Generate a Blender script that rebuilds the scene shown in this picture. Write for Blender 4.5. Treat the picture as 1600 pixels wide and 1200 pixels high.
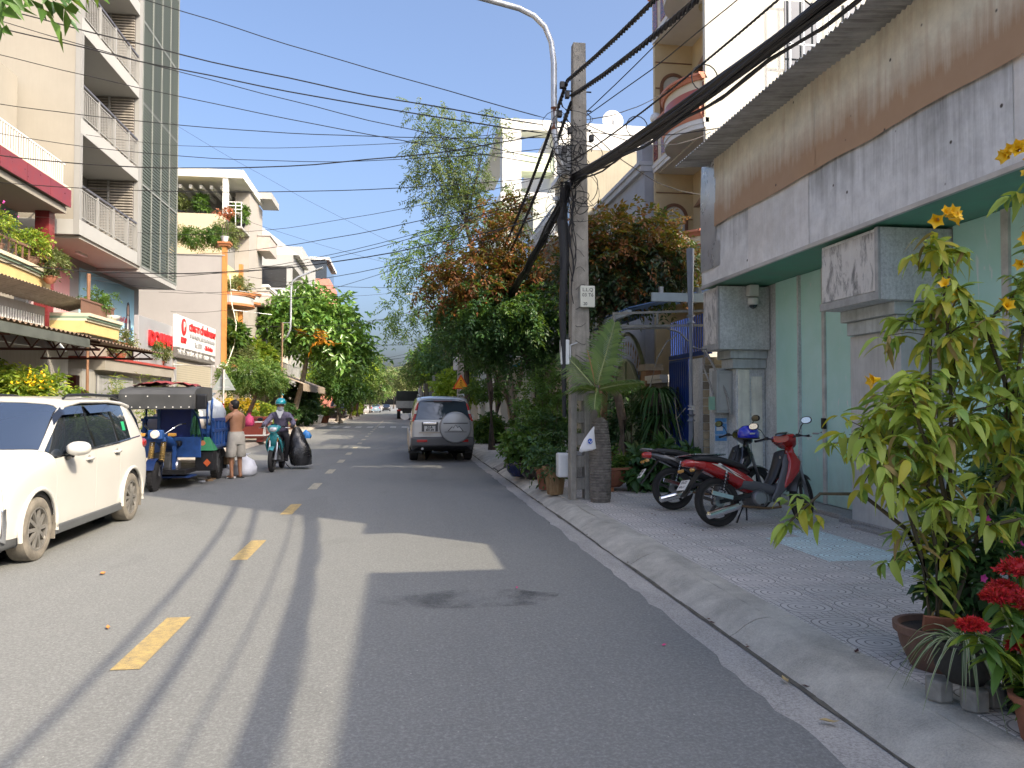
import bpy,bmesh,math,random
import numpy as np
from mathutils import Vector,Matrix,noise
D=bpy.data;SC=bpy.context.scene;COL=SC.collection
for o in list(D.objects):D.objects.remove(o)
R_=math.radians;PI=math.pi;rnd=random.Random(7)
cd=D.cameras.new('camera');cam=D.objects.new('camera',cd);COL.objects.link(cam)
cd.sensor_fit='HORIZONTAL';cd.sensor_width=36;cd.lens=36*1200/1600;cd.clip_end=3000;cd.clip_start=.05
cam.location=(0,0,1.6);cam.rotation_euler=(PI/2+math.atan(31/1200),0,-math.atan(174/1200))
SC.camera=cam
SUN=Vector((1,-.95,1.12)).normalized()
w=D.worlds.new('World');SC.world=w;w.use_nodes=True
nt=w.node_tree;bg=nt.nodes['Background'];sky=nt.nodes.new('ShaderNodeTexSky')
sky.sky_type='NISHITA';sky.sun_disc=False;sky.sun_elevation=math.asin(SUN.z);sky.sun_rotation=math.atan2(SUN.x,SUN.y)
sky.air_density=.8;sky.dust_density=6.8;sky.ozone_density=3.5;sky.altitude=10
nt.links.new(sky.outputs[0],bg.inputs[0]);bg.inputs[1].default_value=.138
sl=D.lights.new('sun','SUN');sl.energy=2.3;sl.angle=R_(.53);sl.color=(1,.87,.66)
so=D.objects.new('sun',sl);COL.objects.link(so);so.rotation_euler=(-SUN).to_track_quat('-Z','Y').to_euler();so.location=(30,-25,40)
SC.view_settings.view_transform='Standard';SC.view_settings.look='None';SC.view_settings.gamma=1
SC.view_settings.use_curve_mapping=False;SC.view_settings.exposure=1.42
SC.render.engine='CYCLES'
cy=SC.cycles;cy.use_denoising=True;cy.max_bounces=8;cy.diffuse_bounces=5;cy.glossy_bounces=3;cy.transmission_bounces=3;cy.transparent_max_bounces=8
cy.caustics_reflective=False;cy.caustics_refractive=False;cy.sample_clamp_indirect=6
OFF={}
def tag(o,label=None,cat=None,group=None,kind=None):
 if label:o['label']=label
 if cat:o['category']=cat
 if group:o['group']=group
 if kind:o['kind']=kind
 return o
def thing(name,label,cat,loc=(0,0,0),rz=0,group=None,world=False,rot=None):
 o=D.objects.new(name,None);COL.objects.link(o);o.location=loc;o.empty_display_size=.2
 o.rotation_euler=rot if rot else(0,0,rz)
 if world:OFF[o.name]=Vector(loc)
 return tag(o,label,cat,group)
def link(name,me,parent=None):
 o=D.objects.new(name,me);COL.objects.link(o)
 if parent is not None:o.parent=parent
 return o
def copy_tree(o,parent=None):
 c=o.copy();COL.objects.link(c)
 if parent is not None:c.parent=parent
 for ch in[x for x in KIDS.get(o.name,[])]:copy_reg(copy_tree(ch,c),c)
 return c
KIDS={}
def copy_reg(o,parent):
 if parent is not None:KIDS.setdefault(parent.name,[]).append(o)
 return o
def frame(d):
 d=Vector(d).normalized();a=Vector((0,0,1))if abs(d.z)<.95 else Vector((1,0,0))
 u=d.cross(a).normalized();return u,u.cross(d).normalized()
class MB:
 def __init__(s):s.v=[];s.f=[];s.m=[];s.uv=None
 def add(s,vs,fs,mi=0):
  b=len(s.v);s.v.extend([tuple(p)for p in vs]);s.f.extend([tuple(b+i for i in f)for f in fs]);s.m.extend([mi]*len(fs));return s
 def box(s,x0,x1,y0,y1,z0,z1,mi=0):
  return s.add([(x0,y0,z0),(x1,y0,z0),(x1,y1,z0),(x0,y1,z0),(x0,y0,z1),(x1,y0,z1),(x1,y1,z1),(x0,y1,z1)],[(0,3,2,1),(4,5,6,7),(0,1,5,4),(1,2,6,5),(2,3,7,6),(3,0,4,7)],mi)
 def hexa(s,bot,top,mi=0):
  return s.add(list(bot)+list(top),[(0,3,2,1),(4,5,6,7),(0,1,5,4),(1,2,6,5),(2,3,7,6),(3,0,4,7)],mi)
 def bar(s,a,b,wx,wy=None,up=None,mi=0):
  a=Vector(a);b=Vector(b);wy=wy or wx;d=(b-a).normalized()
  if up is None:u,v=frame(d)
  else:v=(Vector(up)-d*d.dot(Vector(up))).normalized();u=d.cross(v)
  q=[u*(i*wx/2)+v*(j*wy/2)for i,j in((-1,-1),(1,-1),(1,1),(-1,1))]
  return s.hexa([a+p for p in q],[b+p for p in q],mi)
 def tube(s,pts,r,n=8,cap=True,mi=0):
  pts=[Vector(p)for p in pts];k=len(pts)
  rs=r if isinstance(r,(list,tuple))else[r]*k
  b=len(s.v);u=None
  for i,p in enumerate(pts):
   d=(pts[min(i+1,k-1)]-pts[max(i-1,0)]).normalized()
   if u is None:u,v=frame(d)
   else:
    u=(u-d*u.dot(d)).normalized();v=d.cross(u)
   for j in range(n):
    t=2*PI*j/n;s.v.append(tuple(p+(u*math.cos(t)+v*math.sin(t))*rs[i]))
  nf=0
  for i in range(k-1):
   for j in range(n):
    s.f.append((b+i*n+j,b+i*n+(j+1)%n,b+(i+1)*n+(j+1)%n,b+(i+1)*n+j));nf+=1
  if cap:
   s.f.append(tuple(b+j for j in reversed(range(n))));s.f.append(tuple(b+(k-1)*n+j for j in range(n)));nf+=2
  s.m.extend([mi]*nf);return s
 def lathe(s,prof,c=(0,0,0),n=16,axis='z',mi=0,sx=1,sy=1,ring=None):
  if ring is None:ring=prof[0][0]>.15 and abs(prof[0][0]-prof[-1][0])<.03 and axis!='z'
  if ring:prof=list(prof)+[prof[0]]
  b=len(s.v);k=len(prof);nf=0
  for r,h in prof:
   for j in range(n):
    t=2*PI*j/n;x,y=r*math.cos(t)*sx,r*math.sin(t)*sy
    s.v.append({'z':(c[0]+x,c[1]+y,c[2]+h),'x':(c[0]+h,c[1]+x,c[2]+y),'y':(c[0]+y,c[1]+h,c[2]+x)}[axis])
  for i in range(k-1):
   for j in range(n):
    s.f.append((b+i*n+j,b+i*n+(j+1)%n,b+(i+1)*n+(j+1)%n,b+(i+1)*n+j));nf+=1
  if ring:s.m.extend([mi]*nf);return s
  if prof[0][0]>1e-4:s.f.append(tuple(b+j for j in reversed(range(n))));nf+=1
  if prof[-1][0]>1e-4:s.f.append(tuple(b+(k-1)*n+j for j in range(n)));nf+=1
  s.m.extend([mi]*nf);return s
 def prism(s,poly,axis,a,b,mi=0):
  P=lambda p,t:{'x':(t,p[0],p[1]),'y':(p[0],t,p[1]),'z':(p[0],p[1],t)}[axis]
  n=len(poly);vs=[P(p,a)for p in poly]+[P(p,b)for p in poly]
  fs=[tuple(reversed(range(n))),tuple(range(n,2*n))]+[(i,(i+1)%n,n+(i+1)%n,n+i)for i in range(n)]
  return s.add(vs,fs,mi)
 def grid(s,fn,nu,nv,mi=0,closeu=False):
  vs=[fn(i/nu,j/nv)for j in range(nv+1)for i in range(nu+1)]
  fs=[(j*(nu+1)+i,j*(nu+1)+i+1,(j+1)*(nu+1)+i+1,(j+1)*(nu+1)+i)for j in range(nv)for i in range(nu)]
  return s.add(vs,fs,mi)
 def build(s,name,mats,parent=None,bevel=0,smooth=None,label=None,seg=2):
  vs=s.v;off=OFF.get(parent.name)if parent is not None else None
  if off is not None:vs=[(p[0]-off.x,p[1]-off.y,p[2]-off.z)for p in vs]
  me=D.meshes.new(name);me.from_pydata(vs,[],s.f)
  mats=mats if isinstance(mats,(list,tuple))else[mats]
  for m in mats:me.materials.append(m)
  if len(mats)>1:me.polygons.foreach_set('material_index',s.m)
  bm=bmesh.new();bm.from_mesh(me);bmesh.ops.recalc_face_normals(bm,faces=bm.faces)
  if bevel:
   ed=[e for e in bm.edges if len(e.link_faces)==2 and e.calc_face_angle(0)>.6]
   bmesh.ops.bevel(bm,geom=ed,offset=bevel,segments=seg,profile=.6,affect='EDGES',clamp_overlap=True)
  bm.to_mesh(me);bm.free()
  if smooth is not None:
   me.shade_smooth()
   if smooth:me.set_sharp_from_angle(angle=R_(smooth))
  o=link(name,me,parent)
  if off is not None:OFF[o.name]=off
  if parent is not None:KIDS.setdefault(parent.name,[]).append(o)
  if label:o['label']=label
  return o
 def solo(s,name,mats,label=None,cat=None,group=None,kind=None,**k):
  xs=[p[0]for p in s.v];ys=[p[1]for p in s.v];zs=[p[2]for p in s.v]
  c=Vector(((min(xs)+max(xs))/2,(min(ys)+max(ys))/2,min(zs)))
  s.v=[(p[0]-c.x,p[1]-c.y,p[2]-c.z)for p in s.v]
  o=s.build(name,mats,None,**k);o.location=c;return tag(o,label,cat,group,kind)
def loft(mb,secs,n=14,mi=0,pw=2.3,cap=True):
 0
 b=len(mb.v);k=len(secs);nf=0
 for c,U,V in secs:
  c,U,V=Vector(c),Vector(U),Vector(V)
  for j in range(n):
   t=2*PI*j/n;ct,st=math.cos(t),math.sin(t)
   a=math.copysign(abs(ct)**(2/pw),ct);s=math.copysign(abs(st)**(2/pw),st)
   mb.v.append(tuple(c+U*a+V*s))
 for i in range(k-1):
  for j in range(n):mb.f.append((b+i*n+j,b+i*n+(j+1)%n,b+(i+1)*n+(j+1)%n,b+(i+1)*n+j));nf+=1
 if cap:mb.f.append(tuple(b+j for j in reversed(range(n))));mb.f.append(tuple(b+(k-1)*n+j for j in range(n)));nf+=2
 mb.m.extend([mi]*nf);return mb
MB.loft=loft
def npmesh(name,V,F,mat,parent=None,smooth=False,kind=None,loops=None):
 0
 V=np.asarray(V,dtype=np.float32);F=np.asarray(F,dtype=np.int32)
 off=OFF.get(parent.name)if parent is not None else None
 if off is not None:V=V-np.array(off,dtype=np.float32)
 me=D.meshes.new(name);m,k=F.shape
 me.vertices.add(len(V));me.vertices.foreach_set('co',V.ravel())
 me.loops.add(m*k);me.loops.foreach_set('vertex_index',F.ravel())
 me.polygons.add(m);me.polygons.foreach_set('loop_start',np.arange(0,m*k,k,dtype=np.int32))
 me.update(calc_edges=True);me.validate()
 for mm in(mat if isinstance(mat,(list,tuple))else[mat]):me.materials.append(mm)
 if smooth:me.shade_smooth()
 o=link(name,me,parent)
 if off is not None:OFF[o.name]=off
 if parent is not None:KIDS.setdefault(parent.name,[]).append(o)
 if kind:o['kind']=kind
 return o
def text(name,body,size,loc,rot,mat,parent,depth=.004,align='CENTER',sx=1,bold=0,space=1):
 cu=D.curves.new(name,'FONT');cu.body=body;cu.size=size;cu.align_x=align;cu.align_y='CENTER';cu.extrude=depth;cu.offset=bold;cu.space_character=space
 cu.resolution_u=3
 t=D.objects.new(name,cu);COL.objects.link(t);bpy.context.view_layer.update()
 me=D.meshes.new_from_object(t);D.objects.remove(t);me.name=name;me.materials.clear();me.materials.append(mat)
 o=link(name,me,parent);off=OFF.get(parent.name)if parent is not None else None
 o.location=Vector(loc)-off if off is not None else loc
 o.rotation_euler=rot;o.scale=(sx,1,1)
 if parent is not None:KIDS.setdefault(parent.name,[]).append(o)
 return o
FACE_L=(PI/2,0,PI/2)
FACE_R=(PI/2,0,-PI/2)
FACE_S=(PI/2,0,0)
MATS={}
def nodes(name):
 m=D.materials.new(name);m.use_nodes=True;n=m.node_tree
 return m,n,n.nodes['Principled BSDF'],(lambda t,**k:_nn(n,t,k)),n.links.new
def _nn(n,t,k):
 x=n.nodes.new('ShaderNode'+t)
 for a,b in k.items():setattr(x,a,b)
 return x
def c4(c):return(c[0],c[1],c[2],1)
def mix(N,L,fac,a,b,mode='MIX'):
 x=N('MixRGB');x.blend_type=mode
 for i,q in((0,fac),(1,a),(2,b)):
  if isinstance(q,(int,float)):x.inputs[i].default_value=q
  elif isinstance(q,tuple):x.inputs[i].default_value=c4(q)
  else:L(q,x.inputs[i])
 return x.outputs[0]
def noisetex(N,L,scale,detail=4,rough=.6,stretch=None,co='Object',dist=0):
 tc=N('TexCoord');mp=N('Mapping');L(tc.outputs[co],mp.inputs[0])
 if stretch:mp.inputs['Scale'].default_value=stretch
 t=N('TexNoise');t.inputs['Scale'].default_value=scale;t.inputs['Detail'].default_value=detail;t.inputs['Roughness'].default_value=rough;t.inputs['Distortion'].default_value=dist
 L(mp.outputs[0],t.inputs['Vector']);return t.outputs['Fac']
def ramp(N,L,src,stops):
 r=N('ValToRGB');L(src,r.inputs[0]);e=r.color_ramp.elements
 while len(e)<len(stops):e.new(.5)
 for i,(p,c)in enumerate(stops):
  e[i].position=p;e[i].color=c4(c)if isinstance(c,tuple)else(c,c,c,1)
 return r.outputs[0]
def bumpn(N,L,h,strength,dist,p):
 b=N('Bump');b.inputs['Strength'].default_value=strength;b.inputs['Distance'].default_value=dist
 L(h,b.inputs['Height']);L(b.outputs[0],p.inputs['Normal'])
def M(name,col,rough=.6,metal=0,var=.12,scale=2.5,bump=0,bscale=60,coat=0,spec=.5,streak=0,dirt=None,sscale=(5,5,.35),emis=None,rvar=.1,transm=0,grain=0,gs=70):
 if name in MATS:return MATS[name]
 m,n,p,N,L=nodes(name);MATS[name]=m
 f=noisetex(N,L,scale,6,.65)
 lo=tuple(max(0,c*(1-var*1.3))for c in col);hi=tuple(min(1,c*(1+var))for c in col)
 out=ramp(N,L,f,[(.3,lo),(.7,hi)])
 if streak:
  s=noisetex(N,L,3,5,.7,sscale);s2=ramp(N,L,s,[(.45,0.),(.72,1.)])
  mm=N('Math');mm.operation='MULTIPLY';L(s2,mm.inputs[0]);mm.inputs[1].default_value=streak
  out=mix(N,L,mm.outputs[0],out,dirt or tuple(c*.35 for c in col))
 if grain:out=mix(N,L,grain,out,ramp(N,L,noisetex(N,L,gs,4,.8),[(.36,tuple(c*.3 for c in col)),(.5,col),(.66,tuple(min(1,c*1.7)for c in col))]))
 L(out,p.inputs['Base Color'])
 if rvar:
  r=ramp(N,L,f,[(.3,max(0,rough-rvar)),(.7,min(1,rough+rvar))]);L(r,p.inputs['Roughness'])
 else:p.inputs['Roughness'].default_value=rough
 p.inputs['Metallic'].default_value=metal;p.inputs['Specular IOR Level'].default_value=spec
 if coat:p.inputs['Coat Weight'].default_value=coat;p.inputs['Coat Roughness'].default_value=.06
 if transm:p.inputs['Transmission Weight'].default_value=transm
 if bump:bumpn(N,L,noisetex(N,L,bscale,5,.7),bump,.02,p)
 if emis:p.inputs['Emission Color'].default_value=c4(emis[0]);p.inputs['Emission Strength'].default_value=emis[1]
 return m
def leafmat(name,cols,rough=.45,trans=.3,spec=.4):
 if name in MATS:return MATS[name]
 m,n,p,N,L=nodes(name);MATS[name]=m
 g=N('NewGeometry');k=len(cols)
 out=ramp(N,L,g.outputs['Random Per Island'],[(i/max(1,k-1),c)for i,c in enumerate(cols)])
 oi=N('ObjectInfo');hv=N('HueSaturation');L(out,hv.inputs['Color'])
 a=N('MapRange');L(oi.outputs['Random'],a.inputs['Value']);a.inputs['To Min'].default_value=.8;a.inputs['To Max'].default_value=1.2
 L(a.outputs[0],hv.inputs['Value']);out=hv.outputs[0]
 L(out,p.inputs['Base Color']);p.inputs['Roughness'].default_value=rough;p.inputs['Specular IOR Level'].default_value=spec
 t=N('BsdfTranslucent');ms=N('MixShader');ms.inputs[0].default_value=trans
 tr=mix(N,L,.35,out,(.35,.5,.03));L(tr,t.inputs[0])
 L(p.outputs[0],ms.inputs[1]);L(t.outputs[0],ms.inputs[2]);L(ms.outputs[0],n.nodes['Material Output'].inputs[0])
 return m
def glassmat(name,col=(.02,.025,.03),rough=.04,spec=.8):
 if name in MATS:return MATS[name]
 m,n,p,N,L=nodes(name);MATS[name]=m
 p.inputs['Base Color'].default_value=c4(col);p.inputs['Roughness'].default_value=rough;p.inputs['Specular IOR Level'].default_value=spec;p.inputs['IOR'].default_value=1.5
 p.inputs['Coat Weight'].default_value=.6;p.inputs['Coat Roughness'].default_value=.02
 return m
BLACK=M('black_plastic',(.012,.012,.013),.45,var=.3,rvar=.15)
RUBBER=M('rubber',(.022,.021,.02),.8,var=.3,bump=.2)
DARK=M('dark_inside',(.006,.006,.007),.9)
CHROME=M('chrome',(.75,.76,.78),.12,1,var=.05,rvar=.05)
STEEL=M('steel_grey',(.38,.39,.4),.35,.9,var=.2)
GALV=M('galvanised',(.5,.52,.54),.42,.6,var=.2,scale=6)
WHITEP=M('white_paint',(.68,.67,.64),.5,var=.05)
CONC=M('concrete',(.34,.325,.3),.85,var=.25,scale=3,bump=.35,bscale=90,grain=.5)
GLASS=glassmat('dark_glass')
def leaves_np(P,dr,nm,ln,wd,fold=.25,droop=.15):
 0
 P=np.asarray(P,float);n=len(P)
 dr=dr/(np.linalg.norm(dr,axis=1,keepdims=True)+1e-9)
 sd=np.cross(dr,nm);sd/=(np.linalg.norm(sd,axis=1,keepdims=True)+1e-9);up=np.cross(sd,dr)
 ln=np.asarray(ln).reshape(-1,1)*np.ones((n,1));wd=np.asarray(wd).reshape(-1,1)*np.ones((n,1))
 b=P;l=P+dr*ln*.42+sd*wd*.5+up*wd*fold;r=P+dr*ln*.42-sd*wd*.5+up*wd*fold
 t=P+dr*ln-up*ln*droop
 V=np.stack([b,l,t,r],1).reshape(-1,3);i=np.arange(n)[:,None]*4
 F=np.concatenate([i+np.array([[0,2,1]]),i+np.array([[0,3,2]])],0)
 return V,F
def rand_dirs(g,n):
 a=g.normal(size=(n,3));return a/np.linalg.norm(a,axis=1,keepdims=True)
#  ground, road, kerbs, pavements
def struct(mb,name,mat,**k):
 o=mb.build(name,mat,**k);o['kind']='structure';return o
def asphalt():
 m,n,p,N,L=nodes('asphalt')
 big=noisetex(N,L,.35,5,.6,(1,.35,1));fine=noisetex(N,L,160,3,.8);mid=noisetex(N,L,3.2,6,.7)
 base=ramp(N,L,big,[(.32,(.189,.195,.197)),(.68,(.270,.272,.256))])
 base=mix(N,L,.5,base,ramp(N,L,mid,[(.35,(.189,.195,.196)),(.7,(.270,.273,.259))]))
 tc=N('TexCoord');v=N('TexVoronoi');v.inputs['Scale'].default_value=95;L(tc.outputs['Object'],v.inputs['Vector'])
 sp=ramp(N,L,v.outputs['Distance'],[(.02,1.),(.2,0.)]);vr=N('SeparateColor');L(v.outputs['Color'],vr.inputs[0])
 gate=ramp(N,L,vr.outputs[0],[(.72,0.),(.8,1.)]);spk=mix(N,L,1,sp,gate,'MULTIPLY')
 base=mix(N,L,.5,base,ramp(N,L,fine,[(.3,(.136,.140,.142)),(.75,(.307,.311,.296))]))
 f=N('Math');f.operation='MULTIPLY';L(spk,f.inputs[0]);f.inputs[1].default_value=.55
 base=mix(N,L,f.outputs[0],base,(.687,.687,.638))
 st=noisetex(N,L,.9,6,.75,(1,1,1),dist=.6);stn=ramp(N,L,st,[(.62,0.),(.72,1.)])
 f2=N('Math');f2.operation='MULTIPLY';L(stn,f2.inputs[0]);f2.inputs[1].default_value=.35
 base=mix(N,L,f2.outputs[0],base,(.127,.129,.126))
 tw=noisetex(N,L,1.1,4,.6,(1,.03,1));base=mix(N,L,.55,base,mix(N,L,ramp(N,L,tw,[(.35,.78),(.65,1.12)]),(0,0,0),base),'MIX')
 pt=noisetex(N,L,.5,2,.5,(1,.5,1),dist=1.5);base=mix(N,L,ramp(N,L,pt,[(.6,0.),(.63,.3)]),base,(.115,.118,.116))
 g2=noisetex(N,L,48,4,.85);base=mix(N,L,.6,base,mix(N,L,ramp(N,L,g2,[(.36,.35),(.5,.5),(.64,.85)]),(0,0,0),(.327,.333,.318)))
 L(base,p.inputs['Base Color']);p.inputs['Roughness'].default_value=.82;p.inputs['Specular IOR Level'].default_value=.35
 b=mix(N,L,.5,v.outputs['Distance'],fine);bumpn(N,L,b,.55,.006,p)
 return m
ASPH=asphalt()
GUT=M('gutter_concrete',(.386,.371,.348),.88,var=.22,scale=2.2,bump=.3,bscale=120,grain=.45,streak=.45,sscale=(1.5,.3,1),dirt=(.155,.147,.131))
KERB=M('kerb_concrete',(.522,.498,.436),.9,var=.3,scale=2.6,bump=.8,bscale=70,grain=.22,gs=90,streak=.55,sscale=(1,.6,1),dirt=(.212,.199,.170))
PAVE=M('pavement_cement',(.519,.489,.460),.88,var=.2,scale=1.6,bump=.3,bscale=80,grain=.45)
PAVEL=M('pavement_left_cement',(.42,.37,.31),.88,var=.15,scale=1.2,bump=.25,bscale=60)
DIRT=M('ground_dirt',(.16,.14,.11),.95,var=.3,scale=.5)
Y1=420
struct(MB().add([(-900,-400,-.03),(900,-400,-.03),(900,1500,-.03),(-900,1500,-.03)],[(0,1,2,3)]),'ground',DIRT)
XR,XK,XT,XW=1.99,2.24,2.5,5.5
XL,XLT,XLW=-5.42,-5.6,-8.6
rb=MB();ys=[-25+.18*i for i in range(330)]+[35+6*i for i in range(66)]
xs=[XL-.02,-3.5,-1.6,.2,1.5]
vs=[];fs=[]
for y in ys:
 e=XR+.05*noise.noise((y*1.3,3,0))+.05*noise.noise((y*4.1,9,0))+.03*noise.noise((y*11,1,0))-.1*max(0,(5.2-y))*.25
 e+=(0 if y>30 else .012*noise.noise((y*31,5,0)))
 vs+=[(x,y,0.0+.004)for x in xs]+[(e,y,.004),(e+.012,y,-.012)]
k=7
for i in range(len(ys)-1):
 for j in range(k-1):fs.append((i*k+j,i*k+j+1,(i+1)*k+j+1,(i+1)*k+j))
struct(MB().add(vs,fs),'road',ASPH)
struct(MB().add([(1.3,-25,-.001),(XK+.03,-25,-.012),(XK+.03,Y1,-.012),(1.3,Y1,-.001)],[(0,1,2,3)]),'gutter',GUT)
SILT=M('silt',(.11,.1,.08),.95,var=.4,scale=8)
sv=[];sf=[]
yy=[-5+.12*i for i in range(400)]
for i,y in enumerate(yy):
 a=.012+.012*noise.noise((y*3.1,0,2));b=.008+.035*max(0,noise.noise((y*2.2,7,2)))
 sv+=[(XK-b,y,-.004),(XK+a,y,.006)]
 if i:sf.append((2*i-2,2*i-1,2*i+1,2*i))
struct(MB().add(sv,sf),'gutter_silt',SILT)
kerb_root=None
seg_y=[-24,-12,-5,.6,5.05,7.4,9.6,11.1,13.1,14.7,16.2,17.8]
prof=[(XK+.004,-.05),(XK+.006,.004),(XK+.05,.03),(XK+.12,.072),(XK+.2,.108),(XK+.27,.124),(XK+.36,.128),(XK+.5,.128)]
def kerb_piece(y0,y1,name='kerb',par=None,dip=0):
 n=max(2,int((y1-y0)/.22));vs=[];fs=[];k=len(prof)
 for i in range(n+1):
  y=y0+(y1-y0)*i/n;e=min(i,n-i)/n;
  for j,(x,z)in enumerate(prof):
   dx=.02*noise.noise((y*.8,j*.3,1))*(0<j<k-1)+.008*noise.noise((y*4,j,5))*(0<j<k-1)
   dz=(.012*noise.noise((y*1.1,j*.4,8))+.006*noise.noise((y*5,j*.9,8)))*(0<j<k-1)-dip*math.sin(PI*i/n)*(z>.02)*z
   vs.append((x+dx,y,z+dz))
 for i in range(n):
  for j in range(k-1):fs.append((i*k+j,i*k+j+1,(i+1)*k+j+1,(i+1)*k+j))
 fs.append(tuple(range(k)));fs.append(tuple(n*k+j for j in reversed(range(k))))
 return MB().add(vs,fs).build(name,KERB,par,smooth=50)
kerb_root=struct(MB().box(XK+.01,XT+.1,-25,Y1,-.06,-.015),'kerb',KERB)
for a,b in zip(seg_y[:-1],seg_y[1:]):kerb_piece(a+.006,b-.006,'kerb_stone',kerb_root,.12 if 9<a<16 else 0)
for a in range(18,60,3):kerb_piece(a+.0,a+2.99,'kerb_stone',kerb_root)
kerb_piece(60,Y1,'kerb_stone',kerb_root)
ZP=.125
pav=struct(MB().box(XT-.02,16,-25,Y1,-.06,ZP-.028),'pavement',PAVE)
def tilemat(name,paint):
 m,n,p,N,L=nodes(name)
 tc=N('TexCoord');sx=N('SeparateXYZ');L(tc.outputs['UV'],sx.inputs[0])
 def mth(op,a,b=None):
  x=N('Math');x.operation=op
  for i,q in((0,a),(1,b)):
   if q is None:continue
   if isinstance(q,(int,float)):x.inputs[i].default_value=q
   else:L(q,x.inputs[i])
  return x.outputs[0]
 u=mth('SUBTRACT',sx.outputs[0],.5);v=mth('SUBTRACT',sx.outputs[1],.5)
 au,av=mth('ABSOLUTE',u),mth('ABSOLUTE',v)
 r=mth('POWER',mth('ADD',mth('POWER',au,2.6),mth('POWER',mth('MULTIPLY',av,1.25),2.6)),1/2.6)
 def lines(x,f,wd):
  return mth('LESS_THAN',mth('ABSOLUTE',mth('SUBTRACT',mth('FRACT',mth('MULTIPLY',x,f)),.5)),wd)
 rings=mth('MULTIPLY',lines(r,8.5,.1),mth('LESS_THAN',r,.44))
 grid=mth('MULTIPLY',mth('MAXIMUM',lines(sx.outputs[0],8,.07),lines(sx.outputs[1],8,.07)),mth('GREATER_THAN',r,.44))
 ln=mth('MAXIMUM',rings,grid)
 ns=noisetex(N,L,9,5,.7,co='Object');wear=ramp(N,L,noisetex(N,L,1.3,4,.6,co='UV'),[(.35,.55),(.6,1.)])
 oi=N('ObjectInfo')
 tone=ramp(N,L,oi.outputs['Random'],[(0.,(.459,.437,.403)),(.5,(.568,.534,.492)),(1.,(.655,.590,.547))])
 col=mix(N,L,.55,tone,ramp(N,L,ns,[(.3,(.414,.393,.367)),(.7,(.678,.645,.601))]))
 if paint:col=mix(N,L,ramp(N,L,ns,[(.3,.45),(.6,.8)]),col,(.655,.850,.850))
 lf=mth('MULTIPLY',ln,wear)
 col=mix(N,L,mth('MULTIPLY',lf,.9),col,(.102,.095,.087))
 L(col,p.inputs['Base Color']);p.inputs['Roughness'].default_value=.85
 h=mth('SUBTRACT',mth('MULTIPLY',ns,.3),mth('MULTIPLY',lf,1.0));bumpn(N,L,h,.6,.006,p)
 return m
TILE=tilemat('paving_tile',0);TILEB=tilemat('paving_tile_blue',1)
TS=.425
def tile_mesh(mat):
 g=.0035;b=.004;s=TS/2-g
 me=D.meshes.new('tile');z=.0
 v=[(-s,-s,-.03),(s,-s,-.03),(s,s,-.03),(-s,s,-.03),(-s,-s,z-b),(s,-s,z-b),(s,s,z-b),(-s,s,z-b),(-s+b,-s+b,z),(s-b,-s+b,z),(s-b,s-b,z),(-s+b,s-b,z)]
 f=[(8,9,10,11)]+[(i,(i+1)%4,4+(i+1)%4,4+i)for i in range(4)]+[(4+i,4+(i+1)%4,8+(i+1)%4,8+i)for i in range(4)]
 me.from_pydata(v,[],f);me.materials.append(mat)
 uv=me.uv_layers.new();
 for lp in me.loops:
  co=me.vertices[lp.vertex_index].co;uv.data[lp.index].uv=(co.x/TS+.5,co.y/TS+.5)
 return me
tm,tb=tile_mesh(TILE),tile_mesh(TILEB)
X0=XT+.22
for j in range(42):
 for i in range(7):
  x=X0+(i+.5)*TS-.02;y=1.2+(j+.5)*TS
  blue=(j,i)in((14,3),(14,4),(15,3),(15,4),(13,3),(13,4),(12,4),(12,5),(16,4))
  o=link('tile',tb if blue else tm,pav);o.location=(x,y,ZP+.004+rnd.uniform(-.0025,.0025))
  o.rotation_euler=(rnd.uniform(-.006,.006),rnd.uniform(-.006,.006),rnd.choice((0,PI))+rnd.uniform(-.006,.006))
tv=[];tf=[];tu=[]
for j in range(42,110):
 for i in range(7):
  x=X0+(i+.5)*TS-.02;y=1.2+(j+.5)*TS;s=TS/2-.004;z=ZP+.004+rnd.uniform(-.003,.003);b=len(tv)
  tv+=[(x-s,y-s,z),(x+s,y-s,z),(x+s,y+s,z),(x-s,y+s,z)];tf.append((b,b+1,b+2,b+3));tu+=[(0,0),(1,0),(1,1),(0,1)]
o=MB().add(tv,tf).build('tile',TILE,pav);o['kind']='stuff'
ul=o.data.uv_layers.new();
for lp in o.data.loops:ul.data[lp.index].uv=tu[lp.vertex_index]
MB().box(XT+.04,X0-.004,-25,80,ZP-.03,ZP+.001).build('cement_band',KERB,pav)
MB().box(X0+7*TS-.015,16,-25,Y1,ZP-.03,ZP+.002).build('cement_margin',PAVE,pav)
lp_=[(XL+.004,-.05),(XL+.002,.01),(XL-.05,.06),(XL-.12,.11),(XL-.2,.125),(XL-.34,.128)]
kl=struct(MB().box(XL-.32,XL-.02,-25,Y1,-.06,-.02),'kerb',KERB)
for a in list(range(-24,60,4))+[60]:
 b=a+3.99 if a<60 else Y1;n=len(lp_)
 vs=[(x,a,z)for x,z in lp_]+[(x,b,z)for x,z in lp_]
 MB().add(vs,[(i,i+1,n+i+1,n+i)for i in range(n-1)]+[tuple(range(n)),tuple(reversed(range(n,2*n)))]).build('kerb_stone',PAVEL,kl,smooth=50)
struct(MB().box(-22,XL-.325,-25,Y1,-.06,ZP),'pavement',PAVEL)
GR=M('cast_iron',(.05,.048,.045),.7,.5)
t=thing('drain_grate','dark slotted storm drain grate set in the kerb ramp behind the parked grey car','drain grate',(2.38,18.4,.06),0,world=True)
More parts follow.
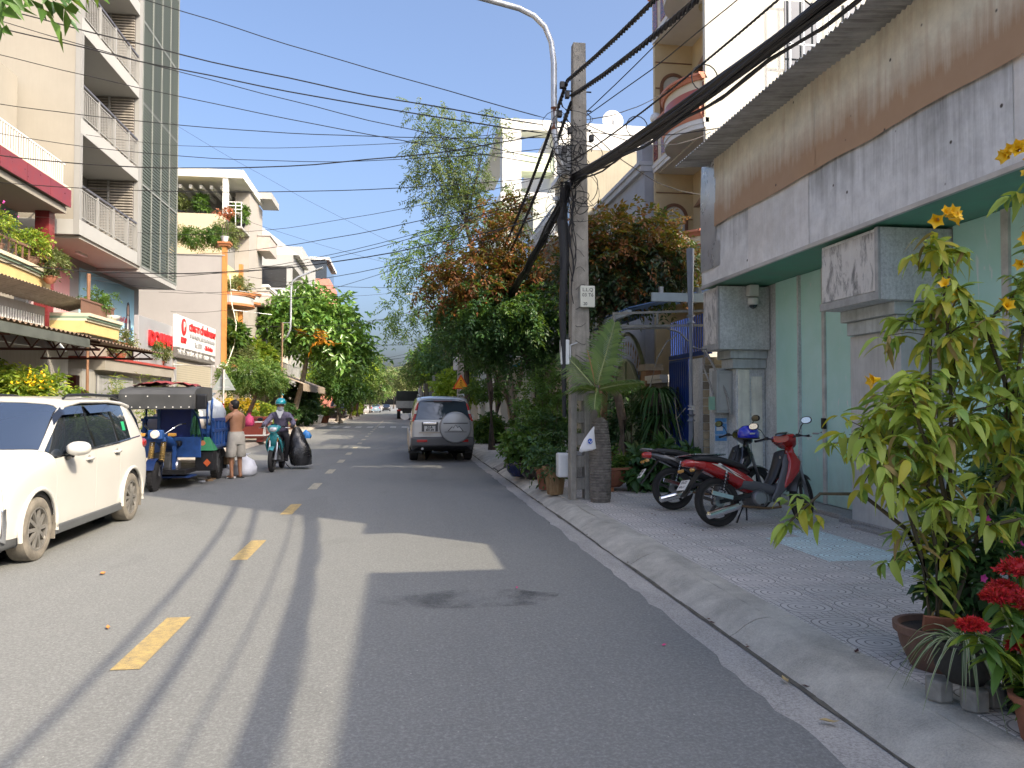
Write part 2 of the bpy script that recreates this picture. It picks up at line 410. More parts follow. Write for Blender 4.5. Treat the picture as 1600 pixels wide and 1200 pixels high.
MB().hexa([(2.26,17.9,.0),(2.52,17.9,.115),(2.52,18.9,.115),(2.26,18.9,.0)],[(2.26,17.9,.02),(2.52,17.9,.145),(2.52,18.9,.145),(2.26,18.9,.02)]).build('plate',GR,t)
for i in range(7):
 y=18.0+i*.13
 MB().hexa([(2.28,y,.032),(2.5,y,.137),(2.5,y+.06,.137),(2.28,y+.06,.032)],[(2.28,y,.045),(2.5,y,.15),(2.5,y+.06,.15),(2.28,y+.06,.045)]).build('slot_bar',CONC,t)
def paint(name,col,wear):
 m,n,p,N,L=nodes(name)
 f=noisetex(N,L,14,6,.75);f2=noisetex(N,L,120,3,.8)
 k=mix(N,L,.5,f,f2);c=mix(N,L,ramp(N,L,k,[(wear-.12,1.),(wear+.12,0.)]),col,(.1,.098,.092))
 L(c,p.inputs['Base Color']);p.inputs['Roughness'].default_value=.75;bumpn(N,L,f2,.4,.004,p);return m
YEL=paint('road_paint_yellow',(.5,.36,.13),.46);PALE=paint('road_paint_pale',(.5,.45,.33),.45)
for i in range(-3,22):
 y=4.93+3.27*i;wd=.17
 o=MB().add([(-1.63-wd/2,y,.0085),(-1.63+wd/2,y,.0085),(-1.63+wd/2,y+1.14,.0085),(-1.63-wd/2,y+1.14,.0085)],[(0,1,2,3)]).build('road_marking',YEL if i<3 else PALE);o['kind']='structure'
WHT=paint('road_paint_white',(.6,.59,.56),.47)
for i in range(9):
 x=-4.6+i*.78
 o=MB().add([(x,52,.0085),(x+.4,52,.0085),(x+.4,55,.0085),(x,55,.0085)],[(0,1,2,3)]).build('road_marking',WHT);o['kind']='structure'
m_,n_,p_,N_,L_=nodes('damp_asphalt');p_.inputs['Base Color'].default_value=(.03,.031,.033,1);p_.inputs['Roughness'].default_value=.5
f_=noisetex(N_,L_,2.2,6,.7);bumpn(N_,L_,noisetex(N_,L_,120,3,.8),.5,.006,p_)
tr_=N_('BsdfTransparent');ms_=N_('MixShader');L_(ramp(N_,L_,f_,[(.45,0.),(.66,.42)]),ms_.inputs[0]);L_(tr_.outputs[0],ms_.inputs[1]);L_(p_.outputs[0],ms_.inputs[2]);L_(ms_.outputs[0],n_.nodes['Material Output'].inputs[0])
vs=[];n=40
for i in range(n):
 a=2*PI*i/n;r=1+.3*noise.noise((math.cos(a)*2,math.sin(a)*2,4))
 vs.append((.55+.75*r*math.cos(a),6.3+.3*r*math.sin(a),.0125))
o=MB().add(vs,[tuple(range(n))]).build('damp_stain',m_);o['kind']='structure'
#  right-hand buildings
def rustmat(name,base,stain,z0,z1,amt):
 m,n,p,N,L=nodes(name)
 tc=N('TexCoord');sx=N('SeparateXYZ');L(tc.outputs['Object'],sx.inputs[0])
 g=N('MapRange');L(sx.outputs[2],g.inputs['Value']);g.inputs['From Min'].default_value=z0;g.inputs['From Max'].default_value=z1;g.inputs['To Min'].default_value=1;g.inputs['To Max'].default_value=0
 f=noisetex(N,L,1.1,6,.65);s=noisetex(N,L,2.4,5,.7,(1,4.5,.25))
 k=N('Math');k.operation='ADD';L(g.outputs[0],k.inputs[0]);L(f,k.inputs[1])
 k2=N('Math');k2.operation='ADD';L(k.outputs[0],k2.inputs[0]);L(s,k2.inputs[1])
 t=ramp(N,L,k2.outputs[0],[(.0,0.),(1.,1.)])
 d=N('MapRange');L(k2.outputs[0],d.inputs['Value']);d.inputs['From Min'].default_value=1.0;d.inputs['From Max'].default_value=1.75;d.inputs['To Max'].default_value=amt
 b=ramp(N,L,noisetex(N,L,4,6,.7),[(.3,tuple(c*.82 for c in base)),(.7,tuple(min(1,c*1.1)for c in base))])
 out=mix(N,L,d.outputs[0],b,stain)
 v=N('TexVoronoi');v.inputs['Scale'].default_value=3.3;L(tc.outputs['Object'],v.inputs['Vector'])
 dots=ramp(N,L,v.outputs['Distance'],[(.04,1.),(.075,0.)]);out=mix(N,L,dots,out,(.05,.04,.03))
 L(out,p.inputs['Base Color']);p.inputs['Roughness'].default_value=.55;p.inputs['Metallic'].default_value=.05
 bumpn(N,L,noisetex(N,L,1.6,3,.5),.5,.05,p)
 return m
RUST=rustmat('rusty_tin',(.8,.76,.63),(.4,.23,.115),4.4,5.0,.9)
TIN=rustmat('weathered_tin',(.78,.79,.79),(.14,.14,.135),5.3,3.7,.95)
TINB=rustmat('clean_tin',(.850,.850,.850),(.414,.359,.276),4.9,3.2,.4)
CORR=M('corrugated_tin',(.45,.46,.46),.5,.3,var=.25,scale=1.5,streak=.6,sscale=(.6,6,1),dirt=(.1,.085,.07))
TEAL=None
def tealmat():
 m,n,p,N,L=nodes('teal_painted_sheet')
 f=noisetex(N,L,1.2,6,.6);b=ramp(N,L,f,[(.3,(.443,.759,.654)),(.7,(.576,.850,.808))])
 s=noisetex(N,L,2.2,4,.6,(1,2.2,.7),dist=1.4);k=ramp(N,L,s,[(.66,0.),(.71,1.)])
 tc=N('TexCoord');sx=N('SeparateXYZ');L(tc.outputs['Object'],sx.inputs[0])
 zz=ramp(N,L,sx.outputs[2],[(.0,1.),(1.,1.)])
 k2=N('Math');k2.operation='MULTIPLY';L(k,k2.inputs[0]);k2.inputs[1].default_value=.75
 out=mix(N,L,k2.outputs[0],b,(.850,.850,.850));gm=N('MapRange');L(sx.outputs[2],gm.inputs['Value']);gm.inputs['From Min'].default_value=.95;gm.inputs['From Max'].default_value=.0;gm.inputs['To Max'].default_value=.8;gq=N('Math');gq.operation='MULTIPLY';L(gm.outputs[0],gq.inputs[0]);L(noisetex(N,L,5,5,.7,(1,1,.4)),gq.inputs[1]);out=mix(N,L,gq.outputs[0],out,(.2,.19,.15))
 L(out,p.inputs['Base Color']);p.inputs['Roughness'].default_value=.42
 bumpn(N,L,noisetex(N,L,1.5,2,.5),.35,.05,p);return m
TEAL=tealmat()
def peelmat():
 m,n,p,N,L=nodes('peeling_plaster')
 a=noisetex(N,L,5,8,.75,(1,1.2,.45),dist=.5);b=noisetex(N,L,14,6,.8,(1,1,.25));tc=N('TexCoord');sx=N('SeparateXYZ');L(tc.outputs['Object'],sx.inputs[0])
 col=ramp(N,L,a,[(.3,(.115,.109,.103)),(.42,(.391,.380,.356)),(.5,(.713,.690,.644)),(.8,(.782,.770,.724))])
 col=mix(N,L,ramp(N,L,b,[(.56,0.),(.68,.75)]),col,(.103,.098,.092))
 g=N('MapRange');L(sx.outputs[2],g.inputs['Value']);g.inputs['From Min'].default_value=3.22;g.inputs['From Max'].default_value=3.42
 gg=N('Math');gg.operation='MULTIPLY';L(g.outputs[0],gg.inputs[0]);L(ramp(N,L,a,[(.35,1.),(.62,.2)]),gg.inputs[1])
 col=mix(N,L,gg.outputs[0],col,(.052,.046,.040))
 g2=N('MapRange');L(sx.outputs[2],g2.inputs['Value']);g2.inputs['From Min'].default_value=3.16;g2.inputs['From Max'].default_value=3.26
 L(col,p.inputs['Base Color']);p.inputs['Roughness'].default_value=.9;bumpn(N,L,a,.9,.03,p);return m
PEEL=peelmat()
GREYW=M('grey_render_wall',(.617,.633,.617),.85,var=.2,scale=1.8,bump=.25,bscale=50,grain=.3,gs=30,streak=.4)
CREAMP=M('cream_pilaster',(.850,.834,.705),.8,var=.15,scale=3,streak=.3,bump=.2)
R1=thing('shop_building','low shuttered shop with stained tin fascia, corrugated eave and teal sheet doors','building',(5.5,8.7,ZP),world=True)
Y0,Y1r,YN=4.95,12.3,3.45
MB().box(5.95,9.5,Y0,Y1r,0,5.6).box(5.95,9.5,YN,Y0-.001,0,4.45).build('wall',GREYW,R1)
MB().box(5.02,5.95,YN,Y1r,3.53,3.6).build('soffit',M('green_soffit',(.12,.33,.23),.5,var=.2),R1)
dm=[(11.46,10.73),(10.71,10.06),(10.0,8.72),(7.5,6.78),(6.7,5.9),(5.88,YN)]
dx=[.0,.012,-.004,.01,.0,.008]
for(a,b),q in zip(dm,dx):MB().box(5.9+q,5.945,b,a,.2,3.525).build('door_panel',TEAL,R1,bevel=.004)
PALEP=M('pale_mullion',(.55,.54,.5),.6,var=.2,scale=6)
for y,wd,mt in((10.72,.035,GREYW),(10.03,.07,PALEP),(6.74,.09,PALEP),(5.89,.03,GREYW)):MB().box(5.865,5.93,y-wd/2,y+wd/2,.2,3.52).build('mullion',mt,R1,bevel=.004)
MB().box(5.84,5.88,9.98,10.06,1.25,1.4).build('door_lock',BLACK,R1,bevel=.006);MB().tube([(5.86,10.07,1.2),(5.82,10.1,1.18),(5.8,10.2,1.18)],.012).build('door_handle',STEEL,R1)
MB().box(5.42,5.95,YN,8.95,.0,.2).box(5.55,5.95,8.96,11.7,.0,.19).build('step',CONC,R1,bevel=.015)
MB().box(5.3,5.42,7.6,8.5,.0,.17).build('step',CONC,R1,bevel=.015)
for(a,b,nm)in((7.53,8.69,'a'),(11.72,12.38,'b')):
 lo=2.72 if nm=='a' else 2.48
 MB().box(5.08,5.93,a,b,lo,3.5).build('sign_box',GREYW,R1,bevel=.008)
 MB().box(5.062,5.078,a+.07,b-.03,lo+.1,3.46).build('peeling_face',PEEL,R1)
 MB().box(5.045,5.078,a,a+.06,lo,3.5).box(5.045,5.078,a+.061,b,lo,lo+.09).build('sign_frame',M('sign_frame_grey',(.4,.4,.38),.8,var=.2,scale=8),R1,bevel=.006)
 MB().box(5.3,5.94,a+.1,b-.02,lo-.14,lo-.002).box(5.36,5.94,a+.15,b-.06,lo-.3,lo-.142).build('capital',M('pale_capital',(.5,.54,.53),.8,var=.18,scale=5,streak=.4),R1,bevel=.012)
 MB().box(5.44,5.94,a+.2,b,ZP-.02,lo-.302).build('column',GREYW if nm=='b' else M('white_column',(.55,.55,.52),.8,var=.12,streak=.3),R1,bevel=.01)
MB().box(5.47,5.66,11.895,11.925,ZP,2.16).box(5.7,5.88,11.895,11.925,ZP,2.05).build('pilaster_panel',CREAMP,R1,bevel=.006)
MB().box(5.2,5.44,12.25,12.46,ZP-.02,2.2).build('pier',GREYW,R1,bevel=.01)
ed=[12.26,10.5,8.83,7.24,5.62,YN]
for i in range(5):
 a,b=ed[i],ed[i+1];q=.006*(i%2)
 MB().grid(lambda u,v:(5.0-q+.006*math.sin(9*u+3*i)*math.sin(PI*v),a+(b-a)*u+(.004 if u==0 else-.004 if u==1 else 0),3.56+(4.5-3.56)*v),8,3).build('fascia_sheet',[TIN,TINB,TIN,TIN,TINB][i],R1,smooth=40)
 for y in(a-.02,b+.02):
  pass
MB().box(4.985,5.03,YN,12.26,3.525,3.575).build('fascia_trim',M('alu_trim',(.55,.56,.57),.4,.5,var=.15),R1,bevel=.004)
MB().grid(lambda u,v:(4.992-.02*math.sin(PI*v),12.27-.62*u-.06*v,4.2+1.45*v),4,6).grid(lambda u,v:(4.985,12.27-.75*u,3.8+.4*v-.0*u),3,2).build('fascia_end_sheet',M('shiny_tin',(.62,.64,.67),.3,.5,var=.12),R1,smooth=40)
er=[11.66,8.62,7.02,Y0]
for i in range(3):
 a,b=er[i],er[i+1]
 MB().grid(lambda u,v:(4.965+.004*(i%2)+.022*math.sin(3.3*(a+(b-a)*u)+2*v)*(.3+v)*.6,a+(b-a)*u+(.005 if u==0 else-.005 if u==1 else 0),(4.44 if not 0<u<1 else 4.44+.012*math.sin(7*u))+(5.58-4.44)*v),14,5).build('rusty_sheet',RUST,R1,smooth=40)
MB().grid(lambda u,v:(4.45+1.6*v,Y0+(12.05-Y0)*u,5.5+.13*v+.016*math.sin(2*PI*(Y0+(12.05-Y0)*u)/.09)),640,2).build('eave',CORR,R1,smooth=80)
MB().grid(lambda u,v:(6.05+3.5*v,Y0+(12.05-Y0)*u,5.63+.3*v),4,2).build('roof',CORR,R1)
t=thing('security_camera','white dome security camera under the green soffit','camera',(5.55,11.62,3.2),world=True)
MB().box(5.52,5.68,11.56,11.71,3.33,3.51).build('junction_box',WHITEP,t,bevel=.015)
MB().lathe([(.055,-.02),(.085,.0),(.085,.09),(.05,.11)],(5.6,11.62,3.2),16).build('housing',WHITEP,t,smooth=40)
MB().lathe([(0,-.075),(.035,-.066),(.06,-.04),(.066,-.015)],(5.6,11.62,3.2),16).build('lens_dome',GLASS,t,smooth=60)
t=thing('meter_box','grey electric meter cabinet on the corner pier beside the blue gate','meter box',(5.3,12.1,1.5),world=True)
MB().box(5.16,5.44,12.05,12.245,1.45,2.15).build('cabinet',M('meter_grey',(.4,.41,.39),.6,var=.15),t,bevel=.012)
MB().box(5.2,5.4,12.035,12.048,1.5,2.1).build('door',M('meter_door',(.46,.46,.43),.6),t,bevel=.004)
MB().box(5.06,5.15,12.1,12.16,1.5,1.72).build('label_plate',M('label_green',(.3,.5,.36),.6),t)
MB().tube([(4.85,12.3,2.55),(5.02,12.2,2.5),(5.2,12.1,2.1),(5.32,12.02,1.75),(5.38,12.0,1.42)],.022).build('conduit',CONC,t,smooth=60)
MB().tube([(5.02,12.2,2.5),(5.0,12.2,2.2),(5.1,12.15,1.9),(5.12,12.1,1.75)],.018).tube([(5.02,12.2,2.5),(5.2,12.08,2.62)],.02).build('conduit',CONC,t,smooth=60)
nt_=MB().box(5.21,5.41,12.236,12.246,.98,1.36).solo('paper_notice',M('blue_notice',(.12,.32,.6),.7,var=.35,scale=7),'torn blue and white paper notice pasted on the grey pier','notice')
text('notice_line','CHO THUÊ',.042,(0,-.007,.3),FACE_S,WHITEP,nt_,.001);text('notice_line','KHOAN CẮT',.034,(0,-.007,.1),FACE_S,WHITEP,nt_,.001)
MB().box(-.08,.03,-.0075,-.0055,.17,.25).build('paper_scrap',WHITEP,nt_)
for(x,z,s)in((5.42,1.05,.05),(5.3,.86,.05),(5.36,.62,.06),(5.3,.5,.05)):
 MB().box(x-.03,x+.04,12.238,12.246,z,z+s).solo('paper_scrap',WHITEP,'small torn remnant of a white paper bill left on the grey pier','paper scrap','bill remnants on the grey pier')
t=thing('drain_pipe','tall blue-grey plastic drain pipe between the blue gate and the shop pier','drain pipe',(4.98,12.72,ZP),world=True)
PVC=M('pvc_grey_blue',(.27,.32,.4),.45,var=.1)
MB().tube([(4.98,12.72,ZP),(4.98,12.72,4.3)],.068,14).build('pipe',PVC,t,smooth=50)
MB().tube([(4.98,12.72,3.0),(4.98,12.72,3.14)],.078,14).tube([(4.98,12.72,1.3),(4.98,12.72,1.42)],.076,14).build('socket_joint',PVC,t,smooth=50)
MB().tube([(4.98,12.72,1.5),(4.98,12.72,1.57)],.0695,14).build('print_band',WHITEP,t)
NB=thing('terrace_house','cream terrace house with an open upper balcony beside the viewer','building',(5.2,-6,ZP),world=True)
CREAMW=M('cream_house_wall',(.5,.45,.36),.85,var=.1,streak=.15)
MB().box(5.6,12,-16,2.2,0,5.0).build('wall',CREAMW,NB)
MB().box(5.05,12,-16,2.45,5.0,5.18).build('balcony_slab',CREAMW,NB)
MB().box(6.2,12,-16,2.2,5.18,5.85).build('upper_wall',CREAMW,NB)
MB().box(4.93,5.05,-16,2.45,5.72,5.86).build('handrail',WHITEP,NB);MB().box(5.06,6.19,2.33,2.45,5.7,5.84).build('handrail',WHITEP,NB)
MB().box(4.96,5.04,-16,2.4,5.42,5.47).build('rail',WHITEP,NB)
for i in range(9):MB().box(4.96,5.05,2.15-i*1.15,2.35-i*1.15,5.0,5.71).build('post',WHITEP,NB)
MB().box(5.0,5.05,-16,2.38,5.181,5.715).build('parapet',CREAMW,NB);MB().box(5.051,6.19,2.335,2.44,5.181,5.695).build('parapet',CREAMW,NB)  # solid infill added so no sun leaks past the unseen balcony rail
TB=thing('tower_house','tall narrow house standing back behind the tin-fronted shop','building',(7.9,6.5,ZP),world=True)
MB().box(7.5,8.6,2.9,10.7,0,14.2).build('wall',CREAMW,TB)
for k in range(4):MB().box(7.46,7.49,4.2,5.6,2.2+3.2*k,3.9+3.2*k).box(7.46,7.49,7.6,9.0,2.2+3.2*k,3.9+3.2*k).build('window',GLASS,TB)
R2=thing('balcony_house','tall cream house with round balconies striped in coral and red marble','building',(6.6,16.6,ZP),world=True)
WHITEW=M('white_party_wall',(.58,.56,.49),.85,var=.08,scale=1,bump=.15,streak=.12,dirt=(.4,.38,.33))
CREAM2=M('cream_tile_wall',(.62,.5,.3),.6,var=.06)
CORAL=M('coral_paint',(.55,.21,.12),.6,var=.06);MARB=M('red_marble',(.22,.055,.035),.25,var=.7,scale=14);MARBP=M('pinkish_tile',(.42,.11,.085),.4,var=.1)
CRM=M('cream_paint',(.68,.6,.44),.65,var=.05)
ya,yb=15.0,18.3;HT=11.55
MB().box(6.22,16,ya,ya+.12,0,HT).build('party_wall',WHITEW,R2)
MB().box(7.2,16,ya+.121,yb-.121,0,HT-.01).build('wall',CREAM2,R2)
MB().box(6.22,16,yb-.12,yb,0,HT).build('side_wall',CREAM2,R2)
BRN=M('brown_trim',(.2,.1,.06),.5)
for zf in(4.07,7.33,10.58):
 xe=6.2
 def plan(t,out=0):
  y=yb+(ya-yb)*t
  if t<.4 or t>.97:return(xe-out,y)
  a=(t-.4)/.57;return(xe-.4*math.sin(PI*a)**.6-out,y)
 def band(z0,z1,o0,o1,t0=0,t1=1,n=44,th=.12):
  mb=MB();vs=[];
  for i in range(n+1):
   t=t0+(t1-t0)*i/n;a=plan(t,o0);b=plan(t,o1);vs+=[(a[0],a[1],z0),(b[0],b[1],z1),(b[0]+th,b[1],z1),(a[0]+th,a[1],z0)]
  fs=[]
  for i in range(n):
   for j in range(4):fs.append((i*4+j,i*4+(j+1)%4,i*4+4+(j+1)%4,i*4+4+j))
  fs+=[(0,1,2,3),tuple(n*4+j for j in(3,2,1,0))]
  return mb.add(vs,fs)
 n=44;P=[plan(i/n)for i in range(n+1)]+[(7.2,ya+.12),(7.2,yb-.12)]
 MB().prism(P,'z',zf,zf+.1).build('balcony_slab',WHITEP,R2)
 band(zf+.1,zf+.2,.02,.02).build('skirt',WHITEP,R2,smooth=40)
 band(zf+.2,zf+.42,.03,.1,.37,.985).build('moulding',CORAL,R2,smooth=40)
 band(zf+.42,zf+.47,.12,.12,.37,.985).build('moulding',CORAL,R2,smooth=40)
 band(zf+.47,zf+.62,.0,.0,.4,.97).build('stripe',CRM,R2,smooth=40)
 band(zf+.62,zf+.85,.005,.005,.4,.97).build('stripe',MARBP,R2,smooth=40)
 band(zf+.85,zf+1.02,.0,.0,.4,.97).build('stripe',CRM,R2,smooth=40)
 band(zf+1.02,zf+1.1,.05,.09).build('cap',CORAL,R2,smooth=40)
 band(zf+1.1,zf+1.15,.12,.12).build('cap',CORAL,R2,smooth=40)
 for a,b in((0,.4),(.97,1)):
  band(zf+.2,zf+1.02,.0,.0,a+.002,b-.002,4).build('pilaster',CRM,R2)
  m_=(a+b)/2;hw=(b-a)*.28
  if a==0:
   band(zf+.26,zf+.96,.015,.015,.2,.35,2,.01).build('marble_inset',MARB,R2);band(zf+.26,zf+.96,.015,.015,.03,.12,2,.01).build('marble_inset',MARB,R2)
  else:band(zf+.26,zf+.96,.015,.015,.975,.995,2,.01).build('marble_inset',MARB,R2)
 mb=MB();cx,r0,r1,zb=6.7,.27,.35,zf+2.15;n2=14
 pts=[(cx-r1,zf+.1)]+[(cx-r1*math.cos(PI*i/n2),zb+r1*math.sin(PI*i/n2))for i in range(n2+1)]+[(cx+r1,zf+.1)]
 ptsi=[(cx-r0,zf+.1)]+[(cx-r0*math.cos(PI*i/n2),zb+r0*math.sin(PI*i/n2))for i in range(n2+1)]+[(cx+r0,zf+.1)]
 m=len(pts);y=yb-.16
 MB().add([(p[0],y,p[1])for p in pts]+[(p[0],y,p[1])for p in ptsi]+[(p[0],y+.04,p[1])for p in pts]+[(p[0],y+.04,p[1])for p in ptsi],[(i,i+1,m+i+1,m+i)for i in range(m-1)]+[(i,i+1,2*m+i+1,2*m+i)for i in range(m-1)]+[(m+i,m+i+1,3*m+i+1,3*m+i)for i in range(m-1)]).build('arch_frame',BRN,R2)
 MB().prism(ptsi,'y',y+.02,y+.035).build('arch_panel',M('niche_white',(.6,.58,.52),.6),R2)
 MB().box(7.14,7.19,15.6,17.6,zf+.1,zf+2.3).build('door',M('brown_door',(.16,.08,.05),.4),R2,bevel=.01)
 MB().prism([(17.8,zf+2.32),(15.4,zf+2.32),(16.6,zf+2.7)],'x',7.05,7.19).build('pediment',M('brown_pediment',(.3,.17,.1),.5),R2)
 for z in(zf+2.1,zf+2.75):MB().box(6.24,7.18,yb-.135,yb-.121,z,z+.025).build('groove_line',BRN,R2)
 g_=thing('globe_lamp','white globe lamp on the far balcony post at floor height %.0f m'%zf,'lamp',(6.22,yb-.1,zf+1.16),world=True)if zf<10 else None
 if g_:
  g_['label']='white globe lamp on the lower striped balcony, partly behind leaves' if zf<5 else 'white globe lamp on the middle striped balcony post'
  MB().lathe([(.06,0),(.06,.05),(.03,.06)],(6.24,yb-.12,zf+1.151),12).build('base',BRN,g_)
  MB().lathe([(.03,.0)]+[(.14*math.sin(a),.14-.14*math.cos(a))for a in[PI*i/12 for i in range(1,13)]],(6.24,yb-.12,zf+1.212),16).build('globe',M('milk_glass',(.8,.8,.78),.25),g_,smooth=60)
MB().box(6.3,7.2,ya+.13,yb-.13,7.3,7.325).build('ceiling',WHITEP,R2);MB().box(6.3,7.2,ya+.13,yb-.13,10.55,10.575).build('ceiling',WHITEP,R2)
t=MB().lathe([(.02,.1),(.12,.1),(.13,.06),(.1,.0),(0,-.03)],(6.7,16.2,10.43),14).build('ceiling_lamp',M('brass_glass',(.35,.3,.16),.3),R2,smooth=60)
for x in(7.9,9.2):
 mb=MB()
 for z in(6.4,7.7,9.0,10.3):mb.box(x,x+.9,ya-.36,ya-.33,z,z+.03)
 for q in(0,.3,.6,.87):mb.box(x+q,x+q+.03,ya-.36,ya-.33,6.43,10.3)
 mb.box(x,x+.03,ya-.33,ya-.001,6.4,6.43).box(x+.87,x+.9,ya-.33,ya-.001,10.3,10.33)
 mb.build('window_grille',M('grille_bluewhite',(.6,.64,.7),.5),R2)
 MB().box(x+.08,x+.82,ya-.012,ya-.001,6.6,10.1).build('window',GLASS,R2)  # dark pane stands in for the shadow patch on the white party wall
R3=thing('grey_blue_house','small blue-grey house with a stepped parapet behind the tree','building',(6.5,20.3,ZP),world=True)
BG=M('blue_grey_wall',(.36,.38,.42),.8,var=.1)
MB().box(6.0,15,18.35,23,0,7.4).build('wall',BG,R3);MB().box(5.9,6.3,18.33,23.02,7.4,7.55).box(5.85,6.35,18.31,23.04,7.55,7.65).build('cornice',M('pale_cornice',(.5,.52,.55),.8),R3)
MB().box(5.95,6.3,18.4,18.85,7.651,8.1).build('parapet_post',BG,R3,bevel=.03);MB().lathe([(.06,0),(.05,.06)]+[(.15*math.sin(a),.2-.15*math.cos(a))for a in[PI*i/10 for i in range(2,11)]],(6.12,18.62,8.1),14).build('finial_ball',WHITEP,R3,smooth=60)
MB().box(5.96,5.999,19.4,21.8,4.2,6.2).build('window',GLASS,R3)
BLUE=M('blue_gate_paint',(.012,.05,.26),.38,var=.25,scale=4)
t=thing('blue_gate','dark blue sheet metal gate with oval cut handles behind the drain pipe','gate',(5.6,14.4,ZP),world=True)
for k in range(2):
 y0=13.36+1.1*k
 MB().box(5.6,5.64,y0,y0+1.07,ZP+.05,2.25+.25*k).build('gate_leaf',BLUE,t,bevel=.006)
 for q in range(9):MB().box(5.585,5.599,y0+.05+q*.118,y0+.1+q*.118,ZP+.08,2.2+.25*k).build('rib',BLUE,t)
 mb=MB();c=(5.57,y0+.5,1.75);
 mb.tube([(5.575,y0+.5+.06*math.cos(a),1.7+.24*math.sin(a))for a in[2*PI*i/16 for i in range(17)]],.016,6).build('oval_handle',BLACK,t)
mb=MB().box(5.6,5.64,13.36,15.55,2.52,2.6)
for q in range(18):mb.box(5.61,5.63,13.4+q*.12,13.43+q*.12,2.6,3.3)
mb.build('spear_bars',BLUE,t)
t=thing('brick_pier','narrow tan brick gate pier between the blue gate and the grey corner','gate pier',(5.35,12.85,ZP),world=True)
TAN=[M('tan_brick_%s'%c,q,.85,var=.2,scale=9,bump=.3)for c,q in(('pale',(.34,.29,.2)),('mid',(.28,.23,.16)),('dark',(.17,.15,.12)))]
MB().box(5.17,5.55,12.62,13.3,ZP,2.4).build('core',GREYW,t)
for r in range(16):
 z=ZP+.02+r*.142
 for q in range(2):
  o=MB().box(5.15+.2*q+(.0 if r%2 else .0),5.34+.2*q,12.6,12.619,z,z+.132).build('brick',TAN[rnd.choice((0,0,1,1,2))],t)
CB=M('blue_canopy_sheet',(.09,.17,.33),.45,.3,var=.25,scale=2,streak=.4,sscale=(.5,5,1))
t=thing('canopy','sloping blue corrugated canopy sheltering the gateway beside the shop','canopy',(4.7,16,3.2),world=True)
for k in range(3):
 MB().grid(lambda u,v:(3.95+1.75*v,13.0+2.03*k+2.0*u,3.28+.42*v+.02*math.sin(2*PI*u*2.0/.15)-.012*k),108,2).build('roof_sheet',CB,t,smooth=60)
MB().box(3.93,4.0,12.98,19.1,3.16,3.25).build('gutter_trim',M('pale_blue_trim',(.35,.42,.47),.5),t);MB().box(4.35,5.35,12.9,12.96,3.4,3.55).build('fascia_strip',M('pale_blue_strip',(.42,.5,.54),.5,var=.1),t)
for q in(4.5,5.2):MB().box(q,q+.06,12.92,13.0,3.552,3.66).build('bracket',GALV,t)
FR=M('old_frame_grey',(.26,.26,.24),.6,.4,var=.3,scale=8)
t=thing('bracket_canopy','bare grey metal awning frame jutting toward the street below the blue canopy','metal frame',(4.5,12.9,2.9),world=True)
MB().bar((3.62,12.85,3.16),(5.32,12.85,3.24),.04).build('rail',FR,t);MB().bar((3.62,12.85,2.94),(5.32,12.85,2.98),.04).build('rail',FR,t)
for x,a,b in((3.64,2.94,3.16),(4.42,2.96,3.2)):MB().bar((x,12.852,a),(x,12.852,b),.034).build('strut',FR,t)
MB().tube([(3.2,12.95,2.62),(3.5,12.93,2.84),(3.8,12.92,2.9),(4.6,12.9,2.93),(4.85,12.9,2.85),(5.0,12.9,2.7)],.018,8).build('bent_pipe',FR,t,smooth=60)
MB().tube([(4.4,13.2,1.9),(4.5,13.1,2.4),(4.65,13.0,2.7),(4.8,12.95,2.8)],.014,8).build('bent_pipe',FR,t,smooth=60)
t=thing('arched_gate','olive green arched double gate with a row of spear tips above','gate',(5.6,18.9,ZP),world=True)
OLV=M('olive_gate',(.2,.235,.13),.5,var=.12);OLP=M('pale_gate_frame',(.42,.46,.3),.5)
yc,rr=18.75,1.25
def archpts(r,zb,n=20):return[(yc-r,ZP+.05)]+[(yc-r*math.cos(PI*i/n),zb+r*1.15*math.sin(PI*i/n))for i in range(n+1)]+[(yc+r,ZP+.05)]
P=archpts(1.18,1.35);MB().prism(P,'x',5.62,5.66).build('gate_leaf',OLV,t)
mb=MB().tube([(5.6,p[0],p[1])for p in P],.04,6);mb.box(5.58,5.62,yc-.02,yc+.02,ZP+.05,2.68);mb.build('gate_frame',OLP,t)
for q in(-.75,-.4,.38,.72):MB().box(5.6,5.618,yc+q-.012,yc+q+.012,ZP+.1,2.2).build('gate_bar',OLP,t)
SPR=M('spear_gold',(.32,.22,.09),.4,.6)
for i in range(19):
 a=PI*(.08+.84*i/18);y=yc-1.32*math.cos(a);z=1.35+1.52*math.sin(a)
 MB().tube([(5.63,y,z-.02),(5.63,y-.12*math.cos(a),z+.2)],[.014,.012],5).tube([(5.63,y-.12*math.cos(a),z+.2),(5.63,y-.17*math.cos(a),z+.34)],[.024,.002],5).build('spear',SPR,t)
mb=MB().tube([(5.63,p[0],p[1])for p in archpts(1.62,1.5)],.05,6).build('outer_arch',OLV,t)
t=thing('gate_post','tan tiled gate post with stone cap beside the arched gate','gate post',(5.6,17.0,ZP),world=True)
MB().box(5.45,5.8,16.62,17.0,ZP,2.35).build('shaft',M('orange_tile_post',(.36,.2,.11),.6,var=.25,scale=6),t);MB().box(5.4,5.85,16.57,17.05,2.35,2.43).box(5.42,5.83,16.59,17.03,2.43,2.5).build('cap',M('stone_cap',(.45,.4,.33),.7),t,bevel=.01)
t2=thing('gate_post','tan tiled gate post on the far side of the arched gate','gate post',(5.6,20.6,ZP),world=True)
MB().box(5.45,5.8,20.45,20.8,ZP,2.35).build('shaft',M('orange_tile_post',(.3,.16,.1),.6),t2);MB().box(5.4,5.85,20.4,20.85,2.35,2.5).build('cap',M('stone_cap',(.4,.35,.28),.7),t2,bevel=.01)
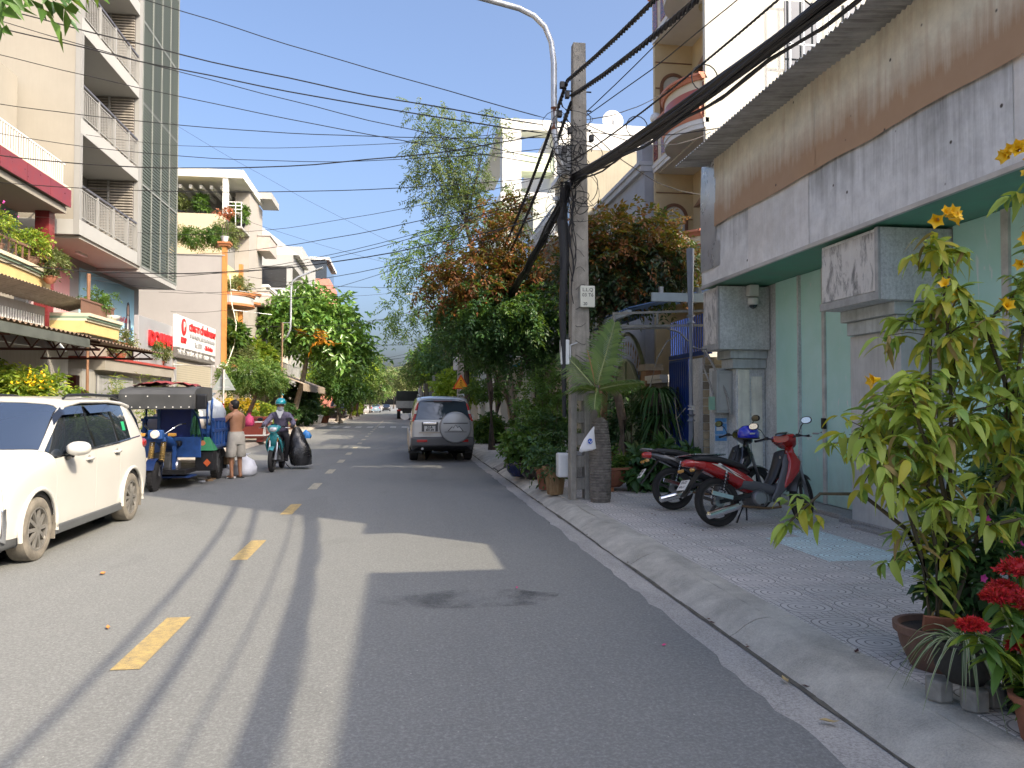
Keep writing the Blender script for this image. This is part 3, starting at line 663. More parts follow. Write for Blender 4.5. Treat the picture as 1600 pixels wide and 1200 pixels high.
t=thing('garden_wall','dark stone garden wall with a pale coping between the gates','wall',(5.7,16,ZP),world=True)
MB().box(5.55,5.8,15.58,16.56,ZP,2.05).build('wall',M('dark_stone_wall',(.14,.135,.12),.9,var=.4,scale=7,bump=.5,bscale=12),t);MB().box(5.45,5.9,15.57,16.57,2.05,2.12).box(5.4,5.95,15.575,16.565,2.12,2.22).build('coping',WHITEP,t,bevel=.01)
R4=thing('white_building','tall bright white building with an open frame on its roof terrace','building',(7,44,ZP),world=True)
BW=M('bright_white_wall',(.7,.69,.64),.8,var=.04,scale=.6)
MB().box(5.2,22,40,52,0,12.8).build('wall',BW,R4)
MB().box(8.1,22,40,52,12.8,16.7).build('upper_wall',BW,R4)
MB().box(5.2,8.09,40,41.2,16.2,16.75).box(5.2,6.3,41.2,52,16.25,16.7).build('roof_frame',BW,R4);MB().box(5.3,6.3,40.02,41,12.8,16.2).build('column',BW,R4)
GRB=M('pale_green_beam',(.55,.62,.45),.8);MB().box(6.3,8.09,40.1,41.3,14.0,15.0).build('beam',GRB,R4)
for k in range(3):MB().box(5.15,5.199,42+3*k,44+3*k,4+0*k,6).box(5.15,5.199,42+3*k,44+3*k,8,10).build('window',GLASS,R4)
t=thing('satellite_dish','white satellite dish on the roof of the white building','satellite dish',(11.6,40.8,16.7),world=True)
MB().tube([(11.6,40.8,16.7),(11.6,40.8,17.3)],.05).build('mast',GALV,t);MB().lathe([(0,0),(.3,.05),(.6,.2)],(11.6,40.8,17.3),18,'y').build('dish',WHITEP,t,smooth=60)
def house(name,label,x0,y0,y1,h,col,depth=9,floors=0,trim=None,door=None,fl=3.4,left=False,win=None):
 s=-1 if left else 1;t=thing(name,label,'house',(x0,(y0+y1)/2,ZP),world=True)
 X=lambda a,b:(min(x0+s*a,x0+s*b),max(x0+s*a,x0+s*b))
 mt=M('wall_%s_%d'%(name,int(y0)),col,.85,var=.1,scale=1,streak=.2)
 MB().box(*X(0,depth),y0,y1,0,h).build('wall',mt,t)
 tr=trim or WHITEP
 MB().box(*X(-.15,depth+.1),y0-.01,y1+.01,h,h+.18).build('parapet',tr,t)
 for k in range(floors):
  z=3.4+fl*k
  if z+2.6>h:break
  MB().box(*X(-.9,-.002),y0+.15,y1-.15,z,z+.14).build('balcony_slab',tr,t)
  mb=MB().box(*X(-.9,-.86),y0+.15,y1-.15,z+.95,z+1.0)
  nb=max(4,int((y1-y0)/.22))
  for i in range(nb+1):mb.box(*X(-.89,-.87),y0+.17+(y1-y0-.36)*i/nb,y0+.19+(y1-y0-.36)*i/nb,z+.14,z+.95)
  mb.build('railing',GALV,t)
  w_=(y1-y0);fr=MB().box(*X(-.03,-.003),y0+.2*w_,y0+.62*w_,z+.2,z+2.3).build('window',win or GLASS,t)
  MB().box(*X(-.05,-.031),y0+.2*w_,y0+.62*w_,z+2.25,z+2.33).box(*X(-.05,-.031),y0+.4*w_,y0+.42*w_,z+.2,z+2.25).build('frame',WHITEP,fr)
 if door:
  mb=MB();nsl=24
  for i in range(nsl):mb.box(*X(-.03-.012*(i%2),-.002),y0+.3,y1-.4,ZP+.05+2.75*i/nsl,ZP+.05+2.75*(i+.92)/nsl)
  mb.build('shutter',door,t)
 return t
SHG=M('shutter_green_grey',(.36,.4,.34),.6);SHB=M('shutter_beige',(.42,.38,.3),.6)
h=house('beige_house','beige house with plain gates behind the grey-trunked tree',5.6,23.1,27.6,9.5,(.4,.36,.27),floors=2)
for a,b in((23.2,24.2),(24.25,25.3),(25.5,26.5),(26.55,27.5)):MB().box(5.52,5.595,a,b,ZP+.05,2.9).build('gate_panel',M('beige_gate',(.42,.38,.27),.6,var=.12),h,bevel=.01)
MB().box(5.45,5.52,25.32,25.46,ZP,3.1).build('gate_post',WHITEP,h)
h=house('open_house','narrow house with a dark open doorway and old timber gate posts',5.6,27.7,32.2,8.5,(.3,.28,.24),floors=1)
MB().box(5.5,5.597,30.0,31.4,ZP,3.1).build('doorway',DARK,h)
for i in range(8):MB().box(5.46,5.52,27.9+.24*i,28.05+.24*i,ZP,2.7+.1*(i%2)).build('post',M('old_timber',(.22,.18,.13),.9,var=.4),h)
h=house('shutter_house','house front with pale green roller shutters beside a blue box sign',5.6,32.3,38.5,10.5,(.42,.43,.38),floors=2,door=SHG)
t=thing('awning','white and green shop awning over the pavement behind the trees','awning',(5.0,30,3.3),world=True)
MB().hexa([(4.3,27.6,3.25),(5.59,27.6,3.75),(5.59,33,3.75),(4.3,33,3.25)],[(4.3,27.6,3.3),(5.59,27.6,3.8),(5.59,33,3.8),(4.3,33,3.3)]).build('sheet',WHITEP,t);MB().box(4.27,4.32,27.6,33,3.1,3.24).build('valance',M('green_valance',(.3,.45,.33),.6),t)
MB().box(4.4,5.5,33.4,33.9,3.2,4.7).solo('box_sign',M('teal_blue_sign',(.06,.26,.36),.45,var=.15),'blank teal blue box sign jutting over the pavement by the awning','sign',bevel=.02)
yy=56
cols=[(.5,.46,.38),(.38,.36,.34),(.55,.52,.48),(.44,.36,.27),(.36,.4,.42),(.52,.44,.34)]
for i in range(10):
 L_w=rnd.uniform(5,8);house('street_house','%s house in the far row on the tree-shaded side'%['first cream','grey','white','first tan','blue-grey','peach','second cream','second grey','second white','last tan'][i],5.8,yy,yy+L_w-.1,rnd.uniform(7,14),cols[i%6],floors=3)['group']='houses in the far row';yy+=L_w
#  left-hand buildings
CRW=M('cream_render',(.298,.272,.224),.85,var=.06,scale=.8,bump=.1,streak=.12,dirt=(.202,.176,.144))
WW=M('white_render',(.310,.298,.267),.85,var=.08,scale=1.2,streak=.25,dirt=(.160,.150,.128))
LG=M('light_grey_paint',(.267,.262,.246),.7,var=.06,scale=1,streak=.08)
WP2=M('white_slab',(.352,.347,.326),.75,var=.05,scale=1)
MAR=M('maroon_tile',(.2,.028,.03),.35,var=.2,scale=5)
YELW=M('yellow_paint',(.62,.45,.19),.75,var=.08)
REDB=M('red_coping',(.38,.06,.045),.7,var=.2,scale=6)
L1=thing('apartment_tower','tall cream and grey apartment tower with white balconies and a green slatted screen','building',(-10,27,ZP),world=True)
ya,yb,xf,xw=22.6,31.9,-8.8,-10.2
zs=[6.28+2.83*k for k in range(5)]
MB().box(-22,xf-.16,ya,ya+.14,6.3,18.5).build('side_wall',CRW,L1)
MB().box(xf-.158,xf-.004,ya-.01,ya+.16,6.28,18.5).build('corner_strip',LG,L1)
MB().box(-22,xw,ya+.15,yb-.02,ZP,6.27).build('lower_wall',LG,L1)
MB().box(-22,-10.4,ya+.15,yb-.02,6.71,18.4).build('wall',LG,L1)
for k,z in enumerate(zs[:4]):
 MB().box(-10.5,xf,ya+(.001 if k else-.003),27.3,z,z+.42).build('balcony_slab',WP2,L1,bevel=.01)
 lw=MB().box(-10.4,xf-.14,27.3,27.36,z+.42,z+2.83).build('end_wall',M('brown_grey_backing',(.12,.11,.1),.8),L1)
 sm=MB().box(-10.36,xf-.16,27.23,27.3,0,.05).build('slat',M('grey_brown_slat',(.3,.27,.23),.6,var=.25,scale=5),lw);sm.location.z=z+.46
 for q in range(1,26):
  o=sm.copy();COL.objects.link(o);o.location.z=z+.46+q*.094
 MB().box(-9.75,-9.69,27.2,27.29,z+.43,z+2.82).build('louvre_post',LG,L1)
 rl=MB().box(xf-.05,xf,ya+.17,27.25,z+1.36,z+1.42).build('railing',M('dark_handrail',(.09,.085,.09),.4),L1)
 MB().box(xf-.04,xf-.01,ya+.17,27.25,z+1.26,z+1.29).build('rail',LG,rl);MB().box(xf-.04,xf-.01,ya+.17,27.25,z+.5,z+.53).build('rail',LG,rl)
 for y in(23.9,25.15,26.4):MB().box(xf-.08,xf+.004,y-.05,y+.05,z+.421,z+1.36).build('post',LG,rl)
 bm=MB().box(xf-.035,xf-.015,0,.022,0,.731).build('baluster',LG,rl)
 bm.location=(bm.location.x,22.86-0,z+.53);n=36
 OFFR=OFF[rl.name];bm.location=(0,22.84,z+.53-0)
 for q in range(1,n):
  o=bm.copy();COL.objects.link(o);o.location.y=22.84+q*.122
MB().box(-10.5,xf,27.31,27.62,6.28,18.5).build('fin_wall',LG,L1)
MB().box(xw-.02,xf-.01,27.63,yb,6.1,6.3).build('screen_slab',WP2,L1)
MB().box(xw-.1,xf-.06,ya+.16,yb-.03,6.2,6.279).build('soffit',M('soffit_cream',(.48,.45,.38),.8,var=.04),L1)
for y in(24.6,27.9):MB().box(-9.7,-9.6,y,y+.7,6.13,6.199).build('ceiling_light',WHITEP,L1)
sc_=MB().box(xf-.5,xf-.42,27.65,yb,6.31,18.5).build('screen_back',M('dark_green_glass',(.06,.08,.065),.3),L1)
SG=M('screen_slat_grey_green',(.085,.1,.08),.55,.1,var=.2)
sm=MB().hexa([(xf-.09,27.66,0),(xf-.012,27.66,-.03),(xf-.012,yb,-.03),(xf-.09,yb,0)],[(xf-.09,27.66,.02),(xf-.012,27.66,.045),(xf-.012,yb,.045),(xf-.09,yb,.02)]).build('slat',SG,sc_);sm.rotation_euler=(0,0,0);sm.location.z+=6.36
zb=sm.location.z
for q in range(1,106):
 o=sm.copy();COL.objects.link(o);o.location.z=zb+q*.115
for q in range(5):
 y=27.66+(yb-27.66-.06)*q/4;MB().box(xf-.09,xf+.012,y,y+.04,6.3,18.5).build('screen_post',M('screen_post_grey',(.2,.21,.195),.6),L1)
for z in zs[:5]:MB().box(xf-.11,xf+.006,27.7,yb,z-.005,z+.06).build('screen_rail',M('screen_post_grey',(.2,.21,.195),.6),L1)
def hoard(name,c1,c2,y0,y1,z0,z1,label):
 m,n,p,N,L=nodes(name);tc=N('TexCoord');sx=N('SeparateXYZ');L(tc.outputs['Generated'],sx.inputs[0])
 f=noisetex(N,L,.8,3,.5);a=mix(N,L,ramp(N,L,sx.outputs[2],[(.2,0.),(.9,1.)]),c1,c2);a=mix(N,L,ramp(N,L,f,[(.35,0.),(.65,.5)]),a,tuple(min(1,c*1.35)for c in c2))
 L(a,p.inputs['Base Color']);p.inputs['Roughness'].default_value=.5
 t=MB().box(xw+.004,xw+.05,y0,y1,z0,z1).solo('banner',m,label,'banner');return t
b1=hoard('banner_red_print',(.5,.47,.45),(.5,.16,.14),22.9,25.4,3.9,5.9,'faded red printed banner under the tower overhang behind a potted balcony')
b2=hoard('banner_blue_print',(.45,.62,.66),(.22,.45,.58),26.2,31.2,3.5,5.95,'large pale blue advertising banner showing a woman in a dark suit')
RED=M('sign_red',(.62,.02,.025),.4,var=.05);SGREY=M('sign_grey',(.3,.3,.3),.5)
text('banner_word','mbA24',.3,(.03,1.3,1.2),FACE_L,RED,b2,.002,space=.95);text('banner_word','mbA24',.3,(.03,-.4,1.62),FACE_L,RED,b1,.002)
text('banner_line','TƯ VẤN MIỄN PHÍ',.2,(.03,1.25,.82),FACE_L,SGREY,b2,.002);text('banner_line','HỖ TRỢ 24/7',.2,(.03,1.25,.52),FACE_L,M('banner_pink',(.6,.3,.28),.5),b2,.002)
SUIT=M('print_suit',(.05,.055,.08),.6);SKINP=M('print_skin',(.5,.32,.24),.6);HAIRP=M('print_hair',(.03,.025,.03),.6)
def flat(name,pts,m,par,yo,zo,d=.028):
 MB().prism([(yo+a,zo+b)for a,b in pts],'x',.024,d).build(name,m,par)
wy,wz=1.85,.25
flat('printed_hair',[(-.16,1.0),(-.17,1.4),(-.1,1.62),(.02,1.68),(.13,1.6),(.18,1.35),(.17,.95)],HAIRP,b2,wy,wz,.026)
flat('printed_face',[(-.1,1.25),(-.09,1.5),(0,1.58),(.09,1.5),(.1,1.25),(.03,1.15),(-.03,1.15)],SKINP,b2,wy,wz,.029)
flat('printed_suit',[(-.36,.55),(-.3,.95),(-.1,1.15),(.1,1.15),(.28,.98),(.34,.5),(.3,0),(-.22,0),(-.2,.45),(-.52,.3),(-.6,.65),(-.54,.68),(-.47,.45)],SUIT,b2,wy,wz,.028)
flat('printed_shirt',[(-.06,.4),(-.07,1.15),(.07,1.15),(.03,.4)],WHITEP,b2,wy,wz,.0295)
flat('printed_folder',[(.16,.3),(.5,.4),(.5,.78),(.2,.62)],M('print_blue',(.03,.2,.5),.5),b2,wy,wz,.03)
T1=thing('terrace_house','low white front with folding gate and two red-edged planted terraces','house',(-9.2,26,ZP),world=True)
MB().box(-10.19,-8.75,22.8,30.0,ZP,2.58).build('wall',WW,T1)
MB().box(-10.18,-8.45,23.6,30.4,2.581,2.9).build('terrace_edge',CRW,T1);MB().box(-10.18,-8.4,23.55,30.45,2.901,2.97).build('coping',REDB,T1)
MB().box(-10.18,-9.05,23.4,29.4,2.971,3.55).build('terrace_edge',CRW,T1);MB().box(-10.18,-9.0,23.35,29.45,3.551,3.62).build('coping',REDB,T1)
SILV=M('silver_gate',(.5,.5,.5),.4,.4,var=.15)
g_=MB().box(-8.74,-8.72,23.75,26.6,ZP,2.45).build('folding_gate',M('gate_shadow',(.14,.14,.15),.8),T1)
bm=MB().box(-8.718,-8.66,23.76,23.81,ZP+.02,2.44).build('gate_bar',SILV,g_)
for q in range(1,26):
 o=bm.copy();COL.objects.link(o);o.location.y=q*.112
MB().box(-8.72,-8.64,25.1,25.22,ZP,2.5).build('gate_post',SILV,T1)
L0=thing('near_house','old pale house with yellow balconies, maroon upper fascia and a slot window with bars','house',(-9.5,16,ZP),world=True)
MB().box(-16,-8.8,5,20.6,0,4.0).build('lower_wall',WW,L0)
MB().box(-16,-10.35,5,22.4,4.0,10.5).build('upper_wall',CRW,L0)
MB().box(-16,-9.0,20.62,22.5,0,3.2).build('lower_wall',WW,L0)
MB().box(-16,-8.86,6,22.05,6.9,7.32).build('upper_slab',CRW,L0);MB().box(-10.33,-10.1,6,22,6.2,6.69).build('beam',M('teal_beam',(.25,.42,.36),.7),L0)
for q in range(13):MB().box(-8.855,-8.8,6+q*1.235,6+q*1.235+1.225,6.88,7.34).build('fascia_tile',MAR,L0)
MB().box(-8.98,-8.82,6,22.04,7.345,7.41).build('coping',CRM,L0)
rl=MB().box(-8.93,-8.9,6,21.9,7.98,8.02).build('railing',WHITEP,L0)
bm=MB().box(-8.925,-8.905,6.02,6.04,7.41,7.98).build('baluster',WHITEP,rl)
for q in range(1,130):
 o=bm.copy();COL.objects.link(o);o.location.y=q*.122
for q in range(9):
 MB().box(-9.55,-9.2,21.7,22.03,3.6+q*.366,3.6+q*.366+.358).build('column_tile',MAR,L0)
MB().box(-9.54,-9.21,21.71,22.02,3.6,6.89).build('column_core',M('white_grout',(.5,.45,.42),.8),L0)
MB().box(-10.34,-10.28,12,15,4.5,6.4).box(-10.34,-10.28,17.5,20,4.4,6.3).build('window',GLASS,L0);MB().box(-10.34,-8.9,6,22,6.7,6.86).build('beam',CRW,L0)
def balc(mb_y0,y1,zb,xo,curve,name):
 n=20;pts=[]
 for i in range(n+1):
  t=i/n;y=mb_y0+(y1-mb_y0)*t;x=xo+(-.35*(abs(t-.5)*2)**3 if curve else 0);pts.append((x,y))
 P=pts+[(-8.82,y1),(-8.82,mb_y0)]
 MB().prism([(p[0]+.02 if i<=n else p[0],p[1])for i,p in enumerate(P)],'z',zb,zb+.3).build(name,YELW,L0,smooth=30)
 for z0,z1,o,m in((zb+.3,zb+.36,.06,M('mould_cream',(.6,.55,.4),.7)),(zb+.36,zb+.42,.1,M('mould_green',(.2,.28,.2),.7)),(zb+.42,zb+.5,.14,M('mould_cream',(.6,.55,.4),.7))):
  MB().prism([(p[0]+o if i<=n else p[0],p[1])for i,p in enumerate(P)],'z',z0+.001,z1).build('moulding',m,L0,smooth=30)
 mb=MB()
 for i in range(n*2+1):
  t=i/(2*n);y=mb_y0+.1+(y1-mb_y0-.2)*t;mb.box(xo-.12,xo-.09,y,y+.03,zb+.5,zb+.85)
 mb.box(xo-.14,xo-.07,mb_y0+.08,y1-.06,zb+.851,zb+.9);mb.build('railing',M('brown_railing',(.18,.1,.07),.6),L0)
balc(8,20.6,4.32,-8.35,True,'balcony');balc(20.9,23.3,3.42,-8.0,False,'balcony')
MB().box(-9.0,-8.1,21.0,23.2,3.25,3.418).build('balcony_base',WW,L0)
MB().grid(lambda u,v:(-8.15-.66*v,9+13*u,4.28-.2*v+.018*math.sin(2*PI*13*u/.15)),700,1).build('eave_sheet',M('dusty_tin',(.34,.31,.26),.6,.2,var=.2,streak=.4),L0,smooth=80)
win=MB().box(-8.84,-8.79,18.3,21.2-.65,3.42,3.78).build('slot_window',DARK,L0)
for q in range(18):MB().box(-8.79,-8.76,18.35+q*.122,18.38+q*.122,3.42,3.78).build('bar',WHITEP,win)
FL=M('pale_blue_flap',(.55,.6,.63),.5,var=.1)
for(a,b)in((16.6,18.2),(18.25,19.5),(19.55,20.9)):MB().add([(-8.74,a,3.38),(-8.74,b,3.4),(-8.42,b+.05,2.95),(-8.42,a+.02,2.93),(-8.75,a,3.36),(-8.75,b,3.38),(-8.43,b+.05,2.93),(-8.43,a+.02,2.91)],[(0,1,2,3),(7,6,5,4),(0,3,7,4),(1,5,6,2),(2,6,7,3),(0,4,5,1)]).build('flap',FL,L0)
GRN=M('green_door',(.03,.13,.07),.5,var=.2,streak=.3)
for q in range(5):MB().box(-8.8,-8.76,16.4+q*.29,16.66+q*.29,ZP,2.5).build('door_leaf',GRN,L0,bevel=.006)
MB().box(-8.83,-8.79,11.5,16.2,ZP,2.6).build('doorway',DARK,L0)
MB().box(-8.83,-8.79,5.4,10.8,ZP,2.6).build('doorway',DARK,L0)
MB().box(-8.6,-8.1,18.4,20.4,ZP,1.15).solo('yard_wall',WW,'low whitewashed yard wall in front of the pale house','wall')
AW=thing('awning','brown corrugated street awning carried on dark red steel trusses','awning',(-7.4,15,2.7),world=True)
TR=M('truss_red_brown',(.07,.02,.015),.5,var=.2)
BRC=M('brown_tin',(.22,.15,.1),.65,.2,var=.3,scale=2,streak=.5)
MB().grid(lambda u,v:(-6.1-2.6*v,7+9.4*u,2.93+.4*v+.02*math.sin(2*PI*9.4*u/.19)),500,1).build('sheet',BRC,AW,smooth=80)
MB().grid(lambda u,v:(-6.0-2.7*v,16.3+4.4*u,2.88+.4*v+.02*math.sin(2*PI*4.4*u/.19)),240,1).build('sheet',BRC,AW,smooth=80)
MB().box(-6.2,-6.12,7,16.3,2.72,2.89).build('edge_board',M('grey_green_board',(.1,.11,.095),.6,var=.2),AW)
for y in(9.5,13.2,16.9,20.3):
 tr=MB().bar((-6.15,y,2.72),(-8.75,y,2.72),.05).build('truss',TR,AW)
 MB().bar((-6.15,y,2.86),(-8.75,y,3.24),.05).build('truss_chord',TR,tr)
 for q in range(6):
  x0=-6.2-q*.42;z=2.86+.146*(q*.42+.21)
  MB().bar((x0,y,2.74),(x0-.21,y,z),.028).build('truss_web',TR,tr);MB().bar((x0-.21,y,z),(x0-.42,y,2.74),.028).build('truss_web',TR,tr)
MB().tube([(-8.2,21.7,ZP),(-8.2,21.7,5.05)],[.06,.05],10).solo('timber_pole',M('brown_pole',(.25,.13,.07),.8,var=.3),'thin brown wiring pole standing beside the yellow corner balcony','pole')
t=thing('spirit_shelf','small wall altar shelf with a red incense box on the pale house front','shelf',(-8.0,20.2,1.7),world=True)
MB().box(-8.1,-7.6,20.0,20.4,1.72,1.76).build('board',MAR,t);MB().box(-8.05,-7.85,20.1,20.3,1.761,2.3).build('back_panel',M('dark_red_panel',(.1,.02,.015),.6),t);MB().lathe([(.09,0),(.11,.1),(.1,.18)],(-7.78,20.2,1.761),12).build('jar',M('brown_jar',(.2,.09,.05),.4),t)
L2=thing('sign_shop','grey shop front with a beige roller shutter under a white company sign','building',(-9,34,ZP),world=True)
GPAN=M('grey_panel',(.34,.34,.35),.45,.1,var=.05)
MB().box(-20,-8.62,30.5,39.35,0,3.4).build('wall',M('taupe_wall',(.32,.295,.27),.8,var=.08,scale=.8,streak=.15),L2)
nsl=34;rs=MB().box(-8.63,-8.6,31.2,36.6,ZP,3.25).build('roller_shutter',M('shutter_beige_dark',(.3,.27,.2),.6),L2)
bm=MB().box(-8.598,-8.575,31.2,36.6,ZP+.01,ZP+.01+.08).build('slat',M('shutter_beige_slat',(.42,.38,.29),.5,var=.08),rs)
for q in range(1,nsl):
 o=bm.copy();COL.objects.link(o);o.location.z=q*.0915
MB().box(-8.66,-8.56,36.62,36.8,ZP,3.3).build('guide',SILV,L2);MB().box(-8.66,-8.56,31.0,31.18,ZP,3.3).build('guide',SILV,L2)
s1=thing('company_sign','white company sign board with red lettering and a round red logo','sign',(-8.5,34.4,3.4),world=True)
MB().box(-8.6,-8.45,30.75,36.9,3.78,5.03).build('board',M('sign_white',(.74,.73,.7),.4,var=.03),s1,bevel=.02)
MB().box(-8.6,-8.46,30.75,36.9,3.4,3.775).build('lower_strip',M('sign_dark_strip',(.14,.13,.12),.5),s1)
text('sign_line','CÔNG TY CỔ PHẦN BDMP',.36,(-8.44,34.6,4.66),FACE_L,RED,s1,.02,bold=.012)
text('sign_line','TƯ VẤN THIẾT KẾ XÂY DỰNG THƯƠNG MẠI',.205,(-8.44,34.6,4.33),FACE_L,SGREY,s1,.01,bold=.006)
text('sign_line','Tel: 0909 ',.3,(-8.44,33.9,4.02),FACE_L,SGREY,s1,.01,bold=.008);text('sign_line','- 24h Hotline',.28,(-8.44,35.6,4.02),FACE_L,RED,s1,.01,bold=.008)
MB().lathe([(.0,0),(.33,0),(.33,.03),(0,.03)],(-8.45,31.65,4.62),24,'x').build('logo_disc',RED,s1)
text('logo_letter','P',.5,(-8.41,31.65,4.62),FACE_L,WHITEP,s1,.005,bold=.01);text('sign_line','BDMP',.3,(-8.44,31.65,4.08),FACE_L,RED,s1,.01,bold=.015)
text('strip_line','THIẾT KẾ - THI CÔNG - NỘI THẤT    CAD/BIM    Website',.235,(-8.45,33.85,3.6),FACE_L,WHITEP,s1,.005,bold=.004)
s2=thing('panel_sign','grey metal sign panel with big red letters half hidden by terrace plants','sign',(-8.55,28.8,2.9),world=True)
MB().box(-8.75,-8.6,26.9,30.7,3.0,4.55).build('panel',GPAN,s2,bevel=.01);MB().box(-8.75,-8.62,28.6,30.7,2.3,2.998).build('lower_panel',M('grey_panel_b',(.3,.31,.33),.5,var=.05),s2)
text('sign_letters','DOANH',.72,(-8.585,29.2,3.85),FACE_L,RED,s2,.06,bold=.02);text('sign_line','design',.2,(-8.585,29.0,3.36),FACE_L,BLACK,s2,.01)
for y in(29.0,30.0):MB().box(-8.7,-8.6,y,y+.7,.3,2.2).build('door',M('office_door',(.45,.3,.2),.5),L2)
MB().tube([(-8.6,30.9,3.1),(-6.9,30.0,3.0)],.03).solo('flag_rod',WHITEP,'bare white rod slanting out over the pavement below the company sign','rod')
MB().box(-8.6,-8.4,37.9,38.0,3.3,3.4).box(-8.45,-8.1,37.85,38.05,3.38,3.5).solo('wall_camera',WHITEP,'white bullet camera on the grey wall beside the company sign','camera')
L3=thing('orange_house','narrow orange and yellow house with round planted balconies and a bare grey side wall','house',(-9,41.5,ZP),world=True)
ORG=M('orange_paint',(.47,.2,.05),.7,var=.1);LYEL=M('light_yellow_paint',(.66,.54,.26),.75,var=.06);ORB=M('orange_brown_cap',(.36,.14,.05),.65,var=.15)
y0,y1=39.4,43.6
MB().box(-20,-8.75,y0,y0+.15,0,8.9).build('party_wall',M('grey_party_wall',(.33,.31,.295),.88,var=.06,scale=.7,streak=.16,dirt=(.3,.28,.27)),L3)
MB().box(-8.748,-8.55,y0-.02,y0+.3,2.9,9.4).build('corner_column',ORG,L3);MB().box(-8.74,-8.55,y1-.3,y1,2.9,9.2).build('corner_column',ORG,L3)
MB().box(-20,-8.76,y0+.151,y1,0,8.7).build('wall',LYEL,L3)
MB().box(-8.9,-8.4,y0-.1,y0+.4,9.401,9.5).box(-8.95,-8.35,y0-.15,y0+.45,9.501,9.6).build('column_cap',ORB,L3)
MB().box(-20,-8.6,y0-.03,y0+.12,8.901,8.96).build('coping',M('wall_coping',(.3,.28,.26),.8),L3)
MB().box(-8.75,-8.6,y0+.0,y1,0,2.85).build('lower_front',M('tan_stone_front',(.42,.34,.25),.7,var=.12),L3)
MB().box(-8.59,-8.55,y0+.6,y0+2.4,ZP,2.2).build('vent_door',M('cream_vent_door',(.55,.5,.38),.6),L3)
for q in range(11):MB().box(-8.548,-8.53,y0+.8,y0+1.1,.5+q*.15,.56+q*.15).box(-8.548,-8.53,y0+1.3,y0+1.6,.5+q*.15,.56+q*.15).build('vent_slot',BLACK,L3)
def arc(xo,bulge,a,b,n=18):return[(xo+bulge*math.sin(PI*i/n)**.7,a+(b-a)*i/n)for i in range(n+1)]
for z in(2.9,6.55):
 for(a,b,bl,dz)in((y0+.3,y0+3.1,1.0,0),(y0+3.1,y1+1.2,.85,.45)):
  P=arc(-8.55,bl,a,b)
  for(h0,h1,o,m)in((0,.12,.06,ORB),(.12,.5,0,WP2),(.5,.58,.06,ORB),(.58,.66,.1,ORB)):
   MB().prism([(x+o if 0<i<18 else x,y)for i,(x,y)in enumerate(P)]+[(-8.7,b),(-8.7,a)],'z',z+dz+h0+.001,z+dz+h1).build('balcony_band',m,L3,smooth=30)
MB().box(-8.76,-8.7,y0+.8,y0+2.6,3.5,6.0).build('window',GLASS,L3)
MB().tube([(-8.4,y0+.1,8.0),(-8.3,y0+.2,6.5),(-8.15,y0+.5,5.6),(-8.2,y0+.4,4.6),(-8.5,y0+.3,3.6)],.025).build('cable_conduit',CREAMP,L3)
for z in(7.3,6.3):MB().tube([(-8.4,y0+.5,z),(-6.6,y0+1.5,z-.1)],.02).solo('drying_rod',STEEL,'long %s drying rod poking out from the round orange balcony'%('upper' if z>7 else 'lower'),'rod')
L4=thing('pergola_house','cream house with a white pergola roof over a planted terrace','house',(-10,47,ZP),world=True)
CR4=M('warm_cream_wall',(.52,.44,.31),.85,var=.05,scale=.6,streak=.15,dirt=(.4,.25,.18))
MB().box(-22,-9.55,43.7,43.9,0,12.0).build('side_wall',CR4,L4);MB().box(-22,-9.56,43.91,50.4,0,11.9).build('wall',LG,L4)
MB().box(-9.55,-8.75,46.2,50.4,0,13.9).build('stair_wall',M('taupe_paint',(.36,.33,.29),.8,var=.05),L4)
MB().box(-22,-8.6,43.6,49.5,14.0,14.45).build('pergola_roof',BW,L4)
MB().box(-9.7,-9.42,43.65,43.95,12.0,14.0).box(-13.2,-12.9,43.65,43.95,12.0,14.0).build('column',BW,L4)
for q in range(12):MB().box(-16+q*.55,-15.85+q*.55,44.2,47.5,13.5,13.7).build('pergola_beam',BW,L4)
MB().box(-20,-9.6,47.6,47.8,12.0,13.98).build('back_wall',M('grey_back_wall',(.3,.29,.28),.8),L4)
mb=MB()
for z in(12.15,12.35,12.55,12.75):mb.box(-9.5,-8.75,44.0,44.04,z,z+.04).box(-8.79,-8.75,44.05,46.1,z,z+.04)
for x in(-9.5,-9.1,-8.79):mb.box(x,x+.04,43.995,44.045,11.4,12.79)
mb.build('terrace_railing',WHITEP,L4);MB().box(-9.549,-8.72,43.9,46.19,11.3,11.42).build('terrace_slab',WP2,L4)
for z in(4.2,7.6,11.0):
 MB().box(-8.74,-8.0,48.6,51.4,z,z+.9).build('balcony_box',M('pinkish_box',(.46,.38,.34),.8),L4);MB().box(-8.72,-7.95,48.55,51.45,z+.9,z+.98).build('balcony_coping',WP2,L4)
MB().box(-8.9,-7.9,48.6,51.5,14.2,14.6).build('side_roof',WP2,L4)
L5=thing('gabled_house','white house with a tiled gable above an open solar-panelled terrace','house',(-12,66,ZP),world=True)
MB().box(-22,-8.5,62,69,0,9.0).build('wall',WP2,L5);MB().box(-14,-13.6,62,62.4,9,13.2).box(-8.9,-8.5,62,62.4,9,13.2).build('column',WP2,L5)
MB().box(-14.2,-8.4,61.9,69,12.4,13.3).build('beam',WP2,L5);MB().prism([(-14.4,13.3),(-8.0,13.3),(-11,15.6)],'y',61.9,69).build('gable_roof',M('white_tiles',(.58,.56,.52),.7,var=.1,scale=5),L5)
MB().hexa([(-13.5,62.5,12.3),(-9,62.5,12.3),(-9,66,11.2),(-13.5,66,11.2)],[(-13.5,62.5,12.36),(-9,62.5,12.36),(-9,66,11.26),(-13.5,66,11.26)]).build('solar_panel',M('solar_dark',(.06,.065,.08),.2),L5)
mb=MB()
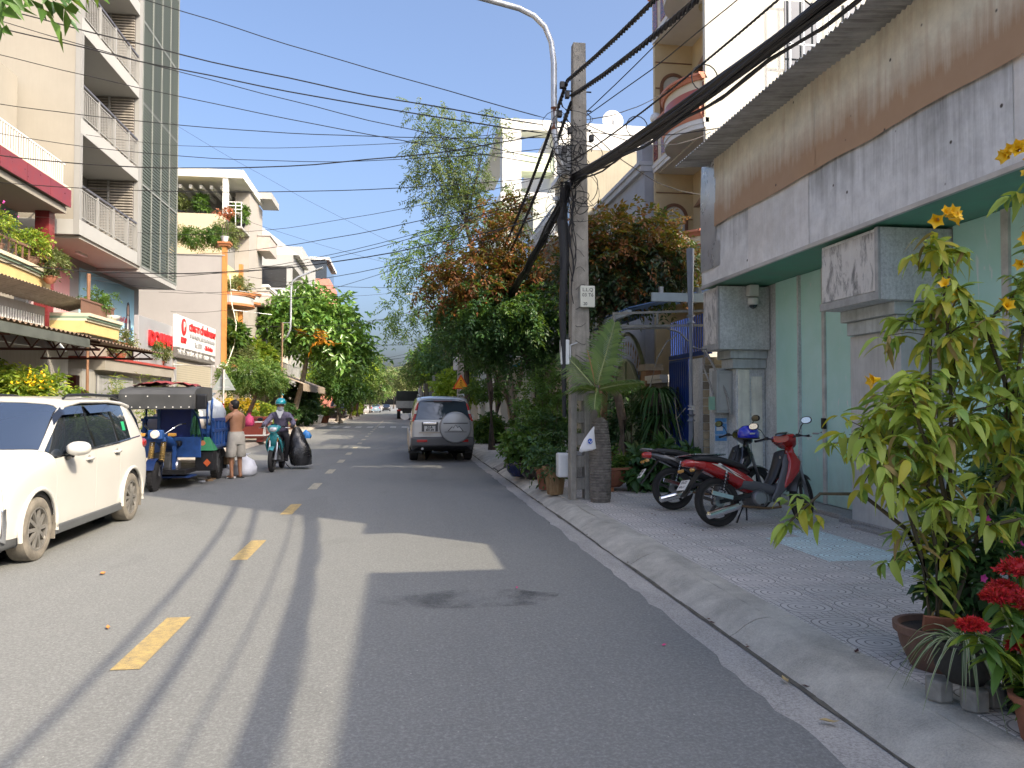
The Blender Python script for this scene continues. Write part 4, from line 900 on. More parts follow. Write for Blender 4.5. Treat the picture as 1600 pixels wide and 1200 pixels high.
for x in range(5):mb.bar((-13.4+x*1.1,62.2,9.0),(-12.6+x*1.1,62.2,10.6),.08).bar((-12.6+x*1.1,62.2,10.6),(-12.3+x*1.1,62.2,9.0),.08)
mb.box(-13.6,-8.9,62.1,62.2,10.6,10.7);mb.build('terrace_truss',WHITEP,L5)
L6=thing('stair_tower','plain white water tank tower rising behind the gabled house','building',(-9,72,ZP),world=True)
MB().box(-11.6,-8.2,70,76,0,14.7).box(-11.2,-8.8,70.6,75,14.7,15.7).build('wall',WP2,L6);MB().box(-8.21,-8.0,71,75,4,6).build('window',GLASS,L6)
L7=thing('salmon_house','salmon pink house with a glazed roof terrace above the tree top','house',(-9,88,ZP),world=True)
MB().box(-20,-7.6,84,94,0,15.0).build('wall',M('salmon_wall',(.55,.22,.16),.8),L7);MB().box(-14,-7.9,84.1,93,15,17).build('terrace_glazing',GLASS,L7);MB().box(-14.3,-7.6,83.8,93.2,17,17.3).build('roof',GREYW,L7)
house('cream_row_house','pale cream house with stacked balconies beside the pergola house',-8.7,51.6,61.8,9.2,(.6,.55,.44),floors=2,left=True)
t=thing('awning','long brown fabric awning reaching over the pavement behind the lamp post','awning',(-7,52,3),world=True)
TAUP=M('taupe_canvas',(.36,.29,.22),.8,var=.1)
MB().hexa([(-5.6,46,2.75),(-8.7,46,3.9),(-8.7,60,3.9),(-5.6,60,2.75)],[(-5.6,46,2.79),(-8.7,46,3.94),(-8.7,60,3.94),(-5.6,60,2.79)]).build('canvas',TAUP,t);MB().box(-5.62,-5.58,46,60,2.35,2.749).build('valance',TAUP,t)
yy=95
for i in range(8):
 L_w=rnd.uniform(6,9);house('row_house','%s house in the distant left row'%['cream','grey','white','tan','peach','pale blue','olive','brown'][i],-8.6,yy,yy+L_w-.1,rnd.uniform(7,13),cols[i%6],floors=3,left=True)['group']='houses in the distant left row';yy+=L_w
#  poles, lamps, cables, signs
POLEC=M('pole_concrete',(.33,.31,.27),.9,var=.25,scale=4,bump=.4,bscale=60,streak=.5,sscale=(6,6,.3),dirt=(.12,.11,.1))
CAB=M('black_cable',(.018,.018,.02),.6,var=.2)
def pole(name,label,x,y,H=7.1,w0=.33,w1=.2,group=None,simple=False):
 t=thing(name,label,'utility pole',(x,y,ZP),group=group)
 W=lambda z:w0+(w1-w0)*z/H
 if simple:
  MB().hexa([(-w0/2,-.1,-.1),(w0/2,-.1,-.1),(w0/2,.1,-.1),(-w0/2,.1,-.1)],[(-w1/2,-.08,H),(w1/2,-.08,H),(w1/2,.08,H),(-w1/2,.08,H)]).build('shaft',POLEC,t,bevel=.02);return t
 zs=[(.02,.16),(.34,.5),(.68,.84),(1.02,1.18),(1.36,1.52)]
 z0=2.0
 mb=MB();hw,d=.05,.11
 for s in(1,-1):
  a,b=W(0)/2,W(z0)/2
  mb.hexa([(s*a-s*hw-hw*.9,-d,-.1),(s*a-s*hw+hw*.9,-d,-.1),(s*a-s*hw+hw*.9,d,-.1),(s*a-s*hw-hw*.9,d,-.1)],[(s*b-s*hw-hw*.9,-d,z0),(s*b-s*hw+hw*.9,-d,z0),(s*b-s*hw+hw*.9,d,z0),(s*b-s*hw-hw*.9,d,z0)])
 prev=-.1
 for a,b in zs+[(z0-.0,z0)]:
  if a-prev>.02:mb.box(-W(1)/2+.06,W(1)/2-.06,-d+.035,d-.035,prev,a)
  prev=b
 a,b=W(z0)/2,w1/2
 mb.hexa([(-a,-d,z0),(a,-d,z0),(a,d,z0),(-a,d,z0)],[(-b,-.08,H),(b,-.08,H),(b,.08,H),(-b,.08,H)])
 mb.build('shaft',POLEC,t,bevel=.012)
 for q in range(22):MB().lathe([(.011,0),(.011,.004)],(.0,-.11+.03*(2.3+q*.21)/H-.003,2.3+q*.21),8,'y').build('bolt_hole',BLACK,t)
 return t
mpole=pole('utility_pole','old concrete utility pole with square slots beside the fat palm trunk',2.735,11.62)
for z in(6.35,6.05,5.75,5.5,5.15):MB().tube([(-.2,-.02,z),(.2,-.02,z)],.012,6).tube([(-.2,-.02,z),(-.26,-.02,z+.05),(-.28,-.02,z+.12)],.012,6).build('hook_bolt',BLACK,mpole)
MB().box(-.42,-.1,-.05,-.02,4.62,4.68).build('crossarm',GALV,mpole)
MB().box(-.34,-.12,-.02,.06,5.05,5.5).build('cable_cabinet',M('cabinet_pale',(.45,.46,.46),.5),mpole,bevel=.02)
pb=thing('number_box','white plate box lettered L.L.Q strapped to the concrete pole','sign',(2.83,11.46,3.08))
MB().box(-.115,.115,-.03,.03,0,.33).build('box',M('box_offwhite',(.62,.63,.54),.5,var=.04),pb,bevel=.012)
text('number_line','L.L.Q',.075,(.0,-.032,.265),FACE_S,BLACK,pb,.001);text('number_line','03 T6',.075,(.0,-.032,.185),FACE_S,BLACK,pb,.001);text('number_line','20',.065,(-.04,-.032,.05),FACE_S,BLACK,pb,.001)
t=thing('white_cabinet','slim white box fixed to the left side of the concrete pole','box',(2.48,11.5,2.2))
MB().box(-.065,.065,-.06,.06,0,.38).build('case',M('white_box',(.66,.7,.7),.4,var=.04),t,bevel=.012);MB().bar((.09,0,.02),(.09,0,.3),.02).bar((.09,0,.3),(.2,0,.34),.02).build('bracket',GALV,t)
sl_=thing('street_lamp','curved galvanised street lamp arm bolted to the concrete pole','street lamp',(2.55,11.6,5.1),world=True)
MB().tube([(2.62,11.6,5.1),(2.48,11.6,5.27),(2.38,11.6,5.52),(2.35,11.6,5.8),(2.34,11.6,6.4),(2.34,11.6,6.9),(2.3,11.6,7.22),(2.2,11.6,7.46),(2.03,11.6,7.62),(1.8,11.6,7.72),(1.45,11.6,7.79),(1.1,11.6,7.86)],[.05]*4+[.048]*2+[.044]*6,12).build('arm',GALV,sl_,smooth=60)
MB().tube([(2.34,11.6,5.85),(2.34,11.6,6.2)],.053,12).build('rust_band',M('rust_band',(.3,.12,.06),.8,var=.3),sl_,smooth=60)
MB().loft([((1.12,11.6,7.86),(0,.06,0),(0,0,.04)),((.95,11.6,7.9),(0,.14,0),(0,0,.06)),((.55,11.6,7.98),(0,.15,0),(0,0,.06)),((.4,11.6,8.01),(0,.08,0),(0,0,.04))],16).build('lamp_head',M('lamp_grey',(.3,.31,.31),.4),sl_,smooth=50)
def sag(a,b,s,n=24,wob=0,seed=0):
 a,b=Vector(a),Vector(b);out=[]
 for i in range(n+1):
  t=i/n;p=a.lerp(b,t);p.z-=4*s*t*(1-t)
  if wob:p+=Vector((noise.noise((i*.35+seed,1,2)),0,noise.noise((i*.35+seed,5,2))))*wob*min(1,6*t*(1-t)+.3)
  out.append(p)
 return out
def cable(label,pts,r=.008,n=5,group='overhead wires crossing the street'):
 mb=MB().tube(pts,r,n);o=mb.solo('overhead_cable',CAB,label,'cable',group,smooth=60);return o
def twist(label,pts,r,R,pitch,group=None):
 t=thing('overhead_cable',label,'cable',pts[0],group=group,world=True)
 L_=0;ps=[[],[],[]];dense=[]
 for i in range(len(pts)-1):
  k=max(2,int((pts[i+1]-pts[i]).length/(pitch/9)))
  for q in range(k):dense.append(pts[i].lerp(pts[i+1],q/k))
 for i,p in enumerate(dense):
  if i:L_+=(p-dense[i-1]).length
  d=(dense[min(i+1,len(dense)-1)]-dense[max(i-1,0)]).normalized();u,v=frame(d)
  for q in range(3):
   a=2*PI*L_/pitch+q*2*PI/3;ps[q].append(p+(u*math.cos(a)+v*math.sin(a))*R)
 for q in range(3):MB().tube(ps[q],r,5).build('strand',CAB,t,smooth=60)
 return t
P0=(2.5,11.55)
twist('upper thick twisted power cable passing overhead from the concrete pole',sag((2.55,11.55,6.62),(3.5,-11.6,6.5),1.2,30),.016,.018,.3,'thick twisted power cables along the kerb')
twist('lower thick twisted power cable passing overhead from the concrete pole',sag((2.6,11.5,6.36),(3.6,-11.6,6.2),1.35,30),.018,.02,.34,'thick twisted power cables along the kerb')
twist('upper twisted power cable dropping away behind the tall feathery tree',sag((2.55,11.6,6.62),(2.6,35,6.3),1.15,24),.016,.018,.3,'thick twisted power cables along the kerb')
twist('lower twisted power cable dropping away behind the tall feathery tree',sag((2.62,11.6,6.3),(2.65,35,6.1),1.15,24),.016,.018,.3,'thick twisted power cables along the kerb')
def bundle(label,a,b,s,n,R,seed,loose=5):
 t=thing('cable_bundle',label,'cable bundle',a,world=True);g=random.Random(seed);base=sag(a,b,s,60)
 for k in range(n):
  rr=R*math.sqrt(g.random())*(1 if k>=loose else 1.7);an=g.uniform(0,2*PI);tw=g.uniform(-.06,.06);ph=g.uniform(0,99);pts=[]
  for i,p in enumerate(base):
   a2=an+tw*i+1.2*noise.noise((i*.09,ph,1));q=rr*(1+.35*noise.noise((i*.12,ph,7)))
   pts.append(p+Vector((math.cos(a2)*q,0,math.sin(a2)*q-(.05*math.sin(i*.7+ph)**2 if k<loose else 0))))
  MB().tube(pts,g.choice((.009,.012,.015,.02)),5).build('strand',CAB,t,smooth=60)
 for i in range(6,60,9):MB().lathe([(R*.95,-.012),(R*1.05,0),(R*.95,.012)],base[i],12,'y',ring=True).build('cable_tie',CAB,t)
 return t
bundle('thick sagging bundle of black telecom cables running overhead past the tin fascia',(2.62,11.5,5.08),(3.65,-11.6,5.3),.95,36,.06,5)
bundle('telecom cable bundle continuing up the street behind the brown-leaved tree',(2.6,11.6,5.0),(2.65,35,4.9),.9,18,.06,8)
twist('messenger wire carrying hooks just above the cable bundle',sag((2.62,11.5,5.35),(3.62,-11.6,5.75),.95,30),.006,.006,.2)
mb=MB()
for i,q in enumerate((.12,.2,.29,.38)):
 p=sag((2.62,11.5,5.08),(3.65,-11.6,5.3),.95,100)[int(q*100)]
 o=MB().tube([p+Vector((.02,0,.05))+Vector((math.sin(a)*.13,0,.13-.13*math.cos(a)))for a in[2*PI*k/16 for k in range(17)]],.006,5).solo('cable_ring',CAB,'wire ring hung on the cable bundle, %s from the pole'%('nearest','second','third','farthest')[i],'wire ring','wire rings on the cable bundle',smooth=60)
tops=[(10.1,14.56,5.97),(9.03,14.59,5.89),(8.63,14.6,5.77),(8.82,14.6,5.34),(8.13,14.6,5.27),(7.12,14.65,5.74),(6.23,14.7,5.84),(5.64,14.7,5.14),(7.01,29.08,4.99),(6.35,29.1,4.89),(4.42,14.74,4.59),(5.63,29.13,4.44)]
nm=['highest','second highest','third','fourth','fifth','sixth','seventh','eighth']
for i,(zl,yl,zr)in enumerate(tops):
 lab='black wire crossing the street from the pole to the tower side, %s of them'%nm[i]if i<8 else['black wire running from the pole to the grey party wall above the signs','drooping wire from the pole to the company sign shop','lowest near wire from the pole to the pale house','lowest wire from the pole to the sign shop roof'][i-8]
 cable(lab,sag((2.48,11.6,zr),(-8.7 if yl<20 else-8.64,yl,zl),[.12,.22,.2,.15,.15,.28,.55,.3,.35,.5,.75,.4][i],26,.02,i*7),[.008,.011,.011,.007,.007,.007,.01,.007,.008,.007,.009,.007][i])
for i,(a,b,s)in enumerate((((2.7,35,7.0),(-8.6,45,8.8),.3),((2.7,35,6.6),(-8.6,52,6.0),.5),((2.7,35,6.2),(-8.6,40,5.6),.5),((2.6,58,6.8),(-8.5,66,6.5),.6),((2.6,58,6.4),(-5.7,38,5.3),.6),((2.6,58,6.0),(-8.5,75,6.0),.7),((2.6,58,5.6),(-8.5,62,5.2),.6),((2.6,82,7.0),(-8.5,88,7.4),.8),((2.6,82,6.4),(-8.4,99,6.6),.8),((2.6,106,7.0),(-8.4,104,7.6),.8),((2.6,106,6.3),(-8.4,118,6.0),.9),((2.6,58,7.2),(2.6,82,7.0),.6),((2.65,35,6.0),(2.6,58,6.0),.7),((2.65,35,5.4),(2.6,58,5.4),.7),((2.6,58,5.4),(2.6,106,5.4),.8),((-5.7,38,5.2),(-5.7,80,5.2),.5),((-5.7,38,4.7),(-5.7,80,4.7),.5))):
 cable('distant black wire '+['from the second pole top to the pergola house','from the second pole to the cream row house','from the second pole to the left street lamp houses','from the third pole to the gabled house','from the third pole to the cranked left lamp','from the third pole to the water tank tower','lowest from the third pole to the left','from the fourth pole to the salmon house','lower from the fourth pole to the left row','highest from the farthest pole to the left row','lower from the farthest pole to the left row','joining the third and fourth pole tops','along the kerb between the second and third poles, upper','along the kerb between the second and third poles, lower','along the kerb past the fourth pole','along the left pavement from the cranked lamp, upper','along the left pavement from the cranked lamp, lower'][i],sag(a,b,s,20),.011,4,'distant wires beyond the grey car')
for i,(b,s)in enumerate((((5.6,4.0,8.6),.25),((5.9,5.0,7.9),.25),((6.22,16.5,8.9),.15),((6.3,14.95,7.2),.3),((6.3,14.9,5.9),.3),((5.9,10.2,6.0),.25))):
 cable(['upper twisted drop wire from the pole past the striped balconies','second drop wire from the pole past the striped balconies','short drop wire from the pole to the balcony house corner','slack drop wire to the white party wall','low slack drop wire to the white party wall','thin drop wire from the pole to the corrugated eave'][i],sag((2.85,11.62,6.16-.06*i),b,s,20,.015,i*5),.008,5,'drop wires to the right-hand houses')
for i,(a,b,q)in enumerate((((2.5,11.6,4.95),(-8.2,21.7,5.0),.5),((2.5,11.6,4.7),(-8.64,30.6,5.1),.55),((2.5,11.6,5.2),(-8.85,27.4,7.4),.4),((2.7,35,7.2),(-8.2,21.7,4.9),.6),((2.7,35,7.4),(-8.85,28.5,9.4),.4),((2.7,35,7.6),(-8.85,31,12.5),.3),((2.5,11.6,5.9),(-8.85,23,9.2),.35),((2.5,11.6,5.6),(-8.7,14.7,6.7),.5))):
 cable('thin black wire '+['from the concrete pole to the brown wiring pole','from the concrete pole to the top of the company sign','from the concrete pole to the lowest tower balcony','from the second pole down to the brown wiring pole','from the second pole to the middle of the slatted screen','from the second pole to the upper slatted screen','from the concrete pole to the tower balcony corner','slack over the road to the maroon fascia'][i],sag(a,b,q,22,.015,i*3),.0055,4)
g=random.Random(12)
t=thing('cable_tangle','messy knot of looped black wires around the concrete pole','cables',(2.6,11.5,4.6),world=True)
for k in range(44):
 c=Vector((2.55+g.uniform(-.22,.3),11.45+g.uniform(-.06,.05),4.85+g.uniform(-.35,1.2)));r0=g.uniform(.06,.24);n=16;a0=g.uniform(0,6);sp=g.uniform(3.5,7.5);e=g.uniform(.5,1.3)
 MB().tube([c+Vector((r0*math.cos(a0+sp*i/n),.06*math.sin(i*.9+k),e*r0*math.sin(a0+sp*i/n)))for i in range(n+1)],g.choice((.004,.005,.007)),4).build('wire_loop',CAB,t,smooth=60)
for k in range(16):
 x0=2.5+g.uniform(-.1,.12);MB().tube([(x0+.04*math.sin(i*1.1+k),11.44+g.uniform(-.01,.01),5.0-i*.17)for i in range(int(g.uniform(6,15)))],g.choice((.006,.008,.012)),5).build('hanging_wire',CAB,t,smooth=60)
for k in range(9):
 z=2.3+k*.27;MB().tube([(2.735+(.16-.01*k)*math.cos(a),11.62+.13*math.sin(a),z+.06*math.sin(a*2+k))for a in[2*PI*i/16 for i in range(17)]],.004,4).build('tie_wire',CAB,t)
for i,(dx,dz)in enumerate(((-.2,.55),(-.12,.85),(-.28,1.1),(.22,.75),(-.16,1.4),(-.24,1.55))):MB().box(2.68+dx-.035,2.68+dx+.035,11.42,11.5,4.95+dz-.05,4.95+dz+.05).build('connector',BLACK,t,bevel=.012)
MB().tube([(2.47,11.45,4.9),(2.43,11.45,4.4),(2.47,11.46,3.8),(2.44,11.46,3.1),(2.46,11.47,2.2),(2.47,11.48,1.4)],[.07,.075,.06,.055,.04,.03],10).build('riser_sleeve',M('riser_black',(.02,.022,.026),.7,bump=.5,bscale=25),t,smooth=60)
for i,y in enumerate((35,58,82,106)):
 t=pole('utility_pole',['weathered utility pole behind the crossing sign','utility pole at the kerb two spans beyond the grey car','utility pole three spans up the street','farthest utility pole up the street'][i],2.7,y,8.2,.34,.22,simple=True)
 MB().box(-.5,.5,-.12,-.09,7.4,7.48).build('crossarm',GALV,t);MB().box(-.34,-.14,-.2,-.1,2.4+.6,3.6).build('meter_box',M('cabinet_pale',(.45,.46,.46),.5),t,bevel=.02)
 MB().tube([(-.2,-.12,7.4),(-.24,-.13,5.2),(-.2,-.12,3.3)],.05,6).build('riser_sleeve',CAB,t)
cs=thing('crossing_sign','orange triangular pedestrian warning sign on a grey post beyond the grey car','road sign',(2.66,34.3,ZP))
MB().tube([(0,0,0),(0,0,2.75)],.04,10).build('post',GALV,cs)
def tri(r,y0,y1,z):return MB().prism([(r*math.cos(a),z+r*math.sin(a))for a in(PI/2,PI*7/6,PI*11/6)],'y',y0,y1)
tri(.44,-.07,-.05,2.35).build('sign_border',M('sign_orange_red',(.62,.08,.015),.4),cs,bevel=.008);tri(.33,-.08,-.071,2.35).build('sign_face',M('sign_amber',(.75,.33,.02),.4),cs)
mb=MB().lathe([(0,-.004),(.03,-.004),(.03,.004),(0,.004)],(0,-.086,2.51),10,'y').bar((0,-.085,2.47),(.0,-.085,2.33),.05,.008).bar((0,-.085,2.34),(-.07,-.085,2.22),.03,.008).bar((0,-.085,2.34),(.07,-.085,2.22),.03,.008).bar((0,-.0855,2.45),(-.07,-.0855,2.37),.02,.008).bar((0,-.0855,2.45),(.07,-.0855,2.38),.02,.008)
o=mb.build('walker_symbol',BLACK,cs)
rs_=thing('road_sign','back of a grey triangular road sign on a red-banded white post','road sign',(-5.82,26.6,ZP))
MB().tube([(0,0,0),(0,0,2.62)],.05,12).build('post',WHITEP,rs_,smooth=60)
for z in(1.35,.75,.15):MB().tube([(0,0,z),(0,0,z+.14)],.0515,12).build('red_band',M('band_red',(.5,.03,.04),.5),rs_,smooth=60)
MB().prism([(-.38,1.93),(.38,1.93),(0,2.6)],'y',.055,.07).build('sign_back',M('sign_back_grey',(.27,.3,.29),.6),rs_);MB().box(-.2,.2,.051,.055,2.0,2.05).box(-.12,.12,.051,.055,2.3,2.35).build('clamp',GALV,rs_)
ll=thing('street_lamp','cranked street lamp on a painted brown pole on the left pavement','street lamp',(-5.64,38,ZP),world=True)
MB().tube([(-5.64,38,ZP),(-5.64,38,5.5)],[.1,.07],10).build('pole',M('pole_brown',(.4,.26,.15),.85,var=.2),ll,smooth=60)
for z,c in((2.3,(.55,.3,.05)),(2.02,(.12,.4,.5)),(1.2,(.5,.52,.5))):MB().tube([(-5.64,38,z),(-5.64,38,z+.26)],.1,12).build('paint_band',M('pole_band_%d'%int(z*10),c,.7),ll,smooth=60)
MB().tube([(-5.62,38,4.6),(-5.4,38,4.85),(-5.26,38,5.2),(-5.24,38,5.7),(-5.24,38,7.2),(-5.18,38,7.5),(-4.9,38,7.72),(-4.3,38,7.98)],.045,10).tube([(-5.62,38,5.48),(-5.25,38,5.5)],.04,8).build('arm',GALV,ll,smooth=60)
MB().loft([((-4.32,38,7.97),(0,.06,0),(0,0,.04)),((-4.1,38,8.06),(0,.13,0),(0,0,.05)),((-3.75,38,8.2),(0,.12,0),(0,0,.05))],12).build('lamp_head',M('lamp_grey',(.3,.31,.31),.4),ll,smooth=60)
ll2=thing('street_lamp','slim street lamp arching over the road in the far distance','street lamp',(2.6,58,7),world=True)
MB().tube([(2.6,58,7.0),(2.55,58,8.6),(2.2,58,9.3),(.9,58,9.8)],.05,8).build('arm',GALV,ll2);MB().box(.3,.95,57.9,58.1,9.78,9.9).build('lamp_head',WHITEP,ll2,bevel=.03)
#  vehicles
def crom(P,t):
 0
 n=len(P);i=min(int(t),n-2);f=t-i
 p0=P[max(i-1,0)];p1=P[i];p2=P[i+1];p3=P[min(i+2,n-1)]
 m1=(p2-p0)*.5;m2=(p3-p1)*.5
 if i==0:m1=(p2-p1)
 if i==n-2:m2=(p2-p1)
 lim=(p2-p1).length*1.0
 for m in(m1,m2):
  if m.length>lim:m.length=lim
 f2,f3=f*f,f*f*f
 return p1*(2*f3-3*f2+1)+m1*(f3-2*f2+f)+p2*(-2*f3+3*f2)+m2*(f3-f2)
def car_shell(root,st,label_of,mats,axles,arch_r,axle_z,NU=6,NV=4,glass=('window','windshield','rear_window'),ginset=.02,rename=None):
 0
 I,J=len(st),len(st[0])
 G=[[Vector(p)for p in s]for s in st]
 nu,nv=(I-1)*NU,(J-1)*NV
 rows=[]
 for a in range(nu+1):
  pts=[crom([G[i][j]for i in range(I)],a/NU)for j in range(J)]
  rows.append([crom(pts,b/NV)for b in range(nv+1)])
 V=[];F=[];idx={}
 for sgn in(1,-1):
  for a in range(nu+1):
   for b in range(nv+1):
    if sgn==-1 and(b==0 or b==nv):idx[(sgn,a,b)]=idx[(1,a,b)];continue
    p=rows[a][b].copy();
    if b in(0,nv):p.x=0
    p.x*=sgn;idx[(sgn,a,b)]=len(V);V.append(p)
  for a in range(nu):
   for b in range(nv):
    q=[idx[(sgn,a,b)],idx[(sgn,a+1,b)],idx[(sgn,a+1,b+1)],idx[(sgn,a,b+1)]]
    if sgn==-1:q.reverse()
    F.append((q,label_of(a//NU,b//NV,sgn)))
 for a,lab in((0,'front'),(nu,'rear')):
  for b in range(1,nv-1):
   q=[idx[(1,a,b)],idx[(1,a,b+1)],idx[(-1,a,b+1)],idx[(-1,a,b)]]
   if a==nu:q.reverse()
   F.append((q,label_of(-1 if a==0 else I-1,b//NV,0)))
  q=[idx[(1,a,0)],idx[(1,a,1)],idx[(-1,a,1)]];F.append((q if a==0 else q[::-1],label_of(-1 if a==0 else I-1,0,0)))
  q=[idx[(1,a,nv)],idx[(-1,a,nv-1)],idx[(1,a,nv-1)]];F.append((q if a==0 else q[::-1],label_of(-1 if a==0 else I-1,J-2,0)))
 dead=set()
 adj={}
 for q,l in F:
  for i in q:adj.setdefault(i,set()).update(q)
 for ay in axles:
  ins=[i for i,p in enumerate(V)if abs(p.x)>.3 and math.hypot(p.y-ay,p.z-axle_z)<arch_r]
  si=set(ins)
  for i in ins:
   if any(k not in si for k in adj.get(i,())):
    p=V[i];d=math.hypot(p.y-ay,p.z-axle_z)or 1e-6;s=arch_r/d
    p.y=ay+(p.y-ay)*s;p.z=axle_z+(p.z-axle_z)*s
   else:dead.add(i)
  for k,(q,l)in enumerate(F):
   if l and all(i in si for i in q):F[k]=(q,None)
 parts={}
 for q,l in F:
  if l and not any(i in dead for i in q):parts.setdefault(l,[]).append(q)
 me=D.meshes.new('t');me.from_pydata([tuple(p)for p in V],[],[q for q,l in F]);bm=bmesh.new();bm.from_mesh(me);bm.normal_update();
 N_=[v.normal.copy()for v in bm.verts];bm.free();D.meshes.remove(me)
 allq=[q for l in parts.values()for q in l]
 inner=MB().add([tuple(V[i]-N_[i]*.014)for i in range(len(V))],allq)
 inner.build('inner_shell',DARK,root,smooth=60)
 out={}
 for lab,qs in parts.items():
  key,name=(lab if isinstance(lab,tuple)else(lab,lab))
  bm=bmesh.new();mp={}
  for q in qs:
   f=[]
   for i in q:
    if i not in mp:mp[i]=bm.verts.new(V[i])
    f.append(mp[i])
   try:bm.faces.new(f)
   except ValueError:pass
  bm.normal_update();inv={v:N_[i]for i,v in mp.items()}
  isg=name in glass
  gap=ginset if isg else .0035
  be=[e for e in bm.edges if e.is_boundary];bv={v for e in be for v in e.verts}
  mv={}
  for v in bv:
   c=Vector();
   for f in v.link_faces:c+=f.calc_center_median()
   c=c/len(v.link_faces)-v.co;n=inv[v];c-=n*c.dot(n)
   if c.length>1e-5:mv[v]=v.co+c.normalized()*min(gap,c.length*.8)
  for v,p in mv.items():v.co=p
  if isg:
   for v in bm.verts:v.co-=inv[v]*.006
  r=bmesh.ops.extrude_edge_only(bm,edges=be);nv_=[g for g in r['geom']if isinstance(g,bmesh.types.BMVert)]
  base={}
  for v in nv_:
   o=min(bv,key=lambda q:(q.co-v.co).length_squared)if len(bv)<900 else None
   if o:v.co=v.co-inv[o]*.012
  me=D.meshes.new(name);bm.to_mesh(me);bm.free();me.materials.append(mats[name]);me.shade_smooth();me.set_sharp_from_angle(angle=R_(42))
  o=link(name,me,root);KIDS.setdefault(root.name,[]).append(o);out[key]=o
 return out
def wheel(par,c,R,wd,rimr,mats,spokes=10,face=1,dish=.02,sp_w=.03,lugs=True):
 0
 tyre,rim,dk=mats
 t=MB().lathe([(rimr,-wd*.46),(rimr+.03,-wd*.5),(R-.035,-wd*.5),(R-.008,-wd*.42),(R,-wd*.25),(R,wd*.25),(R-.008,wd*.42),(R-.035,wd*.5),(rimr+.03,wd*.5),(rimr,wd*.46)],c,40,'x').build('tyre',tyre,par,smooth=40)
 mb=MB().lathe([(rimr+.002,-wd*.44),(rimr+.002,wd*.44),(rimr-.02,wd*.46 if face>0 else wd*.3),(rimr-.03,0),(rimr-.02,-wd*.46 if face<0 else-wd*.3)],c,36,'x')
 xo=c[0]+face*(wd*.5-dish)
 mb.lathe([(.0,-.015),(.05,-.015),(.055,.012),(0,.02)],(xo,c[1],c[2]),14,'x')
 for k in range(spokes):
  a=2*PI*k/spokes;d=(0,math.cos(a),math.sin(a))
  p0=Vector((xo,c[1]+d[1]*.04,c[2]+d[2]*.04));p1=Vector((xo-face*.01,c[1]+d[1]*(rimr-.008),c[2]+d[2]*(rimr-.008)))
  mb.bar(p0,p1,sp_w,.022,up=(1,0,0))
 r=mb.build('rim',rim,t,smooth=35)
 MB().lathe([(0,0),(rimr-.01,0),(rimr-.01,.01),(0,.01)],(c[0]+face*(wd*.1),c[1],c[2]),24,'x').build('brake_disc',dk,t)
 return t
DUSTR=M('dusty_rubber',(.19,.17,.14),.9,var=.35,scale=6,bump=.2,bscale=30);DUSTA=M('dusty_alloy',(.3,.285,.26),.4,.55,var=.2,scale=8)
BRAKE=M('brake_dark',(.05,.045,.04),.7)
CARW=M('pearl_white_paint',(.6,.585,.54),.3,0,var=.015,coat=.6,rvar=.02)
def P9(s,x1,z1,x2,z2,x3,z3,x4,z4,x5,z5,s5,x6,z6,s6,x7,z7,s7,z8,s8):
 return[(0,s,z1),(x1,s,z1),(x2,s,z2),(x3,s,z3),(x4,s,z4),(x5,s5,z5),(x6,s6,z6),(x7,s7,z7),(0,s8,z8)]
mpv=[P9(.035,.62,.23,.70,.32,.735,.50,.70,.72,.62,.85,.07,.54,.90,.11,.32,.925,.09,.93,.08),P9(.17,.77,.21,.815,.31,.835,.50,.825,.74,.775,.885,.19,.68,.955,.22,.4,.985,.2,.995,.19),P9(.45,.80,.21,.845,.30,.862,.50,.862,.80,.825,.945,.45,.71,1.02,.45,.42,1.055,.43,1.065,.42),P9(.83,.80,.21,.845,.30,.865,.52,.868,.83,.84,.985,.83,.735,1.065,.8,.43,1.10,.74,1.11,.7),P9(1.24,.80,.21,.848,.29,.86,.52,.862,.84,.845,1.015,1.22,.755,1.11,1.08,.46,1.125,.96,1.13,.92),P9(1.66,.80,.21,.848,.29,.86,.53,.862,.85,.845,1.035,1.66,.665,1.55,1.72,.42,1.615,1.66,1.63,1.64),P9(2.32,.80,.21,.848,.29,.86,.54,.864,.87,.842,1.06,2.32,.655,1.60,2.32,.42,1.675,2.32,1.69,2.32),P9(3.12,.80,.21,.848,.30,.862,.55,.866,.89,.835,1.085,3.14,.645,1.605,3.2,.42,1.68,3.2,1.695,3.2),P9(3.62,.80,.22,.846,.31,.864,.55,.866,.90,.825,1.11,3.66,.63,1.585,3.76,.41,1.665,3.76,1.68,3.76),P9(4.2,.78,.27,.82,.36,.84,.55,.835,.88,.79,1.13,4.16,.605,1.54,4.1,.40,1.63,4.1,1.645,4.1),P9(4.40,.70,.31,.755,.39,.78,.56,.77,.84,.72,1.10,4.37,.575,1.46,4.27,.38,1.56,4.27,1.58,4.27),P9(4.46,.60,.34,.68,.41,.70,.57,.69,.82,.66,1.06,4.43,.53,1.40,4.34,.35,1.50,4.33,1.52,4.33)]
